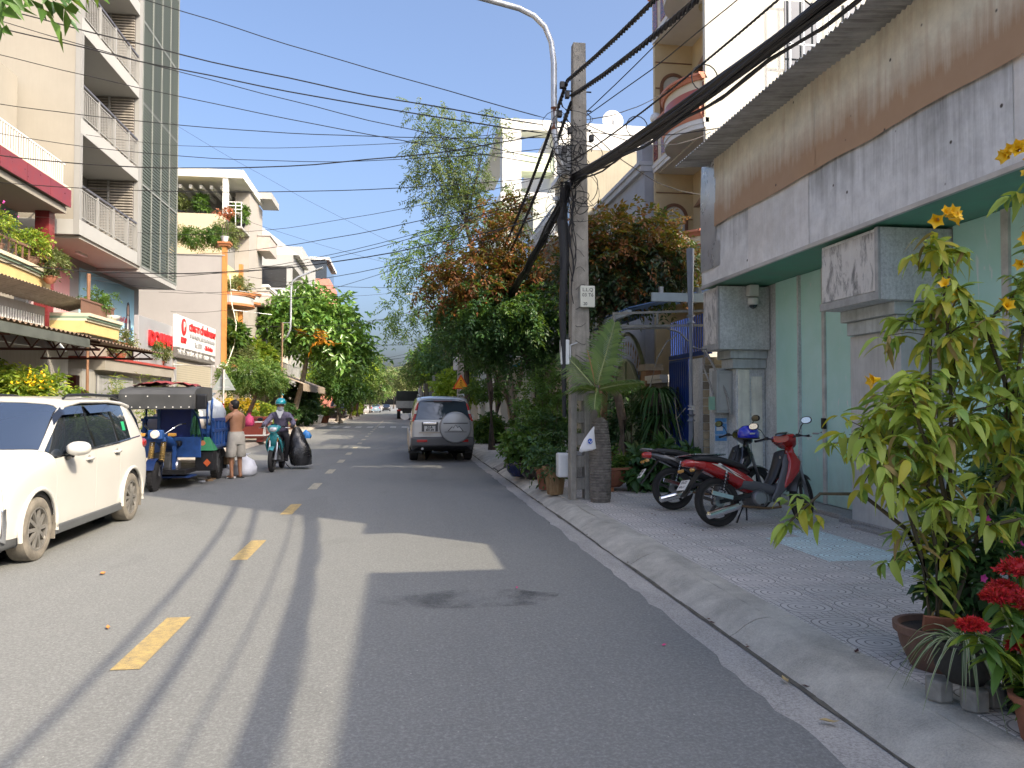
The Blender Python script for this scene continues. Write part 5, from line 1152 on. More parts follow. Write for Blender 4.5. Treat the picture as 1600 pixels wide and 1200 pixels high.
def mpv_lab(i,j,s):
 if j==0:return 'underbody'
 if i<=0:return 'bumper' if j<=4 else 'hood'
 if i>=10:return 'tailgate' if 4<=j else 'rear_bumper'
 if j==1:return(('sill',i//5,s),'sill')
 sd=(s,)
 if i<=3:return(('fender',s),'fender')if j<=5 else 'hood'
 if i in(4,5):
  if j<=4:return(('fdoor',s),'door')
  if j==5:return(('fwin',s),'window')
  return 'windshield' if i==4 else 'roof'
 if i==6:return(('rdoor',s),'door')if j<=4 else(('rwin',s),'window')if j==5 else 'roof'
 if i in(7,8):return(('quarter',s),'quarter_panel')if j<=4 else(('qwin',s),'window')if j==5 and i in(7,)else(('quarter',s),'quarter_panel')if j==5 else 'roof'
 if j<=5:return(('quarter',s),'quarter_panel')
 return 'rear_window' if j>=6 and i==9 else 'roof'
car=thing('white_car','pearl white family car with dusty wheels parked along the left kerb','car',(-4.515,7.66,0))
mm={k:CARW for k in('bumper','hood','fender','door','quarter_panel','roof','tailgate','rear_bumper')}
CGLASS=glassmat('car_glass',(.02,.026,.035),.03);CGLASS2=glassmat('car_windshield',(.03,.045,.08),.03)
mm.update(underbody=BLACK,sill=M('grey_cladding',(.09,.095,.1),.5),window=CGLASS,windshield=CGLASS2,rear_window=CGLASS)
mp_=car_shell(car,mpv,mpv_lab,mm,(.83,3.58),.385,.325)
for(a,y)in((1,.83),(-1,.83),(1,3.58),(-1,3.58)):
 wheel(car,(a*.765,y,.325),.325,.205,.225,(DUSTR,DUSTA,BRAKE),10,a,sp_w=.036)
 pts=[(a*.868,y+.405*math.cos(t),.325+.405*math.sin(t))for t in[PI*(-.06+1.12*q/18)for q in range(19)]]
 mb=MB()
 for q in range(18):mb.bar(pts[q],pts[q+1],.05,.03,up=(1,0,0))
 MB().tube(pts,.024,8).build('wheel_arch',CARW,car,smooth=50)
 MB().tube([(a*.8,y+.36*math.cos(t),.325+.36*math.sin(t))for t in[PI*q/12 for q in range(13)]],.05,6).build('arch_liner',BLACK,car)
 MB().box(min(a*.70,a*.86),max(a*.70,a*.86),y+.375,y+.392,.16,.46).build('mud_flap',DUSTR,car,bevel=.006)
BLKG=M('gloss_black_trim',(.012,.012,.014),.15,coat=.5)
for a in(1,-1):
 MB().tube([(a*.77,1.06,1.09),(a*.735,1.35,1.30),(a*.69,1.66,1.51),(a*.675,1.8,1.57),(a*.66,2.3,1.625),(a*.648,3.2,1.63),(a*.63,3.76,1.605),(a*.61,4.1,1.56)],[.03,.032,.032,.03,.026,.024,.026,.03],8).build('pillar',CARW,car,smooth=50)
 MB().tube([(a*.6,2.0,1.665),(a*.6,2.12,1.7),(a*.6,2.8,1.715),(a*.6,3.5,1.705),(a*.59,3.8,1.665)],[.016,.02,.02,.02,.012],8).build('roof_rail',BLACK,car,smooth=50)
 mr=MB().loft([((a*.90,1.50,1.07),(.02,0,0),(0,0,.03)),((a*.955,1.49,1.085),(.05,0,0),(0,0,.075)),((a*1.0,1.5,1.09),(.1,0,0),(0,0,.085)),],10)
 mb=MB()
 mb.loft([((a*.985,1.36,1.105),(.06,0,0),(0,0,.035)),((a*.985,1.40,1.105),(.105,0,0),(0,0,.07)),((a*.985,1.47,1.105),(.12,0,0),(0,0,.082)),((a*.985,1.52,1.105),(.115,0,0),(0,0,.078))],16)
 mir=mb.build('mirror',CARW,car,smooth=50)
 MB().loft([((a*.985,1.521,1.105),(.1,0,0),(0,0,.066)),((a*.985,1.526,1.105),(.1,0,0),(0,0,.066))],16).build('mirror_glass',CHROME,mir)
 MB().loft([((a*.86,1.5,1.0),(0,.05,0),(0,0,.03)),((a*.93,1.47,1.035),(0,.05,0),(0,0,.03))],10).build('mirror_stalk',BLKG,mir,smooth=50)
 for y,z in((2.1,.955),(3.0,.985)):
  hd=MB().loft([((a*.875,y-.09,z),(.012,0,0),(0,0,.016)),((a*.895,y-.04,z),(.014,0,0),(0,0,.018)),((a*.895,y+.05,z),(.014,0,0),(0,0,.018)),((a*.872,y+.1,z),(.012,0,0),(0,0,.016))],10).build('door_handle',CARW,car,smooth=50)
  MB().lathe([(.0,0),(.045,0),(.045,.004),(0,.006)],(a*.863,y-.01,z-.005),14,'x').build('handle_cup',M('handle_shadow',(.3,.29,.26),.5),hd)
 for(y0,y1,zz)in((1.5,2.28,1.56),(2.36,3.1,1.575)):
  MB().grid(lambda u,v:(a*(.690+.075*v),y0+(y1-y0)*u-(.12*v if y0<2 else 0),(zz if u>.25 or y0>2 else zz-.1*(1-u*4))-.09*v+.02*u),8,2).build('window_visor',glassmat('visor_smoke',(.012,.014,.02),.1),car,smooth=60)
 for y,z0,x0 in((2.335,1.075,.835),(3.15,1.1,.828)):MB().bar((a*x0,y,z0),(a*(x0-.165),y+.03,z0+.49),.07,.012,up=(a,0,.3)).build('door_pillar',BLKG,car)
 MB().tube([(a*.85,1.24,1.03),(a*.852,2.3,1.072),(a*.846,3.1,1.098),(a*.8,4.05,1.14)],.011,6).build('belt_trim',BLKG,car)
 MB().add([(a*.86,.62,.86),(a*.848,.3,.775),(a*.7,.1,.74),(a*.4,.04,.76),(a*.45,.07,.86),(a*.72,.22,.885),(a*.855,.6,.9)],[(0,1,2,5,6)if a>0 else(6,5,2,1,0),(2,3,4,5)if a>0 else(5,4,3,2)]).build('headlight',M('headlight_glass',(.14,.17,.22),.06,.4,var=.5,scale=30,coat=1),car)
 for q in range(3):MB().lathe([(0,-.004),(.03,.0),(.034,.02)],(a*(.56+.09*q),.09+.05*q,.81+.01*q),12,'y').build('lamp_lens',CHROME,car)
 MB().prism([(.42,.66),(.25,.62),(.15,.60),(.16,.3),(.21,.28),(.235,.5),(.28,.585)],'x',min(a*.79,a*.845),max(a*.79,a*.845)).build('bumper_fin',CHROME,car,bevel=.008)
 MB().prism([(.62,.12),(.8,.13),(.8,.56),(.55,.57)]if a>0 else[(-.62,.12),(-.8,.13),(-.8,.56),(-.55,.57)],'z',.3,.62)if 0 else MB().box(min(a*.55,a*.8),max(a*.55,a*.8),.07,.2,.32,.6).build('fog_recess',BLACK,car,bevel=.03)
 MB().lathe([(.0,-.02),(.055,-.015),(.06,.02)],(a*.69,.075,.44),16,'y').build('fog_lamp',CHROME,car,smooth=50)
 MB().loft([((a*.80,4.1,1.0),(.03,0,0),(0,0,.05)),((a*.79,4.22,1.03),(.06,0,0),(0,0,.075)),((a*.72,4.38,1.03),(.07,0,0),(0,0,.06))],12).build('tail_light',M('tail_red',(.25,.02,.02),.15,coat=1),car,smooth=50)
 MB().box(min(a*.80,a*.872),max(a*.80,a*.872),1.22,3.2,.2,.3).build('side_skirt',mm['sill'],car,bevel=.02)
MB().grid(lambda u,v:((u-.5)*.9,.03-.02*math.sin(PI*u),.42+.3*v),8,3).build('grille',BLKG,car)
MB().box(-.78,.78,.06,.3,.185,.3).build('lower_lip',mm['sill'],car,bevel=.03)
MB().box(-.24,.24,.0,.012,.38,.5).build('number_plate',WHITEP,car)
MB().loft([((0,3.9,1.69),(.02,0,0),(0,0,.02)),((0,4.05,1.71),(.012,0,0),(0,0,.035))],8).build('roof_antenna',CARW,car,smooth=50)
MB().box(.80,.83,3.5,3.6,1.26,1.37).build('window_sticker',M('green_sticker',(.03,.42,.17),.5),car)if 0 else MB().add([(.785,3.42,1.24),(.785,3.53,1.24),(.755,3.53,1.36),(.755,3.42,1.36)],[(0,1,2,3)]).build('window_sticker',M('green_sticker',(.03,.42,.17),.5),car)
SILG=M('warm_silver_paint',(.55,.545,.54),.32,.3,var=.03,coat=1,rvar=.04);SILL=M('champagne_trim',(.42,.37,.31),.35,.4,var=.04,coat=.6)
DGREY=M('dark_grey_cladding',(.085,.085,.088),.45)
suv=[P9(.03,.66,.30,.72,.42,.76,.6,.73,.82,.66,.98,.05,.58,1.02,.1,.35,1.03,.1,1.04,.1),P9(.2,.80,.28,.85,.42,.87,.62,.86,.86,.8,1.01,.22,.72,1.06,.25,.42,1.08,.25,1.09,.25),P9(.9,.80,.28,.865,.42,.885,.64,.885,.92,.85,1.08,.9,.77,1.13,.9,.45,1.15,.9,1.16,.9),P9(1.35,.80,.28,.865,.42,.885,.65,.885,.94,.86,1.1,1.35,.79,1.17,1.3,.46,1.18,1.22,1.185,1.18),P9(1.8,.80,.28,.865,.42,.885,.65,.885,.94,.86,1.12,1.8,.72,1.68,1.95,.44,1.74,1.9,1.755,1.88),P9(2.6,.80,.28,.865,.42,.885,.65,.885,.95,.86,1.14,2.6,.71,1.73,2.6,.44,1.80,2.6,1.815,2.6),P9(3.5,.80,.28,.865,.42,.885,.65,.885,.95,.86,1.15,3.5,.71,1.74,3.5,.44,1.81,3.5,1.825,3.5),P9(4.3,.80,.30,.86,.44,.88,.66,.88,.95,.85,1.16,4.3,.70,1.72,4.3,.44,1.80,4.3,1.815,4.3),P9(4.62,.78,.34,.845,.48,.862,.68,.862,.95,.83,1.17,4.62,.68,1.68,4.55,.43,1.765,4.56,1.78,4.56),P9(4.76,.72,.40,.80,.52,.83,.68,.825,.95,.79,1.17,4.76,.655,1.64,4.66,.42,1.72,4.68,1.735,4.68),P9(4.79,.66,.44,.74,.55,.77,.7,.765,.95,.73,1.16,4.79,.62,1.6,4.69,.40,1.68,4.72,1.695,4.72)]
def suv_lab(i,j,s):
 if j==0:return 'underbody'
 if i<=0:return 'bumper' if j<=4 else 'hood'
 if i>=9:return 'rear_bumper' if j<=2 else 'tailgate' if j<=4 else 'rear_window'
 if i==8:return 'rear_bumper' if j<=2 else(('quarter',s),'quarter_panel')if j<=5 else 'roof'
 if j==1:return(('sill',s),'sill')
 if i<=2:return(('fender',s),'fender')if j<=5 else 'hood'
 if i in(3,4):return(('fdoor',s),'door')if j<=4 else(('fwin',s),'window')if j==5 else 'windshield' if i==3 else 'roof'
 if i==5:return(('rdoor',s),'door')if j<=4 else(('rwin',s),'window')if j==5 else 'roof'
 if i==6:return(('quarter',s),'quarter_panel')if j<=4 else(('qwin',s),'window')if j==5 else 'roof'
 return(('quarter',s),'quarter_panel')if j<=5 else 'roof'
suvr=thing('grey_suv','silver grey off-road car seen from behind with a covered spare wheel','car',(1.14,21.05+4.8,0),PI)
mm2={k:SILG for k in('bumper','hood','fender','door','quarter_panel','roof','tailgate')}
mm2.update(underbody=BLACK,sill=DGREY,rear_bumper=DGREY,window=CGLASS,windshield=CGLASS,rear_window=glassmat('rear_glass',(.05,.07,.09),.03,1.0))
car_shell(suvr,suv,suv_lab,mm2,(.9,3.75),.42,.37,ginset=.012)
for(a,y)in((1,.9),(-1,.9),(1,3.75),(-1,3.75)):
 wheel(suvr,(a*.77,y,.36),.36,.23,.22,(RUBBER,STEEL,BRAKE),6,a,sp_w=.06)
 MB().tube([(a*.885,y+.44*math.cos(t),.37+.44*math.sin(t))for t in[PI*(-.05+1.1*q/16)for q in range(17)]],.035,8).build('wheel_arch',SILL,suvr,smooth=50)
 MB().box(min(a*.66,a*.88),max(a*.66,a*.88),y+.42,y+.44,.22,.5).build('mud_flap',BLACK,suvr)
YB=4.8
REDL=M('lamp_red',(.45,.015,.012),.15,coat=1);CLRL=M('lamp_clear',(.7,.65,.6),.15,coat=1)
for a in(1,-1):
 tl=MB().loft([((a*.80,4.74,1.12),(.04,0,0),(0,.05,0)),((a*.745,4.73,1.3),(.04,0,0),(0,.05,0)),((a*.70,4.69,1.5),(.035,0,0),(0,.05,0)),((a*.665,4.65,1.62),(.02,0,0),(0,.04,0))],10).build('tail_light',REDL,suvr,smooth=50)
 MB().loft([((a*.738,4.755,1.33),(.035,0,0),(0,.045,0)),((a*.718,4.745,1.42),(.034,0,0),(0,.045,0))],10).build('lamp_lens',CLRL,tl,smooth=50)
 MB().box(min(a*.42,a*.7),max(a*.42,a*.7),4.83,4.87,.56,.63).build('reflector',REDL,suvr,bevel=.01)
 MB().tube([(a*.62,1.9,1.8),(a*.62,2.1,1.87),(a*.62,4.1,1.87),(a*.62,4.4,1.81)],.02,8).build('roof_rail',STEEL,suvr,smooth=50)
 MB().loft([((a*.99,1.75,1.2),(.05,0,0),(0,0,.04)),((a*1.0,1.82,1.2),(.13,0,0),(0,0,.09)),((a*1.0,1.9,1.2),(.13,0,0),(0,0,.09))],14).build('mirror',SILG,suvr,smooth=50)
 MB().bar((a*.86,1.85,1.12),(a*.95,1.85,1.17),.05).build('mirror_stalk',BLACK,suvr)
MB().box(-.86,.86,4.66,4.86,.45,.69).build('bumper_step',DGREY,suvr,bevel=.04)
MB().box(-.62,.64,4.8,4.812,.80,.83).build('tailgate_crease',SILL,suvr)
pl=MB().box(.13,.57,4.805,4.815,.845,1.1).build('plate_recess',DGREY,suvr,bevel=.01)
for x in(.0,):pass
plate=MB().box(.2,.5,4.817,4.824,.85,1.0).build('number_plate',WHITEP,suvr,bevel=.004)
text('plate_line','51A',.09,(.35,4.826,.958),(PI/2,0,PI),BLACK,plate,.002,bold=.003);text('plate_line','601.04',.08,(.35,4.826,.89),(PI/2,0,PI),BLACK,plate,.002,bold=.003)
MB().box(.16,.54,4.81,4.85,1.035,1.1).build('plate_garnish',CHROME,suvr,bevel=.015)
cx,cz=-.34,.96
sp=MB().lathe([(.0,4.80-YB),(.40,4.80-YB),(.425,.06),(.425,.13),(.40,.165),(.36,.178),(0,.185)],(cx,YB,cz),48,'y').build('spare_wheel_cover',M('cover_silver',(.40,.41,.42),.35,.3,var=.03,coat=.6),suvr,smooth=35)
MB().lathe([(.426,.0),(.432,.02),(.432,.10),(.426,.12)],(cx,YB,cz),48,'y').build('cover_edge',DGREY,sp,smooth=35)
CL=M('cover_light',(.55,.56,.57),.35,.3);
MB().box(cx-.33,cx+.33,YB+.184,YB+.19,cz+.1,cz+.125).build('cover_groove',DGREY,sp);MB().box(cx-.3,cx+.3,YB+.184,YB+.19,cz-.13,cz-.115).build('cover_groove',DGREY,sp)
MB().prism([(cx-.22,cz-.1),(cx+.22,cz-.1),(cx+.1,cz+.03),(cx+.06,cz-.01),(cx,cz+.08),(cx-.06,cz+.0),(cx-.1,cz+.04)],'y',YB+.186,YB+.194).build('mountain_emblem',DGREY,sp)
MB().prism([(cx-.18,cz-.09),(cx+.18,cz-.09),(cx+.09,cz+.01),(cx+.06,cz-.03),(cx,cz+.06),(cx-.055,cz-.02),(cx-.095,cz+.02)],'y',YB+.192,YB+.197).build('mountain_emblem',CL,sp)
MB().box(-.25,.25,4.74,4.78,1.665,1.69).build('brake_light',M('dark_red_lamp',(.1,.02,.02),.2),suvr);MB().tube([(.1,4.80,1.2),(-.25,4.79,1.24)],.012).build('wiper',BLACK,suvr)
MB().lathe([(.0,-.3),(.14,-.2),(.16,0),(.14,.2),(0,.3)],(0,3.75,.38),14,'x').build('axle_housing',BLACK,suvr,smooth=50);MB().tube([(-.7,3.75,.36),(.7,3.75,.36)],.05).build('axle',BLACK,suvr);MB().tube([(.5,3.4,.36),(.55,4.78,.38)],.035).build('exhaust',STEEL,suvr)
text('tailgate_badge','EVEREST',.07,(.4,4.804,.765),(PI/2,0,PI),SILL,suvr,.003)
def box_car(name,label,loc,rz,L,W,H,paint,suv=True):
 t=thing(name,label,'car',loc,rz,None)
 hb=H*.56
 MB().loft([((0,.05,.5),(W*.42,0,0),(0,0,.2)),((0,.3,.58),(W*.5,0,0),(0,0,hb-.5)),((0,L*.5,.62),(W*.5,0,0),(0,0,hb-.38)),((0,L-.2,.64),(W*.5,0,0),(0,0,hb-.38)),((0,L,.6),(W*.44,0,0),(0,0,hb-.5))],20,pw=4).build('body',paint,t,smooth=50)
 MB().loft([((0,L*.24,hb),(W*.44,0,0),(0,0,.06)),((0,L*.42,(hb+H)/2),(W*.4,0,0),(0,0,(H-hb)/2)),((0,L*.85,(hb+H)/2),(W*.4,0,0),(0,0,(H-hb)/2)),((0,L*.96,hb),(W*.42,0,0),(0,0,.08))],20,pw=4).build('cabin',CGLASS,t,smooth=50)
 MB().loft([((0,L*.45,H-.02),(W*.36,0,0),(0,0,.03)),((0,L*.84,H-.02),(W*.36,0,0),(0,0,.03))],12,pw=4).build('roof',paint,t,smooth=50)
 for a in(1,-1):
  for y in(L*.18,L*.8):MB().lathe([(.2,-.1),(.31,-.1),(.32,0),(.31,.1),(.2,.1)],(a*W*.43,y,.32),18,'x').build('wheel',RUBBER,t)
  MB().box(min(a*W*.3,a*W*.46),max(a*W*.3,a*W*.46),-.01,.06,.72,.84).build('headlight',CLRL,t);MB().box(min(a*W*.36,a*W*.47),max(a*W*.36,a*W*.47),L-.06,L+.012,.75,1.0).build('tail_light',REDL,t)
 MB().box(-.2,.2,L+.0,L+.02,.62,.75).build('number_plate',WHITEP,t)
 return t
box_car('dark_car','dark brown people carrier parked on the left pavement beyond the trees',(-6.55,86,.13),PI,4.4,1.75,1.75,M('dark_brown_paint',(.03,.022,.02),.25,.3,coat=1))['group']=None if 0 else 'cars parked far along the street'
box_car('pale_blue_car','pale blue saloon parked in the distance past the flower boxes',(-4.6,150,0),PI,4.5,1.75,1.5,M('pale_blue_paint',(.3,.4,.5),.25,.3,coat=1));box_car('dark_car','dark small car in the distance on the left lane',(-3.0,165,0),0,4.2,1.7,1.5,M('charcoal_paint',(.03,.03,.035),.25,.3,coat=1))
tk=thing('canvas_truck','dark canvas-topped truck driving away on the right lane','truck',(.7,82,0))
CANV=M('truck_canvas',(.03,.035,.03),.85,var=.3);TKG=M('truck_green_grey',(.13,.14,.13),.6)
MB().box(-1.15,1.15,0,4.4,1.85,2.95).build('canvas',CANV,tk,bevel=.08,smooth=40);MB().box(-1.17,1.17,-.02,4.45,1.15,1.9).build('tailboard',M('truck_pale_board',(.36,.36,.34),.6,var=.2),tk,bevel=.02);MB().box(-1.0,1.0,4.6,6.2,.8,2.6).build('cab',TKG,tk,bevel=.1);MB().box(-.5,.5,0,6.2,.6,1.14).build('chassis',BLACK,tk)
for a in(1,-1):
 for y in(1.2,5.2):MB().lathe([(.2,-.18),(.47,-.18),(.48,0),(.47,.18),(.2,.18)],(a*.9,y,.48),20,'x').build('wheel',RUBBER,tk)
 MB().box(min(a*.7,a*1.1),max(a*.7,a*1.1),-.05,-.02,.85,1.0).build('tail_light',REDL,tk)
def moto(name,label,loc,rz,lean,main,panel,spoke=True,steer=0,group=None,rimm=None,rack=False,plate='59-X2',decal=False):
 root=thing(name,label,'motorbike',loc,rz,group,rot=(lean,0,rz))
 def wh(cx,front):
  t=MB().lathe([(.215,-.03),(.24,-.045),(.275,-.042),(.29,-.02),(.293,0),(.29,.02),(.275,.042),(.24,.045),(.215,.03)],(0,0,0),36,'y').build('wheel',RUBBER,root,smooth=50)
  t.location=(cx,0,.292)
  mb=MB().lathe([(.22,-.028),(.2,-.03),(.192,0),(.2,.03),(.22,.028)],(0,0,0),32,'y').lathe([(0,-.05),(.055,-.05),(.06,0),(.055,.05),(0,.05)],(0,0,0),14,'y')
  for k in range(5):
   a=2*PI*k/5+.3;mb.bar((math.cos(a)*.04,0,math.sin(a)*.04),(math.cos(a)*.2,0,math.sin(a)*.2),.034,.03,up=(0,1,0))
  mb.build('rim',rimm or BLACK,t,smooth=40)
  return t
 wh(0,0);fw=wh(1.24,1)
 SM=Matrix.Translation((1.13,0,0))@Matrix.Rotation(steer,4,'Z')@Matrix.Translation((-1.13,0,0))
 def steered(o):
  m=SM@Matrix.Translation(o.location);o.location=m.translation;o.rotation_euler=(0,0,steer);return o
 steered(fw)
 MB().lathe([(0,-.07),(.065,-.07),(.065,-.02)],(0,.0,.292),14,'y').build('brake_drum',STEEL,root)
 for s in(1,-1):
  MB().bar((0,s*.085,.292),(.45,s*.085,.36),.03,.045).build('swingarm',BLACK,root)
  sh=MB().tube([(.0,s*.125,.33),(.1,s*.125,.66)],.016).build('shock_absorber',STEEL,root)
  hp=[(.0+.1*q/60,s*.125+.03*math.cos(q*.75),.36+.27*q/60+0)for q in range(61)]
  MB().tube([(x+.03*math.sin(q*.75)*.95,y,z+.03*math.sin(q*.75)*-.3)for q,(x,y,z)in enumerate(hp)],.007,5).build('spring',BLACK,sh,smooth=60)
  steered(MB().tube([(1.24,s*.075,.292),(1.1,s*.085,.62),(1.03,s*.085,.8)],[.024,.022,.026],10).build('fork_leg',STEEL,root,smooth=50))
 en=MB().lathe([(0,-.13),(.1,-.13),(.115,-.1),(.115,.1),(.1,.13),(0,.13)],(.52,0,.31),20,'y').box(.56,.84,-.075,.075,.28,.42).build('engine',M('engine_grey',(.16,.16,.165),.5,.6,var=.25,scale=12),root,smooth=35)
 MB().lathe([(0,-.01),(.075,-.01),(.09,.01),(.09,.03)],(.5,-.15,.31),18,'y').build('clutch_cover',M('engine_cover',(.3,.3,.31),.4,.7),en,smooth=40)
 for k in range(4):MB().box(.64+.05*k,.655+.05*k,-.095,.095,.265,.435).build('cooling_fin',STEEL,en)
 MB().tube([(.82,-.04,.3),(.8,-.1,.2),(.6,-.14,.19),(.3,-.15,.22),(.2,-.16,.24)],.016,8).build('exhaust_pipe',M('burnt_pipe',(.2,.13,.08),.45,.8,var=.3),root,smooth=60)
 ex=MB().lathe([(.02,0),(.042,.05),(.05,.3),(.046,.45),(.02,.47)],(0,0,0),16,'x').build('silencer',CHROME,root,smooth=40);ex.location=(.22,-.165,.24);ex.rotation_euler=(0,R_(-16),PI);ex.rotation_euler=(0,R_(13),PI)
 MB().bar((.1,-.205,.33),(-.18,-.215,.4),.05,.012,up=(0,1,0)).build('heat_shield',CHROME,root,bevel=.004)
 MB().tube([(.42,.12,.22),(.4,.2,.1),(.38,.28,-.04 if lean else .02)],.012).build('side_stand',BLACK,root);MB().tube([(.5,-.2,.24),(.5,.2,.24)],.011).build('foot_peg',RUBBER,root);MB().tube([(.24,-.22,.3),(.24,-.1,.3)],.014).build('foot_peg',RUBBER,root)
 MB().tube([(.33,-.1,.22),(.3,-.13,.06)],.012).build('centre_stand',BLACK,root)
 PB=panel
 bd=MB()
 bd.loft([((-.36,0,.78),(0,.05,0),(0,0,.03)),((-.22,0,.74),(0,.1,0),(0,0,.055)),((0,0,.68),(0,.125,0),(.02,0,.085)),((.2,0,.6),(0,.13,0),(.04,0,.1)),((.38,0,.5),(0,.115,0),(.06,0,.09)),((.5,0,.43),(0,.09,0),(.05,0,.06))],18,pw=2.8)
 bd.build('tail_fairing',main,root,smooth=50)
 if decal:
  for s in(1,-1):
   for(a,b,m_)in(((-.02,.735),(.3,.58),WHITEP),((.02,.715),(.24,.565),PB)):
    MB().prism([(a[0],a[1]),(a[0]+.03,a[1]+.012),(b[0],b[1]),],'y',s*.1285,s*.1315).build('stripe_decal',m_,root)
   MB().prism([(-.1,.745),(.04,.72),(.34,.53)],'y',s*.127,s*.1305).build('stripe_decal',M('cream_decal',(.62,.58,.48),.4),root)
 MB().loft([((.3,0,.5),(0,.125,0),(.03,0,.07)),((.5,0,.455),(0,.12,0),(.02,0,.07)),((.72,0,.4),(0,.125,0),(.03,0,.07)),((.84,0,.42),(0,.13,0),(.06,0,.08))],16,pw=2.8).build('body_keel',PB,root,smooth=50)
 for s in(1,-1):
  MB().loft([((.96,s*.07,.84),(.04,0,0),(0,.025,0)),((.93,s*.12,.7),(.06,0,0),(0,.025,0)),((.86,s*.145,.54),(.075,0,0),(0,.022,0)),((.79,s*.15,.4),(.075,0,0),(0,.02,0)),((.7,s*.13,.3),(.04,0,0),(0,.015,0))],14,pw=2.6).build('leg_shield',PB,root,smooth=50)
  MB().loft([((1.03,s*.07,.86),(.06,0,0),(0,.03,0)),((1.03,s*.15,.74),(.085,0,0),(0,.028,0)),((.98,s*.175,.62),(.085,0,0),(0,.024,0)),((.9,s*.17,.5),(.05,0,0),(0,.018,0)),((.85,s*.16,.43),(.015,0,0),(0,.012,0))],14,pw=2.6).build('front_panel',main,root,smooth=50)
  MB().loft([((1.075,s*.1,.8),(.02,0,0),(0,.02,.02)),((1.1,s*.1,.76),(.02,0,0),(0,.02,.03)),((1.08,s*.11,.7),(.01,0,0),(0,.01,.02))],10).build('indicator',M('amber_lens',(.5,.25,.04),.2,coat=1),root,smooth=60)
 MB().loft([((1.07,0,.93),(0,.07,0),(.03,0,.03)),((1.06,0,.8),(0,.12,0),(.045,0,.0)),((1.03,0,.66),(0,.1,0),(.04,0,0)),((.98,0,.56),(0,.05,0),(.03,0,0))],14).build('nose_panel',main,root,smooth=50)
 MB().loft([((.93,0,.88),(0,.1,0),(.04,0,.02)),((.9,0,.76),(0,.1,0),(.06,0,0)),((.82,0,.58),(0,.08,0),(.06,0,0)),((.7,0,.46),(0,.08,0),(.05,0,.02))],12).build('inner_shield',BLACK,root,smooth=50)
 MB().loft([((-.3,0,.8),(0,.08,0),(0,0,.02)),((-.2,0,.81),(0,.11,0),(0,0,.04)),((.05,0,.785),(0,.13,0),(0,0,.045)),((.2,0,.745),(0,.125,0),(0,0,.045)),((.36,0,.7),(0,.09,0),(0,0,.035)),((.45,0,.64),(0,.06,0),(0,0,.02))],16,pw=3).build('seat',M('black_vinyl',(.02,.02,.021),.5,var=.2,bump=.1),root,smooth=50)
 MB().loft([((-.42,0,.755),(0,.04,0),(0,0,.03)),((-.38,0,.76),(0,.075,0),(0,0,.045)),((-.3,0,.755),(0,.09,0),(0,0,.05))],12).build('tail_light',REDL,root,smooth=50)
 MB().hexa([(-.2,-.075,.68),(-.2,.075,.68),(-.44,.06,.36),(-.44,-.06,.36)],[(-.16,-.075,.7),(-.16,.075,.7),(-.45,.06,.375),(-.45,-.06,.375)]).build('rear_mudguard',BLACK,root,bevel=.006)
 npl=MB().box(-.006,.006,-.095,.095,-.07,.07).build('number_plate',WHITEP,root);npl.location=(-.43,0,.5);npl.rotation_euler=(0,R_(35),0)
 text('plate_line',plate[:5],.055,(-.007,0,.033),(PI/2,0,-PI/2),BLACK,npl,.0008);text('plate_line','476.13',.05,(-.007,0,-.03),(PI/2,0,-PI/2),BLACK,npl,.0008)
 for s in(1,-1):MB().loft([((-.36,s*.1,.68),(0,.02,0),(0,0,.02)),((-.38,s*.15,.67),(.03,0,0),(0,0,.025)),((-.37,s*.17,.67),(.02,0,0),(0,0,.015))],8).build('rear_indicator',M('amber_lens',(.5,.25,.04),.2),root,smooth=60)
 vs=MB()
 vs.grid(lambda u,v:(1.24+(.325-.02*abs(v-.5)*2)*math.cos(R_(48+115*u)),(v-.5)*.13,.292+(.325-.03*(abs(v-.5)*2)**2)*math.sin(R_(48+115*u))),14,4)
 fm=steered(vs.build('front_mudguard',main if not decal else PB,root,smooth=60))
 hb=thing('handlebar',None,None);hb.parent=root;hb.location=(1.0,0,.98);hb.rotation_euler=(0,0,steer);KIDS.setdefault(root.name,[]).append(hb)
 MB().tube([(-.04,-.33,.06),(-.02,-.2,.08),(.03,-.06,.05),(.03,.06,.05),(-.02,.2,.08),(-.04,.33,.06)],.012,8).build('bar',BLACK,hb,smooth=60)
 for s in(1,-1):
  MB().tube([(-.025,s*.22,.077),(-.045,s*.35,.058)],.017,10).build('grip',RUBBER,hb,smooth=50)
  MB().tube([(.0,s*.2,.07),(.03,s*.26,.06),(.0,s*.36,.05)],.006,6).build('brake_lever',STEEL,hb)
  MB().box(-.045,.0,s*.2-.02,s*.2+.02,.06,.1).build('switch_block',BLACK,hb,bevel=.008)
  MB().tube([(-.02,s*.21,.09),(-.03,s*.26,.19),(-.05,s*.31,.23)],.006,6).build('mirror_stalk',BLACK,hb)
  mr=MB().loft([((-.03,s*.34,.25),(0,.06,0),(0,0,.04)),((-.055,s*.34,.25),(0,.068,0),(0,0,.046)),((-.062,s*.34,.25),(0,.064,0),(0,0,.042))],18).build('mirror',BLACK,hb,smooth=50)
  MB().loft([((-.063,s*.34,.25),(0,.058,0),(0,0,.036)),((-.065,s*.34,.25),(0,.058,0),(0,0,.036))],18).build('mirror_glass',CHROME,hb)
 MB().loft([((-.05,0,.06),(0,.1,0),(.0,0,.05)),((.02,0,.06),(0,.16,0),(.0,0,.07)),((.1,0,.02),(0,.13,0),(.0,0,.085)),((.15,0,-.01),(0,.09,0),(0,0,.06))],16,pw=2.6).build('cowl',main,hb,smooth=50)
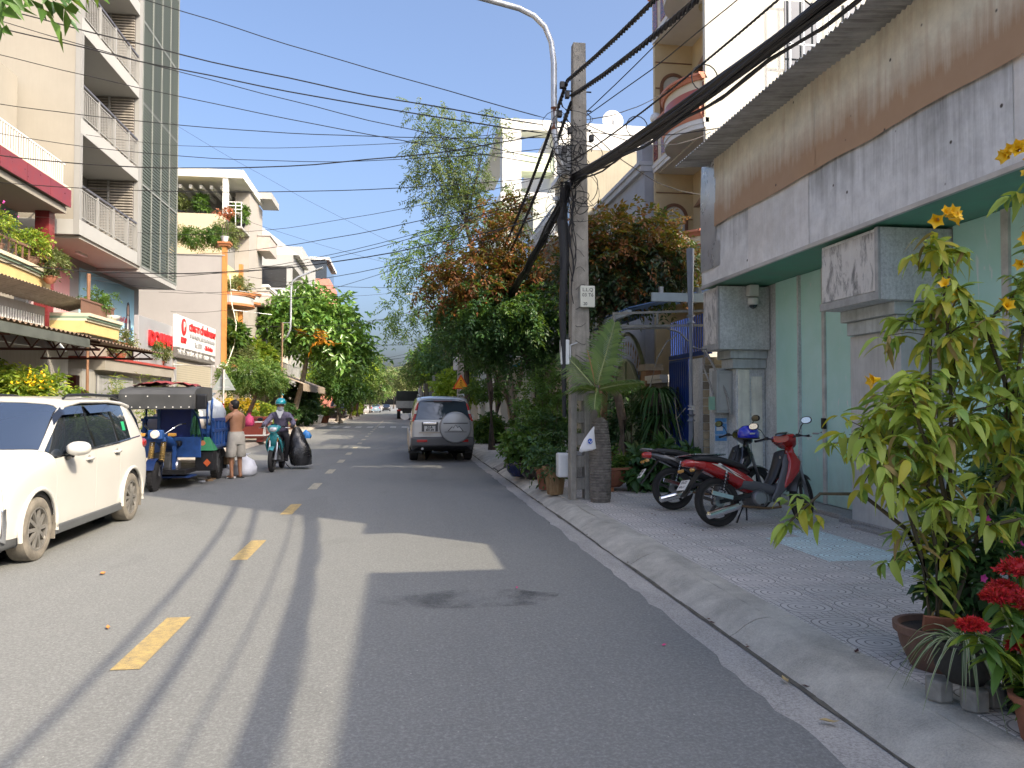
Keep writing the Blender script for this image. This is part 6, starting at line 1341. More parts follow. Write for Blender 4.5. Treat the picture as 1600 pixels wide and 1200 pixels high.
 MB().loft([((.1,0,.03),(0,.1,0),(0,0,.06)),((.155,0,.01),(0,.085,0),(0,0,.05)),((.17,0,.0),(0,.05,0),(0,0,.03))],16).build('headlight',M('bike_lens',(.55,.56,.56),.08,.3,var=.3,scale=30,coat=1),hb,smooth=60)
 MB().loft([((-.06,0,.1),(0,.07,0),(.03,0,.01)),((-.02,0,.13),(0,.08,0),(.04,0,.015))],12).build('dash',GLASS,hb,smooth=50)
 if rack:
  mb=MB()
  for q in(-.09,-.045,0,.045,.09):mb.tube([(-.46,q,.845),(-.3,q,.86),(.12,q,.85)],.009,6)
  mb.tube([(-.3,-.12,.86),(-.3,.12,.86)],.008,6).tube([(.0,-.12,.855),(.0,.12,.855)],.008,6);mb.build('luggage_rack',CHROME,root,smooth=60)
 else:MB().tube([(-.12,-.12,.77),(-.3,-.13,.82),(-.42,-.07,.84),(-.42,.07,.84),(-.3,.13,.82),(-.12,.12,.77)],.012,8).build('grab_rail',STEEL,root,smooth=60)
 kh=MB().lathe([(.0,0),(.017,0),(.017,.004),(.009,.004),(.009,.006)],(.86,-.1,.8),12,'x').build('key_lock',STEEL,root)
 return root,hb
MRED=M('red_bike_paint',(.36,.012,.012),.25,var=.05,coat=1);MBLK=M('black_bike_paint',(.012,.012,.014),.22,coat=1);MGRY=M('grey_bike_plastic',(.095,.095,.1),.45,var=.15)
moto('red_motorbike','red and grey underbone motorbike with cream stripes leaning on its stand',(3.76,8.74,ZP+.012),R_(7.5),R_(-9),MRED,MGRY,rack=True,decal=True,steer=R_(32),rimm=M('dusty_black',(.06,.055,.05),.6,var=.3))
bm_,bh_=moto('black_motorbike','black underbone motorbike parked behind the red one with a helmet on its mirror',(3.74,10.22,ZP+.012),R_(-5),R_(-9),MBLK,BLACK,steer=R_(28),rimm=BLACK)
tl_=thing('helmet','shiny blue half helmet hanging on the black motorbike mirror','helmet',(4.7,9.93,1.13),R_(20))
HB=M('helmet_blue',(.012,.02,.5),.15,coat=1)
MB().lathe([(.128,0),(.138,.03),(.136,.08),(.115,.13),(.075,.165),(.03,.178),(0,.18)],(0,0,0),28,sx=1.12).build('shell',HB,tl_,smooth=60)
MB().lathe([(.128,-.006),(.142,-.006),(.142,.012),(.128,.012)],(0,0,0),28,sx=1.12).build('rim',BLACK,tl_,smooth=50);MB().box(-.1,.0,-.135,-.128,.06,.08).build('decal',WHITEP,tl_)
TB_=M('trike_blue',(.018,.075,.26),.45,var=.3,scale=4,streak=.25,dirt=(.06,.06,.07));TBD=M('trike_dark_blue',(.011,.04,.15),.5,var=.25);TRUB=M('trike_tyre',(.028,.026,.024),.85,bump=.3)
k3=thing('cargo_tricycle','blue motor cargo tricycle with a dark canopy loaded with scrap bags','tricycle',(-4.45,14.85,0),R_(-1.5))
def twheel(c,R,wd):
 t=MB().lathe([(R*.55,-wd*.4),(R*.8,-wd*.5),(R*.97,-wd*.42),(R,-wd*.2),(R,wd*.2),(R*.97,wd*.42),(R*.8,wd*.5),(R*.55,wd*.4)],c,30,'x').build('wheel',TRUB,k3,smooth=40)
 mb=MB()
 for q in range(26):
  a=2*PI*q/26;y,z=c[1]+math.cos(a)*R,c[2]+math.sin(a)*R
  for s in(1,-1):mb.bar((c[0]+s*wd*.44,y-math.sin(a)*.012,z+math.cos(a)*.012),(c[0]+s*wd*.1,y,z),.02,.016,up=(0,math.cos(a),math.sin(a)))
 mb.build('tread_lug',TRUB,t);MB().lathe([(0,-wd*.3),(R*.56,-wd*.3),(R*.56,wd*.3),(0,wd*.3)],c,20,'x').build('rim',M('trike_rim',(.2,.2,.2),.5,.5,var=.3),t,smooth=40)
twheel((0,0,.27),.27,.1)
for a in(1,-1):twheel((a*.5,2.35,.29),.29,.15)
for a in(1,-1):
 MB().tube([(a*.1,0,.27),(a*.1,.16,.62)],.032,12).build('fork_leg',CHROME,k3,smooth=50)
 hp=[(a*.1+.042*math.cos(q*.8),.08+.13*q/90+.04*math.sin(q*.8),.55+.35*q/90)for q in range(91)]
 MB().tube(hp,.012,6).build('fork_spring',M('spring_gold',(.38,.25,.08),.45,.5),k3,smooth=60);MB().tube([(a*.1,.1,.55),(a*.1,.22,.95)],.03,10).build('fork_tube',CHROME,k3)
MB().grid(lambda u,v:((v-.5)*.17,.33*math.cos(R_(25+130*u)),.27+.33*math.sin(R_(25+130*u))),12,3).build('front_mudguard',TBD,k3,smooth=60)
MB().box(-.16,.16,.12,.3,.9,.98).box(-.13,.13,.02,.14,.95,1.12).build('fork_yoke',TB_,k3,bevel=.02)
MB().lathe([(.0,-.03),(.07,-.02),(.085,.02),(.06,.08)],(0,.0,1.04),18,'y').build('headlight',CLRL,k3,smooth=50)
MB().tube([(-.34,.5,1.22),(-.3,.36,1.2),(-.12,.24,1.05),(.12,.24,1.05),(.3,.36,1.2),(.34,.5,1.22)],.013,8).build('handlebar',CHROME,k3,smooth=60)
for a in(1,-1):
 MB().tube([(a*.34,.48,1.22),(a*.36,.62,1.22)],.018,8).build('grip',RUBBER,k3)
 MB().box(min(a*.2,a*.34),max(a*.2,a*.34),.1,.16,1.0,1.06).build('indicator',M('amber_lens',(.5,.25,.04),.2),k3,bevel=.01)
MB().loft([((0,.35,.95),(.12,0,0),(0,0,.1)),((0,.6,.88),(.16,0,0),(0,0,.12)),((0,.9,.8),(.14,0,0),(0,0,.08))],14).build('fuel_tank',TB_,k3,smooth=50);MB().box(-.2,.2,.85,1.35,.78,.88).build('seat',BLACK,k3,bevel=.03)
MB().box(-.16,.16,.42,.82,.3,.68).build('engine',M('trike_engine',(.09,.09,.09),.6,.4,var=.4,scale=9),k3,bevel=.03);MB().lathe([(0,-.06),(.12,-.06),(.13,.0),(.1,.06),(0,.06)],(.2,.6,.42),18,'x').build('engine_cover',STEEL,k3,smooth=40)
MB().box(-.5,.5,.45,.9,.2,.235).build('floor_board',TBD,k3,bevel=.01);MB().bar((.2,.5,.25),(.2,.5,.8),.06).bar((-.2,.5,.25),(-.2,.5,.8),.06).build('frame_tube',TB_,k3)
MB().box(-.45,.45,.3,3.1,.28,.36).build('chassis',BLACK,k3);MB().box(-.28,.55,1.0,1.3,.72,.8).box(-.5,.55,.98,1.0,.55,.95).build('cowl_panel',TB_,k3,bevel=.01)
CAN=M('canopy_dark_vinyl',(.06,.062,.065),.6,var=.2)
MB().prism([(.15,1.50),(.12,1.78),(.2,1.86),(.6,1.93),(1.35,1.93),(1.35,1.9),(.6,1.9),(.24,1.83),(.17,1.78),(.19,1.5)],'x',-.66,.64).build('canopy',CAN,k3,bevel=.012)
for a in(1,-1):MB().prism([(.14,1.5),(.12,1.78),(.2,1.86),(.6,1.92),(1.35,1.92),(1.35,1.68),(.5,1.6)],'x',a*.66-.012*(a>0)-.02,a*.66).build('canopy_side',CAN,k3)
for q in range(9):MB().lathe([(.012,-.004),(.012,.004)],(-.6+q*.145,.148,1.54),8,'y').build('rivet',WHITEP,k3)
for q in range(4):MB().lathe([(.012,-.004),(.012,.004)],(-.55+q*.38,.118,1.74),8,'y').build('rivet',WHITEP,k3)
for a in(1,-1):
 MB().tube([(a*.58,1.28,.75),(a*.58,1.28,1.62),(a*.5,1.28,1.8),(a*.3,1.28,1.86)],.026,8).build('cab_frame',TB_,k3,smooth=60)
 MB().tube([(a*.56,.3,1.52),(a*.58,.7,1.3),(a*.58,1.0,.9)],.02,8).build('cab_frame',TBD,k3,smooth=60)
 mr=MB().box(min(a*.66,a*.86),max(a*.66,a*.86),.2,.26,1.5,1.78).build('mirror',BLACK,k3,bevel=.03);MB().bar((a*.6,.25,1.78),(a*.75,.23,1.76),.02).build('mirror_arm',BLACK,mr)
MB().tube([(.66,1.3,.8),(.66,1.3,1.5),(.64,1.42,1.68),(.6,1.55,1.7),(.56,1.6,1.7)],.026,8).build('hoop',TB_,k3,smooth=60)
MB().box(-.3,.28,1.26,1.3,.78,1.72).build('bulkhead',M('trike_bulkhead_blue',(.008,.022,.17),.5,var=.15),k3)
for a in(-.33,.31):MB().box(a-.03,a+.03,1.24,1.3,.75,1.78).build('bulkhead_post',TB_,k3)
for z in(1.0,1.3):MB().box(-.62,-.36,1.26,1.29,z,z+.05).build('cab_rail',TB_,k3);MB().box(.34,.62,1.26,1.29,z,z+.05).build('cab_rail',TB_,k3)
MB().box(-.66,.66,1.35,3.35,.66,.72).build('cargo_floor',TBD,k3)
for a in(1,-1):
 MB().box(a*.66-.012,a*.66+.012,1.35,3.35,.7,1.06).build('side_board',TB_,k3)
 for z in(.74,1.06,1.28):MB().box(a*.68-.025,a*.68+.025,1.34,3.36,z-.03,z+.03).build('side_rail',TB_,k3,bevel=.008)
 for q in range(8):MB().hexa([(a*.675-.03,1.42+q*.25,.74),(a*.675+.03,1.42+q*.25,.74),(a*.675+.03,1.49+q*.25,.74),(a*.675-.03,1.49+q*.25,.74)],[(a*.675-.03,1.42+q*.25,1.27),(a*.675+.03,1.42+q*.25,1.27),(a*.675+.03,1.49+q*.25,1.27),(a*.675-.03,1.49+q*.25,1.27)]).build('side_stake',TB_,k3,bevel=.006)
 MB().grid(lambda u,v:(a*(.4+.22*v),2.35+.37*math.cos(R_(5+170*u)),.29+.37*math.sin(R_(5+170*u))),12,2).build('rear_mudguard',M('mudguard_steel',(.3,.3,.3),.35,.7),k3,smooth=60)
 MB().box(min(a*.42,a*.62),max(a*.42,a*.62),2.68,2.7,.2,.5).build('mud_flap',BLACK,k3)
MB().box(-.66,.66,3.33,3.36,.7,1.28).build('tailboard',TB_,k3);MB().box(-.66,.66,1.33,1.355,.7,1.1).build('headboard',TB_,k3)
MB().box(.42,.76,1.05,1.36,.28,.66).build('battery_box',BLACK,k3,bevel=.02);MB().prism([(.52,.52),(.6,.44),(.52,.36),(.44,.44)]if 0 else[(.58,.44),(.65,.52),(.72,.44),(.65,.36)],'y',1.043,1.049).build('warning_diamond',M('orange_plate',(.6,.12,.03),.5),k3)
MB().hexa([(.44,.98,.68),(.8,.98,.68),(.8,1.3,.68),(.44,1.3,.68)],[(.44,1.03,.94),(.7,1.03,.94),(.66,1.2,.94),(.44,1.2,.94)]).build('tool_box',M('tool_box_green',(.03,.22,.09),.5,var=.2),k3,bevel=.01);MB().lathe([(0,0),(.05,0),(.05,-.006),(0,-.006)],(.58,1.0,.83),14,'y').build('round_sticker',M('sticker_orange',(.55,.2,.08),.5),k3)
rg=random.Random(3);GRO=M('green_rope',(.03,.13,.06),.8,var=.3,scale=20)
t=thing('rope_bundle','bundle of green rope hanging from the tricycle cab frame','rope',(-4.45+.46,14.85+1.05,1.0))
mb=MB()
for q in range(22):
 a=rg.uniform(0,2*PI);r0,r1=rg.uniform(.01,.05),rg.uniform(.06,.14);y=math.sin(a)
 mb.tube([(r0*math.cos(a),r0*y*.6,.66),(r0*.8*math.cos(a),r0*.6*y,.42),(r1*math.cos(a),r1*.6*y,-.02+rg.uniform(-.06,.1)),(r1*math.cos(a)+.02,r1*.6*y,.0)],.009,5)
mb.build('strands',GRO,t,smooth=60);MB().lathe([(.05,-.02),(.06,0),(.05,.02)],(0,0,.43),12).build('tie',M('rope_tie',(.1,.2,.1),.8),t)
#  people
def skin(name,verts,edges,radii,mat,parent,root=0,sub=2,smooth=True):
 me=D.meshes.new(name);me.from_pydata([tuple(v)for v in verts],edges,[])
 o=D.objects.new(name,me);COL.objects.link(o)
 o.modifiers.new('s','SKIN');
 for i,r in enumerate(radii):
  r=r if isinstance(r,tuple)else(r,r);me.skin_vertices[0].data[i].radius=r
  me.skin_vertices[0].data[i].use_root=(i==root)
 m=o.modifiers.new('d','SUBSURF');m.levels=sub;m.render_levels=sub
 bpy.context.view_layer.update();dg=bpy.context.evaluated_depsgraph_get()
 m2=D.meshes.new_from_object(o.evaluated_get(dg));m2.name=name;D.objects.remove(o)
 m2.materials.clear();m2.materials.append(mat);m2.shade_smooth()
 r=link(name,m2,parent);KIDS.setdefault(parent.name,[]).append(r);return r
SKIN=M('tanned_skin',(.36,.175,.095),.5,var=.12,scale=6);HAIR=M('black_hair',(.012,.011,.01),.6,var=.4,scale=40)
def hand(V,E,Rr,wrist_i,d,side,palm_n,L_=.17,curl=.5):
 0
 d=Vector(d).normalized();side=Vector(side);side=(side-d*d.dot(side)).normalized();n=Vector(palm_n);n=(n-d*d.dot(n)).normalized()
 w=Vector(V[wrist_i]);V.append(w+d*.05);E.append((wrist_i,len(V)-1));Rr.append((.036,.017));pi=len(V)-1
 V.append(w+d*.085);E.append((pi,len(V)-1));Rr.append((.038,.015));ki=len(V)-1
 for k,(o,l)in enumerate(((-.03,.068),(-.01,.08),(.01,.074),(.028,.058))):
  b=w+d*.095+side*o;prev=ki
  for s in range(3):
   a=curl*(s+.6);p=b+d*(l*(s+1)/3)*math.cos(a*.6)+n*(l*(s+1)/3)*math.sin(a*.6)
   V.append(p);E.append((prev,len(V)-1));Rr.append(.0085 if s<2 else .0065);prev=len(V)-1
 b=w+d*.03-side*.03
 V.append(b+d*.02-side*.015+n*.01);E.append((pi,len(V)-1));Rr.append(.011);V.append(b+d*.055-side*.03+n*.02);E.append((len(V)-2,len(V)-1));Rr.append(.0085)
def head_parts(root,c,yaw,skin_m,hair=True,tilt=0,lower=True):
 0
 h=thing('head_joint',None,None,c,yaw,rot=(tilt,0,yaw));h.parent=root;KIDS.setdefault(root.name,[]).append(h);h.name='head'
 MB().loft([((0,-.025,-.115),(.03,0,0),(0,.03,0)),((0,-.03,-.1),(.05,0,0),(0,.055,0)),((0,-.015,-.05),(.066,0,0),(0,.085,0)),((0,-.0,.0),(.075,0,0),(0,.097,0)),((0,.005,.05),(.076,0,0),(0,.098,0)),((0,.008,.09),(.06,0,0),(0,.08,0)),((0,.01,.115),(.03,0,0),(0,.04,0))],20,pw=2.1).build('skull',skin_m,h,smooth=80)
 MB().loft([((0,-.09,.02),(.008,0,0),(0,.01,0)),((0,-.112,-.02),(.014,0,0),(0,.014,0)),((0,-.098,-.035),(.012,0,0),(0,.008,0))],10).build('nose',skin_m,h,smooth=80)
 for s in(1,-1):
  MB().loft([((s*.074,.005,.02),(.008,0,0),(0,.018,.0)),((s*.083,.01,.0),(.008,0,0),(0,.02,0)),((s*.076,.005,-.03),(.006,0,0),(0,.01,0))],8).build('ear',skin_m,h,smooth=80)
  MB().loft([((s*.03,-.088,.005),(.014,0,0),(0,.006,0)),((s*.03,-.09,.014),(.014,0,0),(0,.006,0))],8).build('eye',HAIR,h,smooth=80)
 MB().loft([((0,-.098,-.066),(.024,0,0),(0,.008,0)),((0,-.099,-.056),(.024,0,0),(0,.008,0))],8).build('mouth',M('lips',(.3,.1,.08),.5),h,smooth=80)
 if hair:
  MB().loft([((0,.045,-.06),(.05,0,0),(0,.05,0)),((0,.035,-.02),(.076,0,0),(0,.075,0)),((0,.022,.03),(.083,0,0),(0,.09,0)),((0,.008,.075),(.08,0,0),(0,.1,.012)),((0,.01,.11),(.056,0,0),(0,.075,.01)),((0,.01,.13),(.02,0,0),(0,.03,0))],18,pw=2.2).build('hair',HAIR,h,smooth=80)
 return h
pm=thing('person','shirtless person in pale shorts standing with back turned, reaching into the tricycle','person',(-3.5,17.22,0),R_(38))
V=[(0,0,.86),(0,.0,.98),(0,.0,1.12),(0,.01,1.26),(0,.0,1.37),(0,.03,1.45),(0,.05,1.50),(-.09,0,.8),(-.1,.01,.45),(-.1,-.02,.1),(.09,0,.8),(.1,.03,.45),(.1,.0,.1),(-.17,.0,1.34),(-.3,.12,1.13),(-.36,.36,1.2),(.17,.02,1.33),(.23,.14,1.08),(.12,.34,1.08)]
E=[(0,1),(1,2),(2,3),(3,4),(4,5),(5,6),(0,7),(7,8),(8,9),(0,10),(10,11),(11,12),(4,13),(13,14),(14,15),(4,16),(16,17),(17,18)]
Rr=[(.15,.11),(.145,.105),(.15,.105),(.17,.115),(.13,.085),.052,.05,.09,.056,.038,.09,.056,.038,.058,.04,.028,.058,.042,.028]
for(ank,sx)in((9,-1),(12,1)):
 a=Vector(V[ank]);V.append(a+Vector((0,-.03,-.06)));E.append((ank,len(V)-1));Rr.append(.04);b=len(V)-1
 V.append(a+Vector((sx*.02,.1,-.07)));E.append((b,len(V)-1));Rr.append((.042,.025));V.append(a+Vector((sx*.025,.17,-.08)));E.append((len(V)-2,len(V)-1));Rr.append((.038,.014))
hand(V,E,Rr,15,(-.25,.6,.12),(0,0,1),(.6,.2,-.3),curl=.7);hand(V,E,Rr,18,(-.45,.5,-.1),(0,0,1),(-.3,-.2,-.3),curl=.5)
skin('body',V,E,Rr,SKIN,pm)
head_parts(pm,(-.02,.07,1.565),PI+R_(28),SKIN,tilt=R_(-14))
SHR=M('beige_shorts',(.44,.41,.35),.85,var=.15,scale=7,bump=.3,bscale=25)
mb=MB().loft([((0,0,.99),(.165,0,0),(0,.125,0)),((0,-.005,.93),(.175,0,0),(0,.14,0)),((0,-.01,.84),(.185,0,0),(0,.15,0)),((0,-.005,.74),(.19,0,0),(0,.14,0))],26)
mb.loft([((-.09,-.005,.78),(.1,0,0),(0,.13,0)),((-.1,.0,.6),(.105,0,0),(0,.125,0)),((-.11,.005,.47),(.11,0,0),(0,.125,0)),((-.11,.005,.46),(.1,0,0),(0,.115,0))],22).loft([((.09,-.005,.78),(.1,0,0),(0,.13,0)),((.1,.01,.6),(.105,0,0),(0,.125,0)),((.11,.02,.47),(.112,0,0),(0,.125,0)),((.11,.02,.46),(.1,0,0),(0,.115,0))],22)
sh_=mb.build('shorts',SHR,pm,smooth=70)
MB().loft([((0,0,.985),(.168,0,0),(0,.128,0)),((0,0,1.005),(.166,0,0),(0,.127,0))],26).build('waistband',SHR,sh_,smooth=60)
for(a,s)in((9,-1),(12,1)):
 x,y,z=V[a];MB().loft([((x+s*.02,y-.09,.012),(.035,0,0),(0,0,.012)),((x+s*.02,y+.02,.012),(.042,0,0),(0,0,.012)),((x+s*.03,y+.13,.012),(.048,0,0),(0,0,.012)),((x+s*.03,y+.2,.012),(.035,0,0),(0,0,.01))],12).build('sandal',BLACK,pm,smooth=60)
TEALB=M('teal_bike_paint',(.03,.24,.26),.3,var=.06,coat=1)
moto('teal_motorbike','teal motorbike ridden towards the viewer with a big black sack on its side',(-2.93,19.86,0),R_(-92),0,TEALB,MGRY,rimm=BLACK,plate='54-S4')
rd=thing('person','masked rider in a teal helmet and purple jacket on the teal motorbike','person',(-2.93,19.6,0),PI)
JAC=M('purple_grey_jacket',(.13,.115,.17),.8,var=.15,scale=5,bump=.25,bscale=20);TROU=M('dark_trousers',(.02,.02,.024),.85,var=.2)
V=[(0,-.16,.84),(0,-.14,.98),(0,-.1,1.12),(0,-.06,1.25),(0,-.03,1.36),(0,0,1.42),(-.1,-.12,.83),(-.2,.28,.8),(-.17,.12,.42),(-.16,.1,.3),(.1,-.12,.83),(.2,.28,.8),(.18,.16,.36),(.17,.12,.24)]
E=[(0,1),(1,2),(2,3),(3,4),(4,5),(0,6),(6,7),(7,8),(8,9),(0,10),(10,11),(11,12),(12,13)]
Rr=[(.16,.13),(.16,.13),(.165,.125),(.18,.12),(.13,.085),.055,.1,.075,.055,.045,.1,.075,.055,.045]
for a,s in((9,-1),(13,1)):
 p=Vector(V[a]);V.append(p+Vector((s*.01,.02,-.06)));E.append((a,len(V)-1));Rr.append(.042);V.append(p+Vector((s*.02,.15,-.08)));E.append((len(V)-2,len(V)-1));Rr.append((.042,.025))
skin('body',V,E,Rr,TROU,rd)
Vj=[(0,-.15,.9),(0,-.13,1.0),(0,-.09,1.13),(0,-.05,1.26),(0,-.02,1.36),(0,.0,1.42),(-.19,-.02,1.32),(-.34,.18,1.12),(-.345,.4,1.08),(.19,-.02,1.32),(.34,.18,1.12),(.345,.4,1.08)]
Ej=[(0,1),(1,2),(2,3),(3,4),(4,5),(4,6),(6,7),(7,8),(4,9),(9,10),(10,11)]
skin('jacket',Vj,Ej,[(.19,.16),(.18,.15),(.185,.14),(.205,.14),(.15,.1),.07,.08,.066,.05,.08,.066,.05],JAC,rd)
GLV=M('black_glove',(.015,.015,.017),.7)
for s in(-1,1):
 V=[(s*.345,.38,1.08)];E=[];Rr=[.042]
 hand(V,E,Rr,0,(0,1,-.05),(s,0,0),(0,-.2,-1),curl=1.1);skin('glove',V,E,[(r[0]*1.1,r[1]*1.2)if isinstance(r,tuple)else r*1.15 for r in Rr],GLV,rd)
h_=head_parts(rd,(0,.03,1.545),PI,SKIN,hair=False)
MB().loft([((0,.03,.045),(.115,0,0),(0,.13,0)),((0,.02,.06),(.128,0,0),(0,.145,0)),((0,.02,.1),(.128,0,0),(0,.145,0)),((0,.025,.15),(.11,0,0),(0,.125,0)),((0,.03,.185),(.075,0,0),(0,.085,0)),((0,.03,.2),(.03,0,0),(0,.03,0))],24).build('helmet',M('teal_helmet',(.01,.3,.34),.15,coat=1),h_,smooth=70)
MB().loft([((0,.0,.035),(.12,0,0),(0,.145,0)),((0,.0,.056),(.131,0,0),(0,.152,0))],24).build('helmet_band',WHITEP,h_,smooth=60);MB().loft([((0,-.09,.04),(.1,0,0),(0,.07,0)),((0,-.1,.052),(.1,0,0),(0,.08,0))],14).build('helmet_peak',M('dark_visor',(.02,.03,.035),.2),h_,smooth=60)
MASK=M('white_mask_cloth',(.5,.51,.52),.85,var=.1)
MB().loft([((0,-.04,-.15),(.05,0,0),(0,.05,0)),((0,-.04,-.11),(.075,0,0),(0,.075,0)),((0,-.025,-.06),(.082,0,0),(0,.092,0)),((0,-.02,-.012),(.08,0,0),(0,.092,0))],18).build('face_mask',M('grey_mask',(.26,.27,.29),.85),h_,smooth=70)
MB().add([(-.1,-.1,-.1),(.1,-.1,-.1),(.02,-.16,-.3),(-.02,-.15,-.3),(-.1,-.085,-.1),(.1,-.085,-.1),(.02,-.14,-.3),(-.02,-.13,-.3)],[(0,1,2,3),(4,7,6,5),(0,4,5,1),(1,5,6,2),(2,6,7,3),(3,7,4,0)]).build('scarf',MASK,h_)
def lumpy(name,secs,mat,label,cat,n=28,amp=.03,seed=1,fold=6,**k):
 mb=MB().loft(secs,n);out=[]
 for i,p in enumerate(mb.v):
  a=noise.noise((p[0]*5+seed,p[1]*5,p[2]*4))+.6*noise.noise((p[0]*14,p[1]*14+seed,p[2]*5))+.35*noise.noise((p[0]*30,p[1]*30+seed,p[2]*9))
  q=noise.noise((p[0]*5+9,p[1]*5+seed,p[2]*4));out.append((p[0]+amp*a,p[1]+amp*q,p[2]+amp*.6*a))
 mb.v=out;return mb.solo(name,mat,label,cat,smooth=70,**k)
SACK=M('black_plastic_sack',(.012,.012,.014),.28,var=.3,bump=.6,bscale=9,spec=.7)
secs=[((-2.56+.16*t,19.55,1.02-.9*t),(.03+.24*math.sin(PI*min(1,t*.62+.05)),0,0),(0,.04+.26*math.sin(PI*min(1,t*.6+.06)),0))for t in[i/16 for i in range(17)]]
secs+=[((-2.42,19.55,.09),(.12,0,0),(0,.12,0))]
lumpy('plastic_sack',secs,SACK,'bulging black plastic sack hanging from the side of the teal motorbike','sack',40,.035)
lumpy('plastic_bag',[((-2.34,19.75,.95),(.02,0,0),(0,.02,0)),((-2.33,19.75,.88),(.09,0,0),(0,.07,0)),((-2.32,19.75,.8),(.12,0,0),(0,.09,0)),((-2.32,19.75,.74),(.1,0,0),(0,.08,0))],M('blue_bag',(.05,.25,.62),.4),'small bright blue carrier bag behind the black sack on the motorbike','bag',16,.015)
WBAG=M('white_bag',(.66,.67,.72),.5,var=.08,bump=.5,bscale=12);GBAG=M('grey_blue_sack',(.33,.37,.42),.6,var=.2,bump=.5,bscale=10);CARD=M('cardboard',(.3,.2,.11),.85,var=.2);REDT=M('red_tarp',(.24,.04,.04),.6,var=.25,bump=.4,bscale=8)
def bag(name,c,r,h,mat,label,seed,n=24,knot=True):
 x,y,z=c;s=[((x,y,z),(r*.7,0,0),(0,r*.7,0)),((x,y,z+h*.12),(r,0,0),(0,r,0)),((x,y,z+h*.4),(r*1.02,0,0),(0,r,0)),((x,y,z+h*.68),(r*.72,0,0),(0,r*.7,0)),((x,y,z+h*.84),(r*.25,0,0),(0,r*.25,0))]
 s+=[((x,y,z+h*.9),(r*.14,0,0),(0,r*.14,0)),((x+r*.1,y,z+h),(r*.35,0,0),(0,r*.2,0))]if knot else[((x,y,z+h*.9),(r*.1,0,0),(0,r*.1,0))]
 return lumpy(name,s,mat,label,'bag',n,r*.16,seed)
bag('white_bag',(-3.42,17.75,0),.26,.5,WBAG,'knotted white plastic bag on the road behind the shirtless man',1);bag('white_bag',(-3.88,17.75,0),.2,.36,WBAG,'smaller white bag on the road between the tricycle wheel and the man',2)
bag('grey_sack',(-4.0,17.1,1.16),.3,.68,GBAG,'blue grey sack with a torn top piled high on the tricycle load',3)
bag('cream_bag',(-4.4,16.9,1.0),.36,.62,M('cream_sack',(.5,.46,.42),.7,var=.15,bump=.4,bscale=12),'bulky cream sack in the middle of the tricycle load',4);bag('pale_bag',(-4.85,16.6,.9),.32,.6,M('lilac_sack',(.42,.39,.44),.6,bump=.4,bscale=12),'pale lilac sack pressed against the tricycle cab',5)
bag('pink_bag',(-3.35,17.85,.75+.35),.12,.3,M('pink_plastic',(.62,.06,.16),.5,bump=.4,bscale=12),'bright pink plastic bag beyond the shoulder of the shirtless man',6)
for i,(x,y,z,s)in enumerate(((-4.1,16.6,.9,.3),(-4.6,17.4,.8,.4),(-4.1,17.6,.8,.3),(-3.75,17.1+.5,.28,.3),(-4.2,16.4,1.08,.26))):
 a=rnd.uniform(0,3);c,q=math.cos(a)*s/2,math.sin(a)*s/2
 MB().hexa([(x-c,y-q,z),(x+q,y-c,z),(x+c,y+q,z),(x-q,y+c,z)],[(x-c,y-q,z+s*.6),(x+q,y-c,z+s*.55),(x+c,y+q,z+s*.6),(x-q,y+c,z+s*.65)]).solo('cardboard_box',CARD,['squashed cardboard box behind the tricycle cab rail','wide cardboard box deep in the tricycle cargo bed','cardboard box near the tail of the tricycle bed','brown box on the tricycle mudguard side above the white bags','small cardboard box on top of the tricycle load'][i],'box',bevel=.01)
mb=MB().grid(lambda u,v:(-5.0+1.05*u,15.3+1.0*v,1.955+.05*noise.noise((u*4,v*4,2))+.03*noise.noise((u*11,v*9,4))+.05*math.sin(PI*u)),24,18)
mb.solo('red_tarp',REDT,'crumpled dark red tarpaulin lying on the tricycle canopy','tarpaulin',smooth=60)
for i in range(9):
 x,y=rnd.uniform(-4.6,-3.5),rnd.uniform(16.2,18.0);a=rnd.uniform(0,3);s=rnd.uniform(.06,.14);c,q=math.cos(a)*s,math.sin(a)*s
 MB().hexa([(x-c,y-q,.006),(x+q,y-c,.006),(x+c,y+q,.006),(x-q,y+c,.006)],[(x-c,y-q,.03),(x+q,y-c,.02),(x+c,y+q,.04),(x-q,y+c,.03)]).solo('paper_scrap',rnd.choice((CARD,WBAG,WHITEP)),'flat paper or cardboard scrap lying on the road under the tricycle','paper scrap','scraps under the tricycle')
#  trees and plants
NG=np.random.default_rng(5)
BARK=M('bark_grey_brown',(.17,.13,.095),.9,var=.35,scale=9,bump=.8,bscale=22);BARKD=M('bark_dark',(.085,.065,.05),.9,var=.35,scale=9,bump=.8,bscale=22);BARKP=M('bark_pale',(.36,.3,.23),.9,var=.25,scale=6,bump=.6,bscale=22);TWIG=M('twig_brown',(.1,.08,.045),.85,var=.3)
L_DK=leafmat('leaf_dark_green',[(.022,.063,.022),(.036,.100,.032),(.055,.136,.041),(.092,.182,.055)],.38,.25)
L_MID=leafmat('leaf_mid_green',[(.034,.088,.020),(.061,.135,.027),(.088,.182,.034),(.135,.230,.041)],.42,.35)
L_SH=leafmat('leaf_deep_green',[(.014,.032,.016),(.025,.055,.022),(.04,.08,.03),(.09,.045,.02)],.35,.2)
L_LT=leafmat('leaf_light_green',[(.081,.162,.041),(.121,.216,.047),(.162,.257,.068),(.230,.297,.068)],.45,.4)
L_YG=leafmat('leaf_yellow_green',[(.108,.189,.027),(.176,.270,.034),(.257,.338,.041),(.378,.365,.041)],.42,.42)
L_BRN=leafmat('leaf_red_brown',[(.135,.038,.014),(.216,.068,.019),(.311,.115,.027),(.121,.081,.020),(.081,.101,.027)],.5,.3)
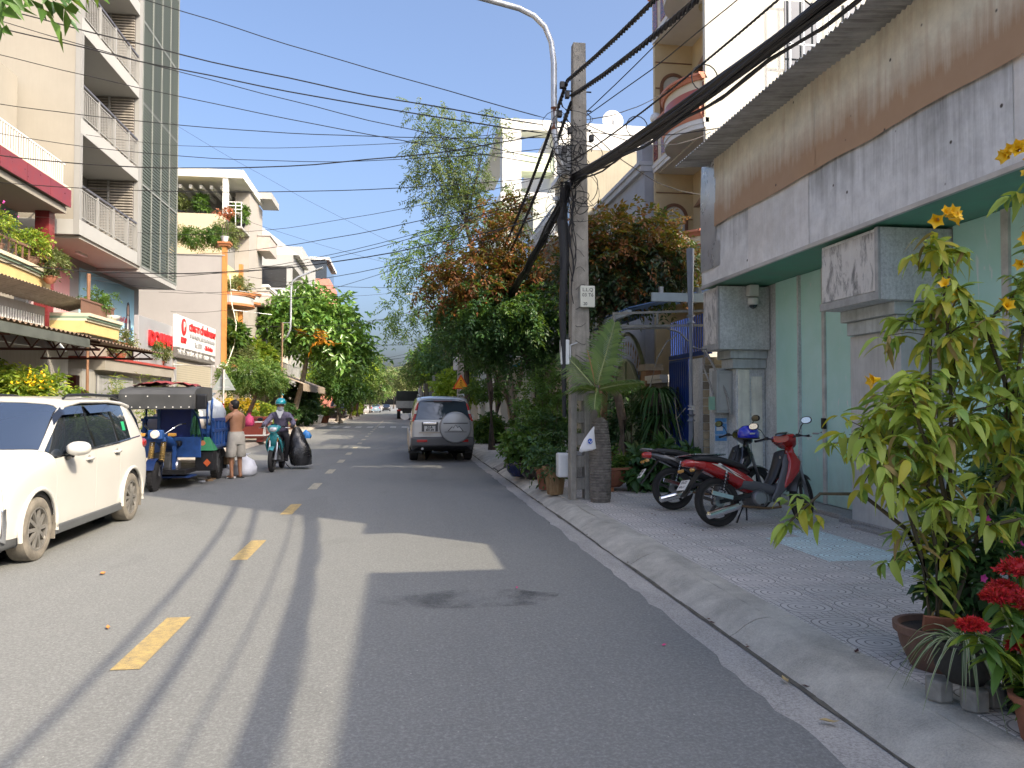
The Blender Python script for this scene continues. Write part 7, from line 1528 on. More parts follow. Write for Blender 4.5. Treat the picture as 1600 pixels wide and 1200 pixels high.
L_LIME=leafmat('leaf_lime',[(.189,.297,.020),(.270,.378,.027),(.351,.432,.041)],.45,.45)
L_OLV=leafmat('leaf_olive',[(.095,.121,.041),(.135,.176,.061),(.189,.216,.081),(.243,.243,.108)],.5,.3)
L_BLU=leafmat('leaf_feather',[(.081,.127,.058),(.115,.173,.075),(.150,.207,.081),(.184,.196,.069)],.5,.4)
FYEL=M('flower_yellow',(.82,.5,.01),.5,var=.08);FRED=leafmat('flower_red',[(.42,.008,.012),(.58,.015,.02),(.5,.02,.05)],.6,.15);FPINK=M('flower_pink',(.6,.06,.3),.5)
def shell_pts(g,n,c,r,inner=.45):
 d=rand_dirs(g,n);k=(inner**3+(1-inner**3)*g.random(n))**(1/3)
 return np.array(c)+d*k[:,None]*np.array(r),d
def crown_sprays(g,blobs,ln,wd,spray,m,clump=.3,drop=.35,per=9):
 0
 P=[];Dd=[]
 for c,r,n in blobs:
  p,d=shell_pts(g,n,c,r)
  q=np.repeat(p,per,0)+g.normal(size=(n*per,3))*clump*.5*np.array([1,1,.8]);e=np.repeat(d,per,0)*.7+g.normal(size=(n*per,3))*.7;e[:,2]-=drop
  P.append(q);Dd.append(e/np.linalg.norm(e,axis=1,keepdims=True))
 P=np.concatenate(P);Dd=np.concatenate(Dd);S=len(P)
 up=np.tile([0,0,1.],(S,1))+g.normal(size=(S,3))*.35
 sd=np.cross(Dd,up);sd/=np.linalg.norm(sd,axis=1,keepdims=True)+1e-9;nm=np.cross(sd,Dd)
 LP=[];LD=[];LN=[]
 for k in range(m):
  t=(k//2+.6)/(m//2+.6);s=1 if k%2 else-1
  b=P+Dd*spray*t;b[:,2]-=spray*.35*t*t
  dd=sd*s*(.9 if m>1 else .2)+Dd*(.55 if k<m-1 else 1.4)+g.normal(size=(S,3))*.22;dd[:,2]-=.3
  LP.append(b);LD.append(dd);LN.append(nm+g.normal(size=(S,3))*.3)
 LP=np.concatenate(LP);n=len(LP)
 return leaves_np(LP,np.concatenate(LD),np.concatenate(LN),ln*(.7+.6*g.random(n)),wd*(.7+.6*g.random(n)))
def limbs(par,base,blobs,r0,mat,seed,nl=10,fork=.4,name='limb',wig=.12):
 g=random.Random(seed);base=Vector(base)
 for k in range(nl):
  c,r,n=g.choice(blobs);d=Vector((g.uniform(-1,1),g.uniform(-1,1),g.uniform(-.6,.9)));tip=Vector(c)+Vector([a*b*.75 for a,b in zip(d,r)])
  mid=base.lerp(tip,.45)+Vector((g.uniform(-wig,wig),g.uniform(-wig,wig),wig));pts=[base,base.lerp(mid,.5)+Vector((0,0,.05)),mid,mid.lerp(tip,.55)+Vector((g.uniform(-wig,wig),g.uniform(-wig,wig),.03)),tip]
  MB().tube(pts,[r0,r0*.75,r0*.5,r0*.3,r0*.12],6).build(name,mat,par,smooth=60)
def tree(name,label,base,trunk,leaf,tmat=BARK,r0=.12,nl=9,seed=1,group=None,cat='tree',limb_r=None,crown='crown'):
 0
 t=thing(name,label,cat,base,group=group,world=True);g=np.random.default_rng(seed);n=len(trunk)
 rs=[r0*(1.35 if i==0 else 1-.45*i/n)for i in range(n)]
 MB().tube(trunk,rs,12).build('trunk',tmat,t,smooth=60)
 allb=[b for bl,m,k in leaf for b in bl]
 limbs(t,trunk[-1],allb,limb_r or r0*.5,tmat,seed,nl)
 for bl,m,k in leaf:
  V,F=crown_sprays(g,bl,**k);o=npmesh(crown,V,F,m,t);o['kind']='stuff'
 return t
SPR_=dict(ln=.11,wd=.055,spray=.3,m=9,clump=.35,per=8)
tree('starfruit_tree','dark leafy tree with reddish brown upper leaves leaning right of the concrete pole',(4.45,15.1,ZP),[(4.45,15.1,.5),(4.42,15.0,1.3),(4.3,14.9,1.75),(4.05,14.8,2.1),(3.9,14.8,2.6),(3.95,14.8,3.3)],[([((4.6,14.5,4.25),(1.05,.9,.7),64),((3.9,14.7,4.0),(.8,.8,.7),44),((5.0,14.2,4.4),(.5,.5,.35),20)],L_SH,SPR_),([((4.4,14.5,4.95),(1.05,.8,.35),40),((3.6,14.8,4.8),(.6,.6,.5),26),((4.6,14.1,4.3),(.9,.6,.5),20)],L_BRN,dict(SPR_,drop=.1))],BARK,.1,12,3)
tree('starfruit_tree','broad dark green tree with rusty brown tips left of the concrete pole',(3.75,19.6,ZP),[(3.75,19.6,.1),(3.72,19.5,.9),(3.6,19.3,1.7),(3.3,19.0,2.4),(3.0,18.8,2.9)],[([((2.8,18.4,3.9),(1.5,1.2,.8),100),((1.9,18.6,3.5),(.95,.9,.6),60),((3.6,18.6,3.5),(.8,.9,.8),44),((3.0,19.0,2.9),(1.3,.9,.5),50)],L_DK,SPR_),([((2.0,18.4,4.7),(1.2,.9,.5),52),((2.5,18.6,5.7),(.5,.6,1.0),34),((1.2,18.5,4.4),(.6,.7,.4),24),((3.1,18.3,4.9),(.7,.6,.5),26)],L_BRN,dict(SPR_,drop=.1)),([((2.6,17.6,3.8),(1.1,.25,.5),16)],L_MID,SPR_)],BARKD,.12,14,4)
FE=dict(ln=.13,wd=.036,spray=.5,m=14,clump=.5,drop=.55,per=6)
tree('feathery_tree','tall thin feathery tree with open pale sprays against the sky',(2.9,24.5,ZP),[(2.9,24.5,.1),(2.85,24.4,2),(2.6,24.2,4),(2.4,24.0,5.8),(2.0,23.8,7.2)],[([((1.0,23.6,9.7),(.55,.6,1.3),26),((2.0,23.8,9.0),(.6,.6,1.1),36),((2.7,23.9,10.2),(.3,.4,1.0),8),((.9,23.5,8.4),(.7,.6,.8),22),((3.0,24,7.6),(.9,.7,1.0),30),((1.6,23.7,7.3),(.7,.7,.9),16)],L_BLU,FE),([((.5,23.4,5.8),(.75,.7,1.1),26),((.2,23.2,4.3),(.7,.6,.5),15),((1.2,23.6,6.5),(.5,.6,.5),8)],L_LT,FE)],BARKD,.1,22,6,limb_r=.035)
t=tree('grey_trunk_tree','grey multi-stemmed tree rising behind the pale round pot',(4.35,29.3,ZP),[(4.35,29.3,.1),(4.3,29.3,1.2),(4.2,29.3,2.2),(3.95,29.2,3.4)],[([((3.4,28.6,4.9),(1.9,1.6,1.2),90),((4.6,28.8,5.2),(1.2,1.4,1.3),60),((2.3,28.4,4.6),(.9,1.2,.9),40)],L_DK,dict(SPR_,ln=.15,wd=.08,per=7)),([((3.0,28.2,6.2),(1.5,1.2,.6),30)],L_MID,dict(SPR_,ln=.15,wd=.08))],BARKP,.2,12,8)
MB().tube([(4.25,29.3,1.3),(4.5,29.2,2.4),(4.75,29.1,3.9)],[.14,.11,.07],10).tube([(4.28,29.3,.8),(3.9,29.2,2.2),(3.5,29.0,3.6)],[.15,.12,.07],10).build('stem',BARKP,t,smooth=60)
def far_tree(label,x,y,h,r,mat,seed,tm=BARKD,z0=None,den=1,ls=.3,name='street_tree',mats2=None,group=None,m=5):
 z0=z0 or h*.42;zc=(h+z0)/2;rz=(h-z0)/2;g=random.Random(seed)
 bl=[((x+g.uniform(-.35,.35)*r,y+g.uniform(-.35,.35)*r,zc+g.uniform(-.35,.35)*rz),(r*g.uniform(.55,.8),r*g.uniform(.55,.8),rz*g.uniform(.5,.7)),int(26*den))for q in range(5)]
 lf=[(bl,mat,dict(ln=ls,wd=ls*.5,spray=ls*1.6,m=m,clump=r*.3,per=6))]
 if mats2:lf.append(([((x,y,zc+rz*.5),(r*.7,r*.7,rz*.4),int(18*den))],mats2,dict(ln=ls,wd=ls*.5,spray=ls*1.6,m=m,clump=r*.3,per=6)))
 return tree(name,label,(x,y,ZP),[(x+g.uniform(-.2,.2),y,.1),(x+g.uniform(-.1,.1),y,z0*.6),(x,y,z0*1.1)],lf,tm,.12+h*.008,7,seed,group)
rt=[(3.4,40,7.5,1.9,L_DK,'round dark tree just beyond the crossing sign'),(4.6,37,6.4,1.6,L_MID,'mid green tree pressed against the white building'),(3.1,35.6+13,3.9,1.5,L_LIME,'low bright lime green tree above the grey car'),(3.6,56,7,2.1,L_DK,'dark tree behind the second utility pole'),(3.4,66,8,2.4,L_MID,'tall green tree farther up the shaded side'),(3.6,78,8,2.6,L_DK,'dark spreading tree near the canvas truck'),(3.2,92,9,2.8,L_OLV,'olive tree behind the canvas truck'),(3.4,108,9,3.2,L_MID,'green tree far up the shaded side'),(2.2,135,9,4,L_OLV,'broad olive tree closing the street view'),(3,165,11,5,L_DK,'large dark tree at the end of the street'),(-2,240,12,7,L_MID,'big tree across the far end of the road')]
for i,(x,y,h,r,m_,lab)in enumerate(rt):far_tree(lab,x,y,h,r,m_,20+i,ls=.2+y*.0016,den=1.1,z0=1.2 if h<4 else None)
LB=dict(ln=.42,wd=.2,spray=.5,m=5,clump=.7,drop=.25,per=7)
L_BF=leafmat('leaf_broad_green',[(.081,.189,.041),(.121,.257,.047),(.176,.324,.061),(.243,.378,.081)],.3,.3,.6)
t=tree('breadfruit_tree','big broad-leaved tree with a pale leaning trunk on the sunny pavement',(-6.7,50,ZP),[(-6.75,50,.1),(-6.6,50,1.3),(-6.25,50,2.6),(-6.0,50,3.8),(-5.9,50,4.6)],[([((-5.6,49.5,7.0),(2.6,2.2,2.0),120),((-4.2,49.3,5.6),(1.9,1.8,1.3),60),((-6.8,49.4,6.6),(1.6,1.7,1.3),50),((-3.4,49.2,6.6),(1.2,1.4,1.0),34),((-3.0,49.0,4.9),(1.3,1.3,.9),30)],L_BF,LB)],BARKP,.2,12,9)
npmesh('orange_leaves',*(crown_sprays(np.random.default_rng(2),[((-5.0,47.3,5.7),(.3,.2,.2),2)],**LB)),leafmat('leaf_orange',[(.5,.17,.01),(.55,.25,.02)],.5,.4),t)
lt=[(-4.6,60,5.2,2.0,L_MID,'grey green tree with a rough trunk beside the dark parked car'),(-5.4,68,7.5,2.6,L_LIME,'bright lime tree crown rising behind the broad-leaved tree'),(-4.8,78,7.2,2.6,L_LT,'pale green tree behind the dark parked car'),(-5.0,92,8.5,3,L_MID,'green tree past the dark parked car'),(-5.2,110,9.5,3.4,L_OLV,'olive green tree farther up the sunny side'),(-5,130,10,3.8,L_MID,'tall green tree far up the sunny side'),(-4.5,160,11,4.5,L_OLV,'large hazy tree at the far left of the street end')]
for i,(x,y,h,r,m_,lab)in enumerate(lt):far_tree(lab,x,y,h,r,m_,50+i,BARKP if i==0 else BARKD,ls=.2+y*.0016,den=1.3,z0=1.6)
tree('street_tree','dark drooping leaves of a near tree hanging into the top left corner',(-5.75,4.2,ZP),[(-5.75,4.2,.1),(-5.7,4.3,2),(-5.4,4.6,3.6)],[([((-3.3,5.8,4.75),(.6,.6,.3),16)],L_DK,dict(ln=.17,wd=.06,spray=.3,m=7,clump=.3,per=5,drop=.6)),([((-2.95,5.75,4.55),(.3,.3,.12),6)],L_MID,dict(ln=.2,wd=.07,spray=.3,m=6,clump=.25,per=4,drop=.9))],BARK,.12,8,77)
TERR=M('terracotta',(.33,.13,.075),.8,var=.2,scale=7,bump=.2,streak=.2);CLAY=M('clay_pot_brown',(.2,.115,.08),.8,var=.25,scale=6,bump=.25,streak=.3);GLZ=M('black_glaze',(.022,.014,.012),.18,var=.3,coat=.6);GLB=M('blue_glaze',(.012,.02,.09),.15,coat=.7);SOIL=M('soil',(.05,.038,.028),.95,var=.4,scale=20,bump=.8,bscale=40);REDP=M('red_clay_planter',(.25,.055,.035),.55,var=.2)
def pot(name,label,c,r,h,mat,style='cone',parent=None,group=None,cat='plant pot'):
 t=thing(name,label,cat,c,group=group)
 prof={'cone':[(r*.62,0),(r*.66,.02),(r*.92,h*.86),(r*1.02,h*.87),(r*1.05,h),(r*.94,h),(r*.9,h*.86)],'bowl':[(r*.45,0),(r*.5,.02),(r*.75,h*.3),(r*.9,h*.7),(r*.94,h*.86),(r*1.06,h*.9),(r*1.06,h),(r*.93,h),(r*.88,h*.88)],'belly':[(r*.55,0),(r*.62,.02),(r*.92,h*.3),(r,h*.6),(r*.9,h*.88),(r*.97,h*.92),(r*.97,h),(r*.84,h),(r*.82,h*.9)]}[style]
 MB().lathe(prof,n=28).lathe([(0,h*.84),(r*.9,h*.86)],n=28)if 0 else None
 mb=MB();b=mb.lathe(prof,n=28);mb.f.pop();mb.m.pop();mb.build('pot',mat,t,smooth=50)
 MB().lathe([(0,h*.87),(r*.88,h*.865)],n=20).build('soil',SOIL,t)
 return t
def bush(par,c,r,n,mat,ln,wd,seed,name='foliage',spray=.15,m=5,clump=.12,per=6,drop=.2,inner=.3,stems=0):
 g=np.random.default_rng(seed);V,F=crown_sprays(g,[(c,r,n)],ln=ln,wd=wd,spray=spray,m=m,clump=clump,per=per,drop=drop)
 o=npmesh(name,V,F,mat,par);o['kind']='stuff'
 if stems:
  rr=random.Random(seed)
  for k in range(stems):
   tip=Vector(c)+Vector((rr.uniform(-.7,.7)*r[0],rr.uniform(-.7,.7)*r[1],rr.uniform(-.4,.6)*r[2]));b=Vector((c[0]+rr.uniform(-.05,.05),c[1],max(0,c[2]-r[2]*1.25)))
   MB().tube([b,b.lerp(tip,.5)+Vector((rr.uniform(-.05,.05),0,.03)),tip],[.014,.01,.004],5).build('stem',TWIG,par)
 return o
def blades(par,c,n,L_,w0,mat,seed,name='blade',spread=1,up=1.0,kseg=7,curl=1.0):
 rr=random.Random(seed)
 for k in range(n):
  a=rr.uniform(0,2*PI);l=L_*rr.uniform(.7,1.15);el=rr.uniform(.5,1.2)*up;d=Vector((math.cos(a),math.sin(a),0))*spread;p=Vector(c);vs=[];s=Vector((-math.sin(a),math.cos(a),0))
  for i in range(kseg+1):
   t=i/kseg;q=p+d*l*t*.8+Vector((0,0,l*(el*t-curl*t*t*.95)));wd=w0*(1-t**2.2)*(.6+.4*min(1,t*5))+.001
   vs+=[q-s*wd/2,q+Vector((0,0,-wd*.25)),q+s*wd/2]
  fs=[]
  for i in range(kseg):
   b=3*i;fs+=[(b,b+1,b+4,b+3),(b+1,b+2,b+5,b+4)]
  MB().add(vs,fs).build(name,mat,par,smooth=180)
PT=M('palm_trunk',(.17,.155,.135),.9,var=.4,scale=12,bump=.7,bscale=30,streak=.5,sscale=(2,2,6),dirt=(.06,.055,.05))
pt=thing('bottle_palm','squat fat-trunked palm growing at the foot of the concrete pole','palm',(2.97,11.25,ZP))
prof=[];zz=0
for i in range(60):
 z=i*.0205;r=.155+.012*math.sin(z*2.2)-.045*max(0,z-.75)/.45-.01*(z<.05);r+=.004*(1 if i%2 else-1)
 prof.append((r,z))
prof+=[(.075,1.24),(.06,1.27)]
MB().lathe(prof,n=24).build('trunk',PT,pt,smooth=35)
MB().tube([(0,0,1.2),(-.03,0,1.45),(-.06,0,1.72)],[.055,.05,.03],12).build('crown_shaft',M('palm_shaft_green',(.15,.22,.06),.5),pt,smooth=60)
PALM=leafmat('palm_leaf',[(.07,.13,.035),(.1,.17,.04),(.15,.22,.06)],.4,.3)
def frond(base,d0,L_,droop,roll,seed,n=34,wd=.022,ll=.42,fold=.5,asym=1):
 rr=random.Random(seed);pts=[];base=Vector(base);d0=Vector(d0).normalized()
 for i in range(13):
  t=i/12;pts.append(base+d0*L_*t+Vector((0,0,-droop*t*t)))
 fr=MB().tube(pts,[.012*(1-.8*i/12)+.002 for i in range(13)],6).build('frond',M('frond_midrib',(.3,.34,.14),.5),pt,smooth=60)
 vs=[];fs=[]
 for s in(1,-1):
  for k in range(n):
   t=.06+.94*k/n;i=min(11,int(t*12));p=pts[i].lerp(pts[i+1],t*12-i);d=(pts[i+1]-pts[i]).normalized();sd=d.cross(Vector(roll)).normalized()*s;up=sd.cross(d)*s
   l=ll*(math.sin(PI*min(.96,.22+.72*t))**.8)*rr.uniform(.85,1.1)*(1 if s>0 else asym);dr=(sd*1+d*(.55+.5*t)+up*fold*.3).normalized()
   b=len(vs);w=d*wd/2;m1=p+dr*l*.5+Vector((0,0,-.04*l));e=p+dr*l+Vector((0,0,-.28*l-rr.uniform(0,.05)))
   vs+=[p-w*.6,p+w*.6,m1+w,m1-w,e];fs+=[(b,b+1,b+2,b+3),(b+3,b+2,b+4)]
 me=MB();me.v=[tuple(v)for v in vs];me.f=fs;me.m=[0]*len(fs)
 o=me.build('leaflets',PALM,fr);o['kind']='stuff'
frond((-.06,0,1.7),(.28,-.05,1.0),1.05,.0,(.3,1,0),1,40,.03,.5,asym=.75);frond((-.06,0,1.68),(1,-.25,.32),.72,.1,(.1,.5,1),2,30,.026,.3);frond((-.07,0,1.66),(-.75,-.35,.35),.62,.25,(-.2,.2,1),3,30,.026,.3)
frond((-.06,0,1.64),(-.25,-.8,-.05),.5,.22,(0,-.2,1),4,26,.024,.26);frond((-.06,0,1.68),(-.5,.3,.75),.9,.12,(-.5,.5,.5),5,30,.022,.34);MB().tube([(-.05,-.02,1.6),(-.12,-.03,1.95),(-.2,-.03,2.28)],[.012,.01,.006],6).build('dry_stalk',M('dry_stalk',(.36,.2,.08),.8),pt)
WPB=M('carrier_bag_white',(.78,.79,.8),.45,var=.04,bump=.3,bscale=14)
bb=thing('carrier_bag','white plastic carrier bag with a blue round logo hanging on the palm trunk','bag',(2.72,11.0,ZP+.8),world=False)
mb=MB().loft([((.09,0,.34),(.01,0,0),(0,.01,0)),((.06,0,.27),(.035,0,0),(0,.02,0)),((.02,0,.15),(.085,0,0),(0,.035,0)),((.0,0,.04),(.12,0,0),(0,.045,0)),((-.005,0,.0),(.125,0,.02),(0,.04,0)),((0,0,-.015),(.1,0,.02),(0,.025,0))],20)
mb.v=[(p[0]+.012*noise.noise((p[0]*20,p[1]*20,p[2]*14)),p[1]+.01*noise.noise((p[0]*20+5,p[1]*20,p[2]*14)),p[2]+.012*noise.noise((p[0]*24,3,0))*(p[2]<.05))for p in mb.v]
mb.build('bag_body',WPB,bb,smooth=70);MB().loft([((.02,-.052,.13),(.036,0,0),(0,0,.04)),((.02,-.056,.13),(.036,0,0),(0,0,.04))],18,pw=2).build('logo_disc',M('logo_blue',(.02,.1,.5),.5),bb)
MB().prism([(-.01,.115),(.01,.145),(.03,.115),(.05,.15),(.052,.14),(.03,.1),(.012,.13)],'y',-.0585,-.0565).build('logo_mark',WPB,bb)
t=pot('wood_planter','brown wood-grained planter at the foot of the concrete pole',(2.5,12.35,ZP),.2,.46,M('planter_wood',(.24,.14,.06),.7,var=.35,scale=3,streak=.6,sscale=(9,9,.4),dirt=(.4,.3,.17)),'cone');bush(t,(0,0,.55),(.2,.2,.16),12,L_DK,.09,.035,31)
t=MB().box(2.46,2.66,11.88,12.1,.44,.82).solo('white_jug',M('jug_white',(.8,.8,.79),.4,var=.02),'bright white plastic jug hung behind the left of the pole foot','jug',bevel=.03)
t=pot('terracotta_pot','orange terracotta pot half hidden behind the wood-grained planter',(2.5,13.1,ZP),.2,.38,TERR);bush(t,(0,.0,.55),(.3,.3,.3),22,L_DK,.1,.05,32)
t=pot('glazed_pot','big shiny black brown glazed pot with spilling herbs near the kerb',(2.62,14.9,ZP),.33,.52,GLZ,'belly');bush(t,(-.25,-.1,.68),(.36,.3,.3),30,L_MID,.12,.08,33,drop=.5);bush(t,(.2,0,.85),(.5,.4,.4),40,L_DK,.09,.035,34);bush(t,(.2,0,1.1),(.4,.35,.4),20,L_MID,.07,.035,35,stems=6)
t=pot('blue_pot','dark blue glazed pot tucked behind the shiny black pot',(2.4,15.5,ZP),.28,.42,GLB,'belly');bush(t,(0,0,.65),(.35,.35,.35),24,L_MID,.1,.06,36)
sh=thing('garden_shrub','dense green shrub filling the verge left of the concrete pole','shrub',(3.0,15.6,ZP));bush(sh,(0,0,1.25),(.62,.6,1.15),110,L_MID,.08,.04,37,stems=12,per=8);bush(sh,(-.1,-.2,.7),(.6,.5,.6),50,L_DK,.08,.04,38)
t=pot('terracotta_bowl','wide red terracotta bowl of agave blades on a brick beside the palm',(3.55,12.75,ZP+.07),.36,.34,TERR,'bowl');blades(t,(0,0,.3),46,.42,.04,L_MID,41,up=1.2);bush(t,(0,0,.42),(.22,.22,.14),12,L_MID,.14,.04,42)
MB().box(3.3,3.55,12.55,12.68,ZP,ZP+.07).solo('brick',M('orange_brick',(.42,.17,.08),.85,var=.2),'orange brick under the edge of the terracotta bowl','brick',bevel=.006)
t=pot('blue_pot','round dark blue pot between the terracotta bowl and the black motorbike',(4.2,13.2,ZP),.27,.4,GLB,'belly');bush(t,(0,0,.52),(.25,.25,.2),14,L_OLV,.12,.05,43)
pl_=thing('brick_planter','large red clay planter around the trunk of the brown-leaved tree','planter',(4.45,15.1,ZP));mb=MB().lathe([(.5,0),(.55,.02),(.66,.36),(.72,.38),(.72,.46),(.62,.46)],n=28);mb.f.pop();mb.m.pop();mb.build('pot',REDP,pl_,smooth=50);MB().lathe([(0,.42),(.63,.41)],n=20).build('soil',SOIL,pl_)
sh=thing('garden_shrub','tall dark shrub behind the red clay planter before the arched gate','shrub',(5.0,16.0,ZP));bush(sh,(0,0,1.0),(.7,.5,.8),70,L_DK,.12,.06,44,stems=8)
dr=thing('dracaena','dark drooping dracaena clump against the wall by the blue gate','plant',(5.15,15.0,ZP));blades(dr,(0,0,1.7),70,.95,.045,L_DK,45,up=.75,curl=1.5);blades(dr,(.1,0,1.2),50,.9,.045,L_DK,46,up=.6,curl=1.4);MB().tube([(0,0,0),(.02,0,.8),(0,0,1.8)],.03,8).build('stem',BARKD,dr)
for i,(x,y,lab)in enumerate(((4.75,13.4,'white pot with a spiky green plant left of the drain pipe'),(5.0,13.3,'second white pot with bare twigs by the drain pipe'))):
 t=pot('white_pot',lab,(x,y,ZP+(.42 if i==0 else .1)),.15,.26,WHITEP)
 if i==0:blades(t,(0,0,.24),26,.42,.035,L_MID,47,up=1.4)
 else:
  for q,pts in enumerate(([(0,0,.2),(.02,0,.7),(-.08,0,1.15),(-.1,0,1.5)],[(0,0,.2),(-.1,0,.7),(-.35,0,1.0)],[(-.08,0,1.1),(.1,0,1.3)],[(0,0,.3),(.2,0,.7),(.3,0,.95)])):MB().tube(pts,[.012,.01,.007,.004][:len(pts)],6).build('twig',M('pale_twig',(.36,.33,.26),.8),t)
sh=thing('low_plant','glossy broad-leaved plants at the wall behind the motorbikes','plant',(4.5,12.6,ZP));bush(sh,(0,0,.45),(.65,.4,.32),40,L_DK,.2,.11,48,stems=5)
t=pot('pale_pot','tall pale round pot in front of the grey multi-stemmed tree',(4.1,28.2,ZP),.3,.62,M('pale_stone_pot',(.45,.4,.35),.8,var=.15));bush(t,(0,0,.7),(.2,.2,.12),8,L_MID,.12,.06,49)
t=pot('brown_pot','brown clay pot of ferns left of the pale round pot',(3.65,28.6,ZP),.25,.42,CLAY);bush(t,(-.4,0,.5),(.55,.4,.4),40,L_MID,.2,.06,61,spray=.3,m=9)
t=pot('red_planter','red brown planter of leafy plants by the shuttered house',(3.9,33.5,ZP),.5,.42,REDP);bush(t,(0,0,.7),(.5,.4,.32),30,L_DK,.16,.08,62)
t=pot('grey_pot','small grey pot with trailing leaves right of the pale round pot',(4.7,27.5,ZP),.22,.35,M('grey_pot',(.26,.28,.28),.7));bush(t,(0,0,.5),(.35,.3,.3),24,L_DK,.16,.06,63)
sh=thing('garden_shrub','yellow flecked bush beside the thin dark tree trunk','shrub',(3.35,18.2,ZP));bush(sh,(0,0,.8),(.55,.5,.6),50,L_YG,.09,.04,64,stems=5);bush(sh,(.3,.4,1.2),(.5,.5,.5),40,L_LT,.12,.05,65)
sh=thing('garden_shrub','leafy horizontal branch shrub beside the open doorway','shrub',(3.5,26.8,ZP));bush(sh,(-.6,0,2.0),(.8,.5,.3),40,L_MID,.14,.06,66,stems=4);
yb=thing('yellow_bell_shrub','tall yellow-green flowering shrub in a clay pot in the near right corner','shrub',(2.98,3.95,ZP))
mb=MB().lathe([(.13,0),(.14,.01),(.19,.12),(.205,.19),(.225,.2),(.228,.24),(.2,.24),(.19,.21)],n=32);mb.f.pop();mb.m.pop();mb.build('pot',CLAY,yb,smooth=50);MB().lathe([(0,.215),(.195,.21)],n=20).build('soil',SOIL,yb);MB().hexa([(-.1,-.02,.2),(.1,-.03,.2),(.11,.0,.2),(-.09,.01,.2)],[(-.11,-.05,.3),(.06,-.06,.28),(.08,-.03,.28),(-.1,-.02,.3)]).build('tile_shard',TERR,yb)
rr=random.Random(21)
stems=[[(0,0,.2),(.02,.02,.6),(.0,.06,1.0),(.05,.1,1.5),(.08,.12,2.0)],[(.02,.02,.2),(.1,.04,.7),(.18,.1,1.2),(.2,.12,1.7),(.15,.1,2.15),(.12,.1,2.4)],[(-.02,.02,.2),(-.05,.05,.6),(-.2,.0,1.0),(-.38,-.02,1.3)],[(.04,-.02,.2),(.25,.0,.7),(.5,.05,1.25),(.62,.08,1.75),(.7,.1,2.2),(.78,.1,2.75)],[(.0,.0,.4),(-.1,.1,.75),(-.32,.2,.95),(-.55,.25,.95),(-.72,.3,.78)],[(.1,0,.7),(.32,-.05,1.0),(.55,-.1,1.2),(.75,-.1,1.35)],[(.12,.04,.8),(-.05,-.1,1.1),(-.2,-.15,1.35),(-.26,-.15,1.6)],[(.5,.05,1.25),(.45,.0,1.6),(.3,-.02,1.95),(.1,.0,2.2)],[(.2,.12,1.7),(.42,.1,1.95),(.62,.05,2.15)],[(.05,.02,.6),(.2,-.12,.8),(.36,-.2,.85)]]
tips=[]
for si,s in enumerate(stems):
 P=[Vector(p)for p in s];n=len(P);MB().tube(P,[.013*(1-.75*i/n)+.002 for i in range(n)],7).build('stem',TWIG,yb,smooth=60)
 for i in range(1,n):
  for k in range((6 if i>1 else 2)if si!=4 else(3 if i==n-1 else 0)):tips.append((P[i-1].lerp(P[i],rr.random()),(P[i]-P[i-1]).normalized()))
def leaf_me(mat,L_=.1,W_=.042,bend=.35,name='leaf'):
 rows=6;vs=[];fs=[]
 for i in range(rows+1):
  t=i/rows;w=W_*math.sin(PI*(t**.85))**.75*(1+.07*(i%2))*.5+(.0008 if i in(0,rows)else 0);z=-bend*L_*t*t
  vs+=[(-w,L_*t,z+w*.35),(0,L_*t,z),(w,L_*t,z+w*.35)]
 for i in range(rows):
  b=3*i;fs+=[(b,b+1,b+4,b+3),(b+1,b+2,b+5,b+4)]
 me=D.meshes.new(name);me.from_pydata(vs,[],fs);me.materials.append(mat);me.shade_smooth();return me
L_YB=leafmat('leaf_yellow_bell',[(.368,.494,.081),(.460,.575,.103),(.540,.621,.138)],.42,.42);L_YB2=leafmat('leaf_yellowing',[(.460,.437,.046),(.575,.506,.057)],.45,.4);L_YB3=leafmat('leaf_bell_green',[(.230,.391,.098),(.299,.460,.115)],.4,.35)
lms=[leaf_me(L_YB,.11,.045,.3),leaf_me(L_YB,.13,.052,.75),leaf_me(L_YB3,.105,.04,.45),leaf_me(L_YB2,.12,.046,.6),leaf_me(L_YB,.085,.034,.2),leaf_me(leafmat('leaf_withered',[(.3,.2,.07),(.36,.27,.1)],.7,.2),.095,.03,1.3),leaf_me(L_YB,.115,.042,1.2)]
lv=[]
def lmat(p,d,roll,s):
 d=d.normalized();u=d.cross(Vector((0,0,1)));u=u.normalized()if u.length>.05 else Vector((1,0,0));n=u.cross(d)
 m=Matrix((u,d,n)).transposed().to_4x4();return Matrix.Translation(p)@m@Matrix.Rotation(roll,4,'Y')@Matrix.Scale(s,4)
blobs=[((.05,.05,1.4),(.4,.3,.4),56),((-.26,.02,1.3),(.32,.28,.36),46),((.15,.1,1.95),(.34,.26,.24),36),((.52,.02,1.45),(.4,.3,.42),58),((.7,.08,1.9),(.26,.25,.3),16),((.02,-.05,.9),(.3,.24,.2),9),((-.66,.28,.86),(.12,.12,.08),3),((.4,-.12,1.0),(.34,.2,.22),11),((.75,-.05,.95),(.25,.25,.3),14),((.12,.1,2.38),(.2,.16,.1),10),((.82,.1,2.75),(.16,.14,.12),7),((.62,.05,2.2),(.12,.1,.1),5),((-.12,.0,.66),(.2,.2,.14),5)]
for c,r,n in blobs:
 for k in range(n):
  d=Vector((rr.gauss(0,1),rr.gauss(0,1),rr.gauss(0,1))).normalized();p=Vector(c)+Vector((d.x*r[0],d.y*r[1],d.z*r[2]))*rr.uniform(.35,1)
  tips.append((p,(d+Vector((0,0,.1))).normalized()))
  b=Vector(c)+(p-Vector(c))*.25-Vector((0,0,.06));
  if k%3==0:lv.append((b,p,'tw'))
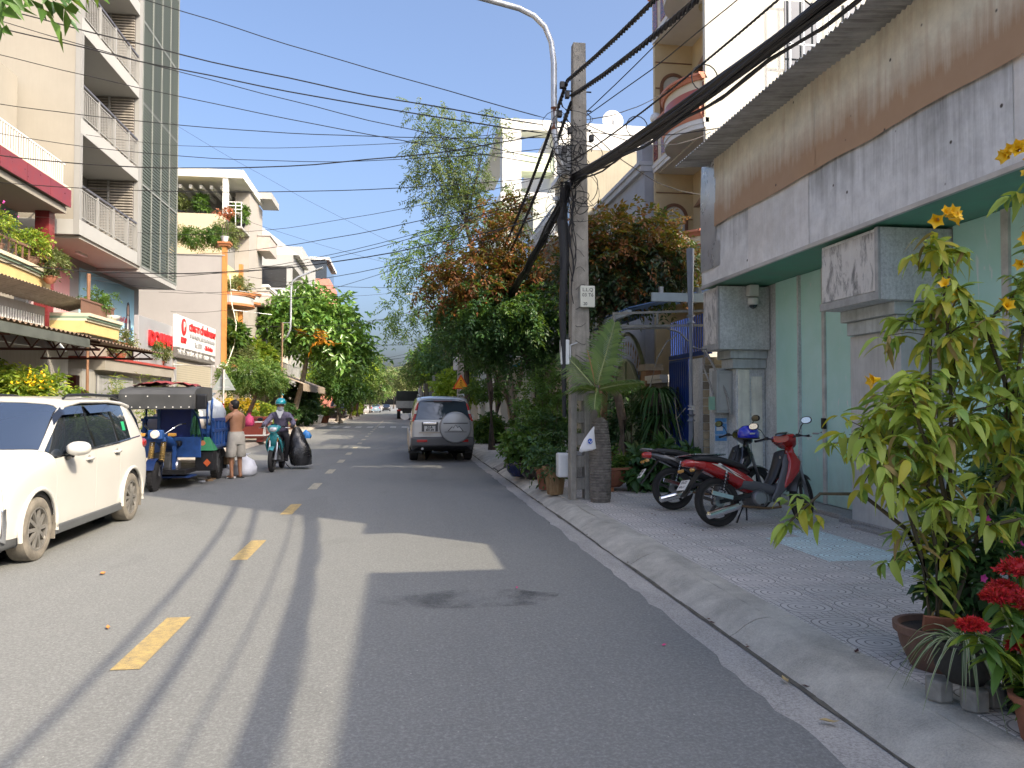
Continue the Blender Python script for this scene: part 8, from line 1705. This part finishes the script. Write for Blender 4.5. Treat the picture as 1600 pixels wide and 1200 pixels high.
for b,p,q in lv:MB().tube([b,b.lerp(p,.5)+Vector((0,0,.02)),p],[.004,.003,.002],4).build('twig',TWIG,yb)
allL=[]
for p,d in tips:
 for k in range(rr.choice((6,7,8))):
  a=rr.uniform(0,2*PI);dd=(Vector((math.cos(a),math.sin(a),rr.uniform(-.75,.25)))+d*.35)
  allL.append((p+d*rr.uniform(-.03,.05),dd,rr.uniform(-.6,.6),rr.uniform(.45,1.2)))
rr.shuffle(allL);allL.sort(key=lambda q:q[0].y)
one,rest=allL[:280],allL[280:]
for p,d,ro,s in one:
 me=lms[rr.choice((0,0,1,1,2,2,2,3,4,4,5,6,6))];o=D.objects.new('leaf',me);COL.objects.link(o);o.parent=yb;o.matrix_local=lmat(p,d,ro,s)
for mi,me in enumerate(lms):
 sub=[q for k,q in enumerate(rest)if(k%20==0 if mi==5 else k%20 and k%6==(mi if mi<5 else 5))];co=np.array([v.co[:]for v in me.vertices]);fc=np.array([p.vertices[:]for p in me.polygons]);V=[];F=[]
 for p,d,ro,s in sub:
  m=np.array(lmat(p,d,ro,s));F.append(fc+len(V)*len(co));V.append(co@m[:3,:3].T+m[:3,3])
 o=npmesh('foliage',np.concatenate(V),np.concatenate(F),me.materials[0],yb,True);o['kind']='stuff'
def trumpet(par,p,d,s=1,name='flower',mat=FYEL):
 d=Vector(d).normalized();u,v=frame(d);vs=[];fs=[];n=15
 for i,(h,r)in enumerate(((0,.003),(.018,.006),(.034,.012),(.042,.024))):
  for j in range(n):
   t=2*PI*j/n;q=r*(1+(.28*math.cos(5*t)if i==3 else 0));vs.append(Vector(p)+d*(h+(.004*math.cos(5*t)if i==3 else 0))*s+(u*math.cos(t)+v*math.sin(t))*q*s)
 for i in range(3):
  for j in range(n):fs.append((i*n+j,i*n+(j+1)%n,(i+1)*n+(j+1)%n,(i+1)*n+j))
 return MB().add(vs,fs).build(name,mat,par,smooth=60)
for c,r,n in(((-.02,-.1,2.5),.035,6),((.1,.0,2.13),.02,3),((.62,-.02,2.28),.055,10),((.55,-.12,2.4),.03,4),((.62,.0,2.92),.11,22),((.78,-.05,2.98),.07,10),((-.3,.0,1.62),.02,2),((.45,0,2.02),.015,2)):
 for k in range(n):
  d=Vector((rr.gauss(0,1),rr.gauss(-.6,.8),rr.gauss(0,.6))).normalized();trumpet(yb,Vector(c)+Vector((d.x*r*1.3,d.y*r,d.z*r*.5)),d,rr.uniform(1.15,1.65))
pk=thing('periwinkle','dark glossy periwinkle with pink flowers behind the clay pot','plant',(3.35,4.1,ZP));bush(pk,(0,0,.52),(.26,.2,.26),34,L_DK,.085,.045,71,spray=.08,m=5,clump=.08,stems=7)
pk2=pot('black_pot','plain dark pot holding the pink periwinkle',(3.35,4.1,ZP),.15,.24,BLACK)
for q,(x,y,z)in enumerate(((-.06,-.16,.82),(.02,-.18,.7),(.12,-.16,.62),(.2,-.1,.66),(-.12,-.2,.5))):
 f=MB()
 for k in range(5):
  a=2*PI*k/5;d=Vector((math.cos(a),-.25,math.sin(a)));s=Vector((-math.sin(a),0,math.cos(a)));b=Vector((x,y,z));f.add([b,b+d*.014+s*.011,b+d*.026,b+d*.014-s*.011],[(0,1,2,3)])
 f.build('flower',FPINK,pk)
dk=thing('garden_shrub','dark shaded leaves at the right edge in front of the teal doors','shrub',(4.7,5.2,ZP));bush(dk,(0,0,.95),(.3,.3,.5),60,L_DK,.12,.05,72,stems=8)
HB_=M('paver_block',(.33,.31,.27),.9,var=.25,scale=10,bump=.4)
for q,(x,y)in enumerate(((2.66,3.52),(2.74,3.38),(2.86,3.42))):
 MB().lathe([(.06,0),(.066,.01),(.066,.095),(.06,.105)],(x,y,ZP+.004),6).solo('paver_block',HB_,['six-sided paving block under the dark bowl, leftmost of three','six-sided paving block under the dark bowl, front of three','six-sided paving block under the dark bowl, rightmost of three'][q],'paving block','blocks under the dark bowl',bevel=.006)
spt=pot('dark_bowl','dark bowl of striped spider plant raised on paving blocks',(2.76,3.46,ZP+.108),.145,.2,M('dark_stone_pot',(.045,.042,.036),.75,var=.3,bump=.3),'belly')
SPD=[leafmat('spider_green',[(.1,.17,.06),(.14,.22,.08)],.45,.3),leafmat('spider_pale',[(.36,.4,.25),(.45,.46,.3)],.45,.3)]
rs2=random.Random(4)
for k in range(58):
 a=rs2.uniform(PI*.55,PI*1.75)if k%3 else rs2.uniform(0,2*PI);l=rs2.uniform(.2,.4);el=rs2.uniform(.35,.9);d=Vector((math.cos(a),math.sin(a),0));s=Vector((-math.sin(a),math.cos(a),0));vs=[[],[]];fs=[]
 w0=.016
 for i in range(8):
  t=i/7;q=Vector((d.x*.03,d.y*.03,.19))+d*l*t*.85+Vector((0,0,l*(el*t-1.15*t*t)));w=w0*(1-t**2)+.001
  vs[0]+=[q-s*w/2,q-s*w*.18+Vector((0,0,-.002)),q+s*w*.18+Vector((0,0,-.002)),q+s*w/2]
 mb=MB()
 for i in range(7):
  b=4*i
  for c in range(3):fs.append((b+c,b+c+1,b+c+5,b+c+4))
 mb.v=[tuple(v)for v in vs[0]];mb.f=fs;mb.m=[0 if(i%3)!=1 else 1 for i in range(len(fs))]
 mb.build('blade',[SPD[1],SPD[0]]if k%2 else[SPD[0],SPD[1]],spt,smooth=180)
def celosia(label,c,heads,seed,potted=True,sc=1):
 t=thing('celosia',label,'plant',c);r_=random.Random(seed)
 if potted:
  mb=MB().lathe([(.08,0),(.085,.01),(.115,.17),(.13,.175),(.132,.2),(.11,.2)],n=24);mb.f.pop();mb.m.pop();mb.build('pot',TERR,t,smooth=50);MB().lathe([(0,.18),(.11,.178)],n=16).build('soil',SOIL,t)
 lm=leaf_me(L_YG,.13,.036,.5);lm2=leaf_me(L_MID,.14,.038,.4)
 for(x,y,z,r)in heads:
  MB().tube([(0,0,.16),(x*.5,y*.5,.16+(z-.16)*.5),(x,y,z)],[.008,.007,.006],6).build('stem',M('celosia_stem',(.25,.3,.08),.6),t)
  n=420;g=np.random.default_rng(seed+int(z*1000));d=rand_dirs(g,n);d[:,2]=np.abs(d[:,2])*.9-.15
  wv=1+.22*np.sin(7*np.arctan2(d[:,1],d[:,0]));P=np.array([x,y,z])+d*np.array([r,r*.75,r*.62])*(.75+.25*g.random((n,1)))*wv[:,None]
  V,F=leaves_np(P,d+g.normal(size=(n,3))*.5,rand_dirs(g,n),.02*sc+.014*g.random(n),.012*np.ones(n));o=npmesh('flower_head',V,F,FRED,t);o['kind']='stuff'
  MB().loft([((x,y,z-.02),(r*.4,0,0),(0,r*.3,0)),((x,y,z+.01),(r*.8,0,0),(0,r*.6,0)),((x,y,z+r*.45),(r*.6,0,0),(0,r*.45,0))],12).build('flower_core',M('celosia_core',(.4,.01,.015),.7),t,smooth=80)
  if r<.05 or z<.45:
   V,F=leaves_np(np.array([x,y,z-.015])+rand_dirs(g,40)*r*.5,rand_dirs(g,40),rand_dirs(g,40),.025*np.ones(40),.01*np.ones(40));npmesh('pale_florets',V,F,M('pale_floret',(.7,.55,.42),.6),t)
  for k in range(44):
   f=r_.random();a=r_.uniform(0,2*PI);p=Vector((x*f,y*f,.18+(z-.2)*f));d=Vector((math.cos(a),math.sin(a),r_.uniform(-.6,.35)));o=D.objects.new('leaf',r_.choice((lm,lm2)));COL.objects.link(o);o.parent=t;o.matrix_local=lmat(p,d,r_.uniform(-.4,.4),r_.uniform(.6,1.15))
 return t
celosia('red cockscomb flowers with long green leaves in a terracotta pot at the right edge',(2.78,3.02,ZP),[(-.06,.02,.6,.08),(-.3,.05,.5,.05),(-.08,.0,.42,.06),(.05,.05,.56,.07),(.08,-.05,.42,.05),(-.16,.06,.62,.06)],81)
celosia('taller red cockscomb cluster behind the potted cockscomb',(2.98,3.3,ZP),[(-.04,.0,.68,.1),(.08,.03,.66,.08),(-.16,-.02,.6,.06),(.14,.0,.5,.06),(-.02,-.08,.56,.065)],82,potted=False)
MB().lathe([(.09,0),(.1,.01),(.13,.18),(.12,.18)],(2.98,3.3,ZP),20).solo('plant_pot',BLACK,'black plastic pot under the taller cockscomb cluster','plant pot')
def shrub(name,label,c,bl,cat='shrub',flowers=None,stems=8,seed=1):
 t=thing(name,label,cat,c)
 for i,(cc,r,n,m_,ln,wd)in enumerate(bl):bush(t,cc,r,n,m_,ln,wd,seed*10+i,stems=stems if i==0 else 0,spray=.2,m=7)
 if flowers:
  g=np.random.default_rng(seed)
  for cc,r,n,m_ in flowers:
   P=np.array(cc)+g.normal(size=(n,3))*np.array(r);V,F=leaves_np(P,rand_dirs(g,n),rand_dirs(g,n),.06*np.ones(n),.055*np.ones(n));npmesh('flowers',V,F,m_,t)['kind']='stuff'
 return t
shrub('yellow_bell_shrub','sunlit yellow flowering shrub behind the white car',(-6.5,14.6,ZP),[((0,0,1.3),(.95,.8,.8),150,L_YG,.12,.045),((.5,-.1,1.1),(.6,.5,.5),60,L_LT,.12,.045),((-.5,0,1.7),(.6,.6,.5),60,L_YG,.12,.045)],flowers=[((.35,-.5,1.85),(.14,.1,.09),70,FYEL),((.45,-.5,1.4),(.1,.08,.08),50,FYEL),((.75,-.3,1.05),(.12,.08,.05),40,FYEL),((-.1,-.5,1.05),(.15,.1,.06),40,FYEL),((-.6,-.4,1.5),(.15,.1,.06),40,FYEL)],seed=5)
t=thing('bamboo_clump','thin yellowish bamboo-like clump behind the tricycle','plant',(-7.2,23.2,ZP))
r_=random.Random(9)
for k in range(26):
 x,y=r_.uniform(-.9,1.3),r_.uniform(-.5,.9);h=r_.uniform(1.4,2.3);MB().tube([(x,y,0),(x+.05,y,h*.6),(x+r_.uniform(-.2,.2),y,h)],[.012,.009,.004],5).build('cane',M('cane_yellow',(.35,.33,.12),.6),t)
 g=np.random.default_rng(90+k);n=46;f=g.random(n)**.6;P=np.stack([x+g.normal(size=n)*.12,y+g.normal(size=n)*.12,h*(.35+.68*f)],1);V,F=leaves_np(P,np.stack([g.normal(size=n),g.normal(size=n),g.normal(size=n)*.5-.1],1),rand_dirs(g,n),.16+.1*g.random(n),.022*np.ones(n));npmesh('foliage',V,F,L_YG if k%3 else L_LT,t)['kind']='stuff'
WP_=M('planter_white',(.7,.68,.64),.6,var=.05);MRN=M('planter_maroon',(.24,.045,.03),.5,var=.15)
t=thing('box_planter','large maroon and white tapered box planter on the left pavement','planter',(-5.95,31.4,ZP))
MB().hexa([(-.72,-.6,.14),(.72,-.6,.14),(.72,.6,.14),(-.72,.6,.14)],[(-.86,-.7,.88),(.86,-.7,.88),(.86,.7,.88),(-.86,.7,.88)]).build('box',MRN,t,bevel=.02);MB().box(-.9,.9,-.74,.74,.88,.98).build('rim',MRN,t,bevel=.02)
for a,b in(((-.78,-.66,.78),(.78,-.66,.78)),((-.72,-.62,.26),(.72,-.62,.26)),((-.78,-.66,.8),(-.71,-.62,.24)),((.78,-.66,.8),(.71,-.62,.24)),((.82,-.6,.78),(.82,.6,.78)),((.76,-.56,.26),(.76,.56,.26)),((.8,-.62,.8),(.75,-.58,.24))):MB().bar(a,b,.08,.05).build('white_frame',WP_,t)
for x in(-.55,.55):MB().box(x-.12,x+.12,-.5,.5,0,.14).build('foot',MRN,t)
tree('bonsai_tree','spreading bonsai tree on twisted stems in the maroon box planter',(-5.95,31.4,1.0),[(-5.95,31.4,1.0),(-5.85,31.3,1.35),(-5.65,31.3,1.8)],[([((-5.8,31.2,2.75),(1.2,1.0,.62),120),((-5.1,31.1,2.5),(.6,.6,.4),40),((-6.5,31.2,2.5),(.5,.5,.4),30)],L_LT,dict(ln=.1,wd=.05,spray=.2,m=7,clump=.25,per=7)),([((-5.7,31.3,2.45),(1.1,.8,.4),50)],L_MID,dict(ln=.1,wd=.05,spray=.2,m=7,clump=.25,per=7))],BARK,.1,14,15)
shrub('flower_hedge','clipped hedge topped with yellow leaves beside the bonsai planter',(-6.9,34,ZP),[((0,0,.8),(.9,.6,.6),90,L_MID,.1,.05),((0,0,1.45),(.9,.5,.22),50,leafmat('leaf_golden',[(.5,.3,.01),(.6,.4,.02),(.4,.34,.03)],.5,.4),.1,.05),((1.1,0,.9),(.6,.5,.6),50,L_YG,.12,.05)],seed=6)
for i,(x,y,s,lab,mt,fm)in enumerate(((-6.6,42,.5,'blue plastic pot on the left pavement beyond the rider',GLB,L_MID),(-6.5,46,.55,'dark pot with a round bush near the leaning trunk',CLAY,L_DK),(-6.2,58,.6,'white square planter beside the rough trunk',WHITEP,L_MID),(-5.9,61,.5,'orange clay planter at the edge of the left pavement',TERR,L_LT))):
 t=pot('plant_pot',lab,(x,y,ZP),s,s*1.1,mt);bush(t,(0,0,s*1.7),(s*1.3,s*1.1,s),40,fm,.16,.08,120+i)
shrub('garden_shrub','leafy green shrubs under the brown awning',(-7.0,55,ZP),[((0,0,1.6),(1.3,2.2,1.4),130,L_MID,.2,.1),((.8,-3,1.4),(.9,1.5,1.1),80,L_DK,.2,.1)],seed=8)
shrub('garden_shrub','sunny yellow-green shrubs past the dark parked car',(-5.9,99,ZP),[((0,0,1.5),(1.2,5,1.4),160,L_YG,.25,.12)],seed=11)
for i,(x,y,z,r,m_,lab,fl)in enumerate(((-8.5,17.6,4.82,.42,L_YG,'flowering bonsai on the yellow balcony, nearest the column',FPINK),(-8.45,15.4,4.82,.4,L_LT,'pale pink flowered bush on the yellow balcony',FPINK),(-8.5,19.2,4.82,.34,L_YG,'trailing yellow-green plant at the end of the yellow balcony',None),(-8.4,19.9,4.5,.36,L_OLV,'straggly olive plant above the dusty eave sheet',None),(-8.3,22.6,3.93,.36,L_MID,'dense green potted bush on the small yellow corner balcony',None),(-8.7,25.6,3.0,.38,L_OLV,'small bonsai on the lower red-edged terrace',None),(-8.75,28.6,3.0,.4,L_LT,'straggly plant in front of the red sign letters',None),(-8.7,29.6,2.98,.32,L_OLV,'low dry plant at the end of the red-edged terrace',None))):
 t=pot('balcony_plant',lab,(x,y,z),.16,.18,TERR if i%2 else CLAY,'bowl',cat='potted plant');bush(t,(0,0,.18+r*1.05),(r,r,r*.75),34,m_,.09,.04,140+i,stems=6)
 if fl:
  g=np.random.default_rng(i);P=np.array([0,0,.25+r*1.2])+g.normal(size=(40,3))*r*.4;V,F=leaves_np(P,rand_dirs(g,40),rand_dirs(g,40),.05*np.ones(40),.04*np.ones(40));npmesh('flowers',V,F,fl,t)['kind']='stuff'
MB().lathe([(.1,0),(.22,.06),(.24,.14),(.22,.14)],(-8.05,22.9,3.93),20).solo('stone_bowl',WHITEP,'white stone bowl on the small yellow corner balcony','bowl',smooth=50)
for i,(x,y,z,r,n,m_,ln,lab)in enumerate(((-8.15,40.6,3.55,.7,60,L_OLV,.16,'bushy dry plant filling the lower round orange balcony'),(-7.6,42.4,3.6,.8,70,L_YG,.3,'arching palm-like plant on the lower round balcony'),(-8.3,40.4,4.6,.6,40,L_MID,.3,'tall green palm plant behind the lower round balcony'),(-8.3,40.8,7.2,.5,40,L_OLV,.14,'trailing vine on the upper round orange balcony'),(-9.2,40.3,9.7,.5,40,L_MID,.14,'green bush on the roof edge of the orange house'),(-10.3,40.2,9.6,.55,50,L_MID,.14,'leafy bush on the grey party wall roof'),(-11.6,40.2,9.7,.6,50,L_OLV,.14,'pale bush on the grey party wall roof by the tower'),(-9.0,41.5,10.0,.7,40,L_OLV,.14,'climbing plant against the cream wall above the orange house'))):
 t=pot('balcony_plant',lab,(x,y,z-r*.6+.08),.22,.25,CLAY,cat='potted plant');bush(t,(0,0,.25+r*.8),(r,r,r*.85),n,m_,ln,ln*.35,170+i,spray=.3,m=7)
for i,(x,z,r,m_,lab)in enumerate(((-13.9,12.4,.6,L_LIME,'lime green bush on the pergola terrace'),(-12.2,12.3,.45,L_OLV,'dark flower pots with thin plants on the pergola terrace'),(-11.0,12.3,.45,L_MID,'dark leafy pot beside the pergola column'),(-8.95,12.0,.5,L_MID,'spiky palm at the corner of the pergola terrace'))):
 t=pot('terrace_plant',lab,(x,44.6,11.95 if i<3 else 11.4),.3,.35,BLACK,cat='potted plant');bush(t,(0,0,.4+r),(r,r*.8,r),40,m_,.18,.06,190+i)
t=pot('urn_plant','red flowering plant in a grey urn on the orange column',(-8.65,39.5,9.6),.2,.28,GREYW,cat='potted plant')
for q in(-.1,.02,.14):MB().tube([(q,0,.2),(q,0,1.0+q)],.025,6).build('stem',BARKD,t)
bush(t,(0,0,1.5),(.35,.3,.16),20,leafmat('leaf_coral',[(.45,.09,.05),(.5,.14,.08),(.2,.15,.06)],.5,.3),.1,.05,199)
#  litter and small things
LITR=[M('dry_leaf_brown',(.14,.06,.03),.8),M('dry_leaf_tan',(.4,.3,.14),.8),M('dry_leaf_dark',(.06,.015,.015),.7),M('petal_pink',(.6,.05,.2),.6),M('petal_yellow',(.65,.42,.05),.6),M('litter_white',(.6,.6,.56),.7),M('litter_orange',(.6,.25,.06),.7)]
def litter(x,y,z,s,m_,lab,grp,seed):
 r_=random.Random(seed);a=r_.uniform(0,6);c,q=math.cos(a),math.sin(a);mb=MB()
 P=[(-1,0,.1),(-.4,.35,.22),(.4,.3,.1),(1,0,.3),(.4,-.3,.12),(-.4,-.35,.25),(0,0,.0)]
 mb.add([(x+s*(c*p[0]-q*p[1]),y+s*(q*p[0]+c*p[1]),z+s*p[2])for p in P],[(0,1,6),(1,2,6),(2,3,6),(3,4,6),(4,5,6),(5,0,6)])
 return mb.solo('fallen_leaf' if m_ in LITR[:3]else 'petal',m_,lab,'leaf' if m_ in LITR[:3]else 'petal',grp)
litter(2.68,4.25,ZP+.008,.035,LITR[2],'dark red curled leaf on the patterned paving near the clay pot',None,1);litter(2.13,3.62,.008,.05,LITR[1],'long pale curled leaf lying in the gutter, nearest the viewer',None,2);litter(2.2,4.2,.008,.045,LITR[1],'thin pale leaf in the gutter beside the kerb joint',None,3)
litter(1.0,6.6,.012,.03,LITR[3],'single pink petal on the damp road',None,4);litter(1.72,4.9,.012,.03,LITR[3],'pink petal at the asphalt edge by the gutter',None,5);litter(-2.75,7.7,.012,.06,LITR[6],'orange scrap on the sunlit road near the white car',None,6);litter(-2.05,5.85,.012,.04,LITR[6],'orange scrap on the road left of the near yellow dash',None,7)
r_=random.Random(31)
for k in range(26):litter(r_.uniform(2.24,2.3)if k%2 else r_.uniform(3.0,5.2),r_.uniform(4,11)if k%2 else r_.uniform(8,10.4),.012 if k%2 else ZP+.009,r_.uniform(.02,.035),LITR[r_.choice((0,0,2,1))],'small dry leaf caught %s'%('along the foot of the kerb' if k%2 else 'on the paving by the motorbikes'),'dry leaves %s'%('along the kerb' if k%2 else 'by the motorbikes'),100+k)
vs=[];fs=[]
for k in range(500):
 x,y=r_.uniform(-4.5,1.9),3+14*r_.random()**1.5;s=r_.uniform(.0025,.006);b=len(vs);a=r_.uniform(0,6)
 for q in range(5):vs.append((x+s*math.cos(a+q*1.26)*r_.uniform(.6,1.4),y+s*math.sin(a+q*1.26)*r_.uniform(.6,1.6),.0075))
 fs.append(tuple(range(b,b+5)))
o=MB().add(vs,fs).build('road_specks',M('speck_pale',(.4,.39,.36),.8));o['kind']='stuff'
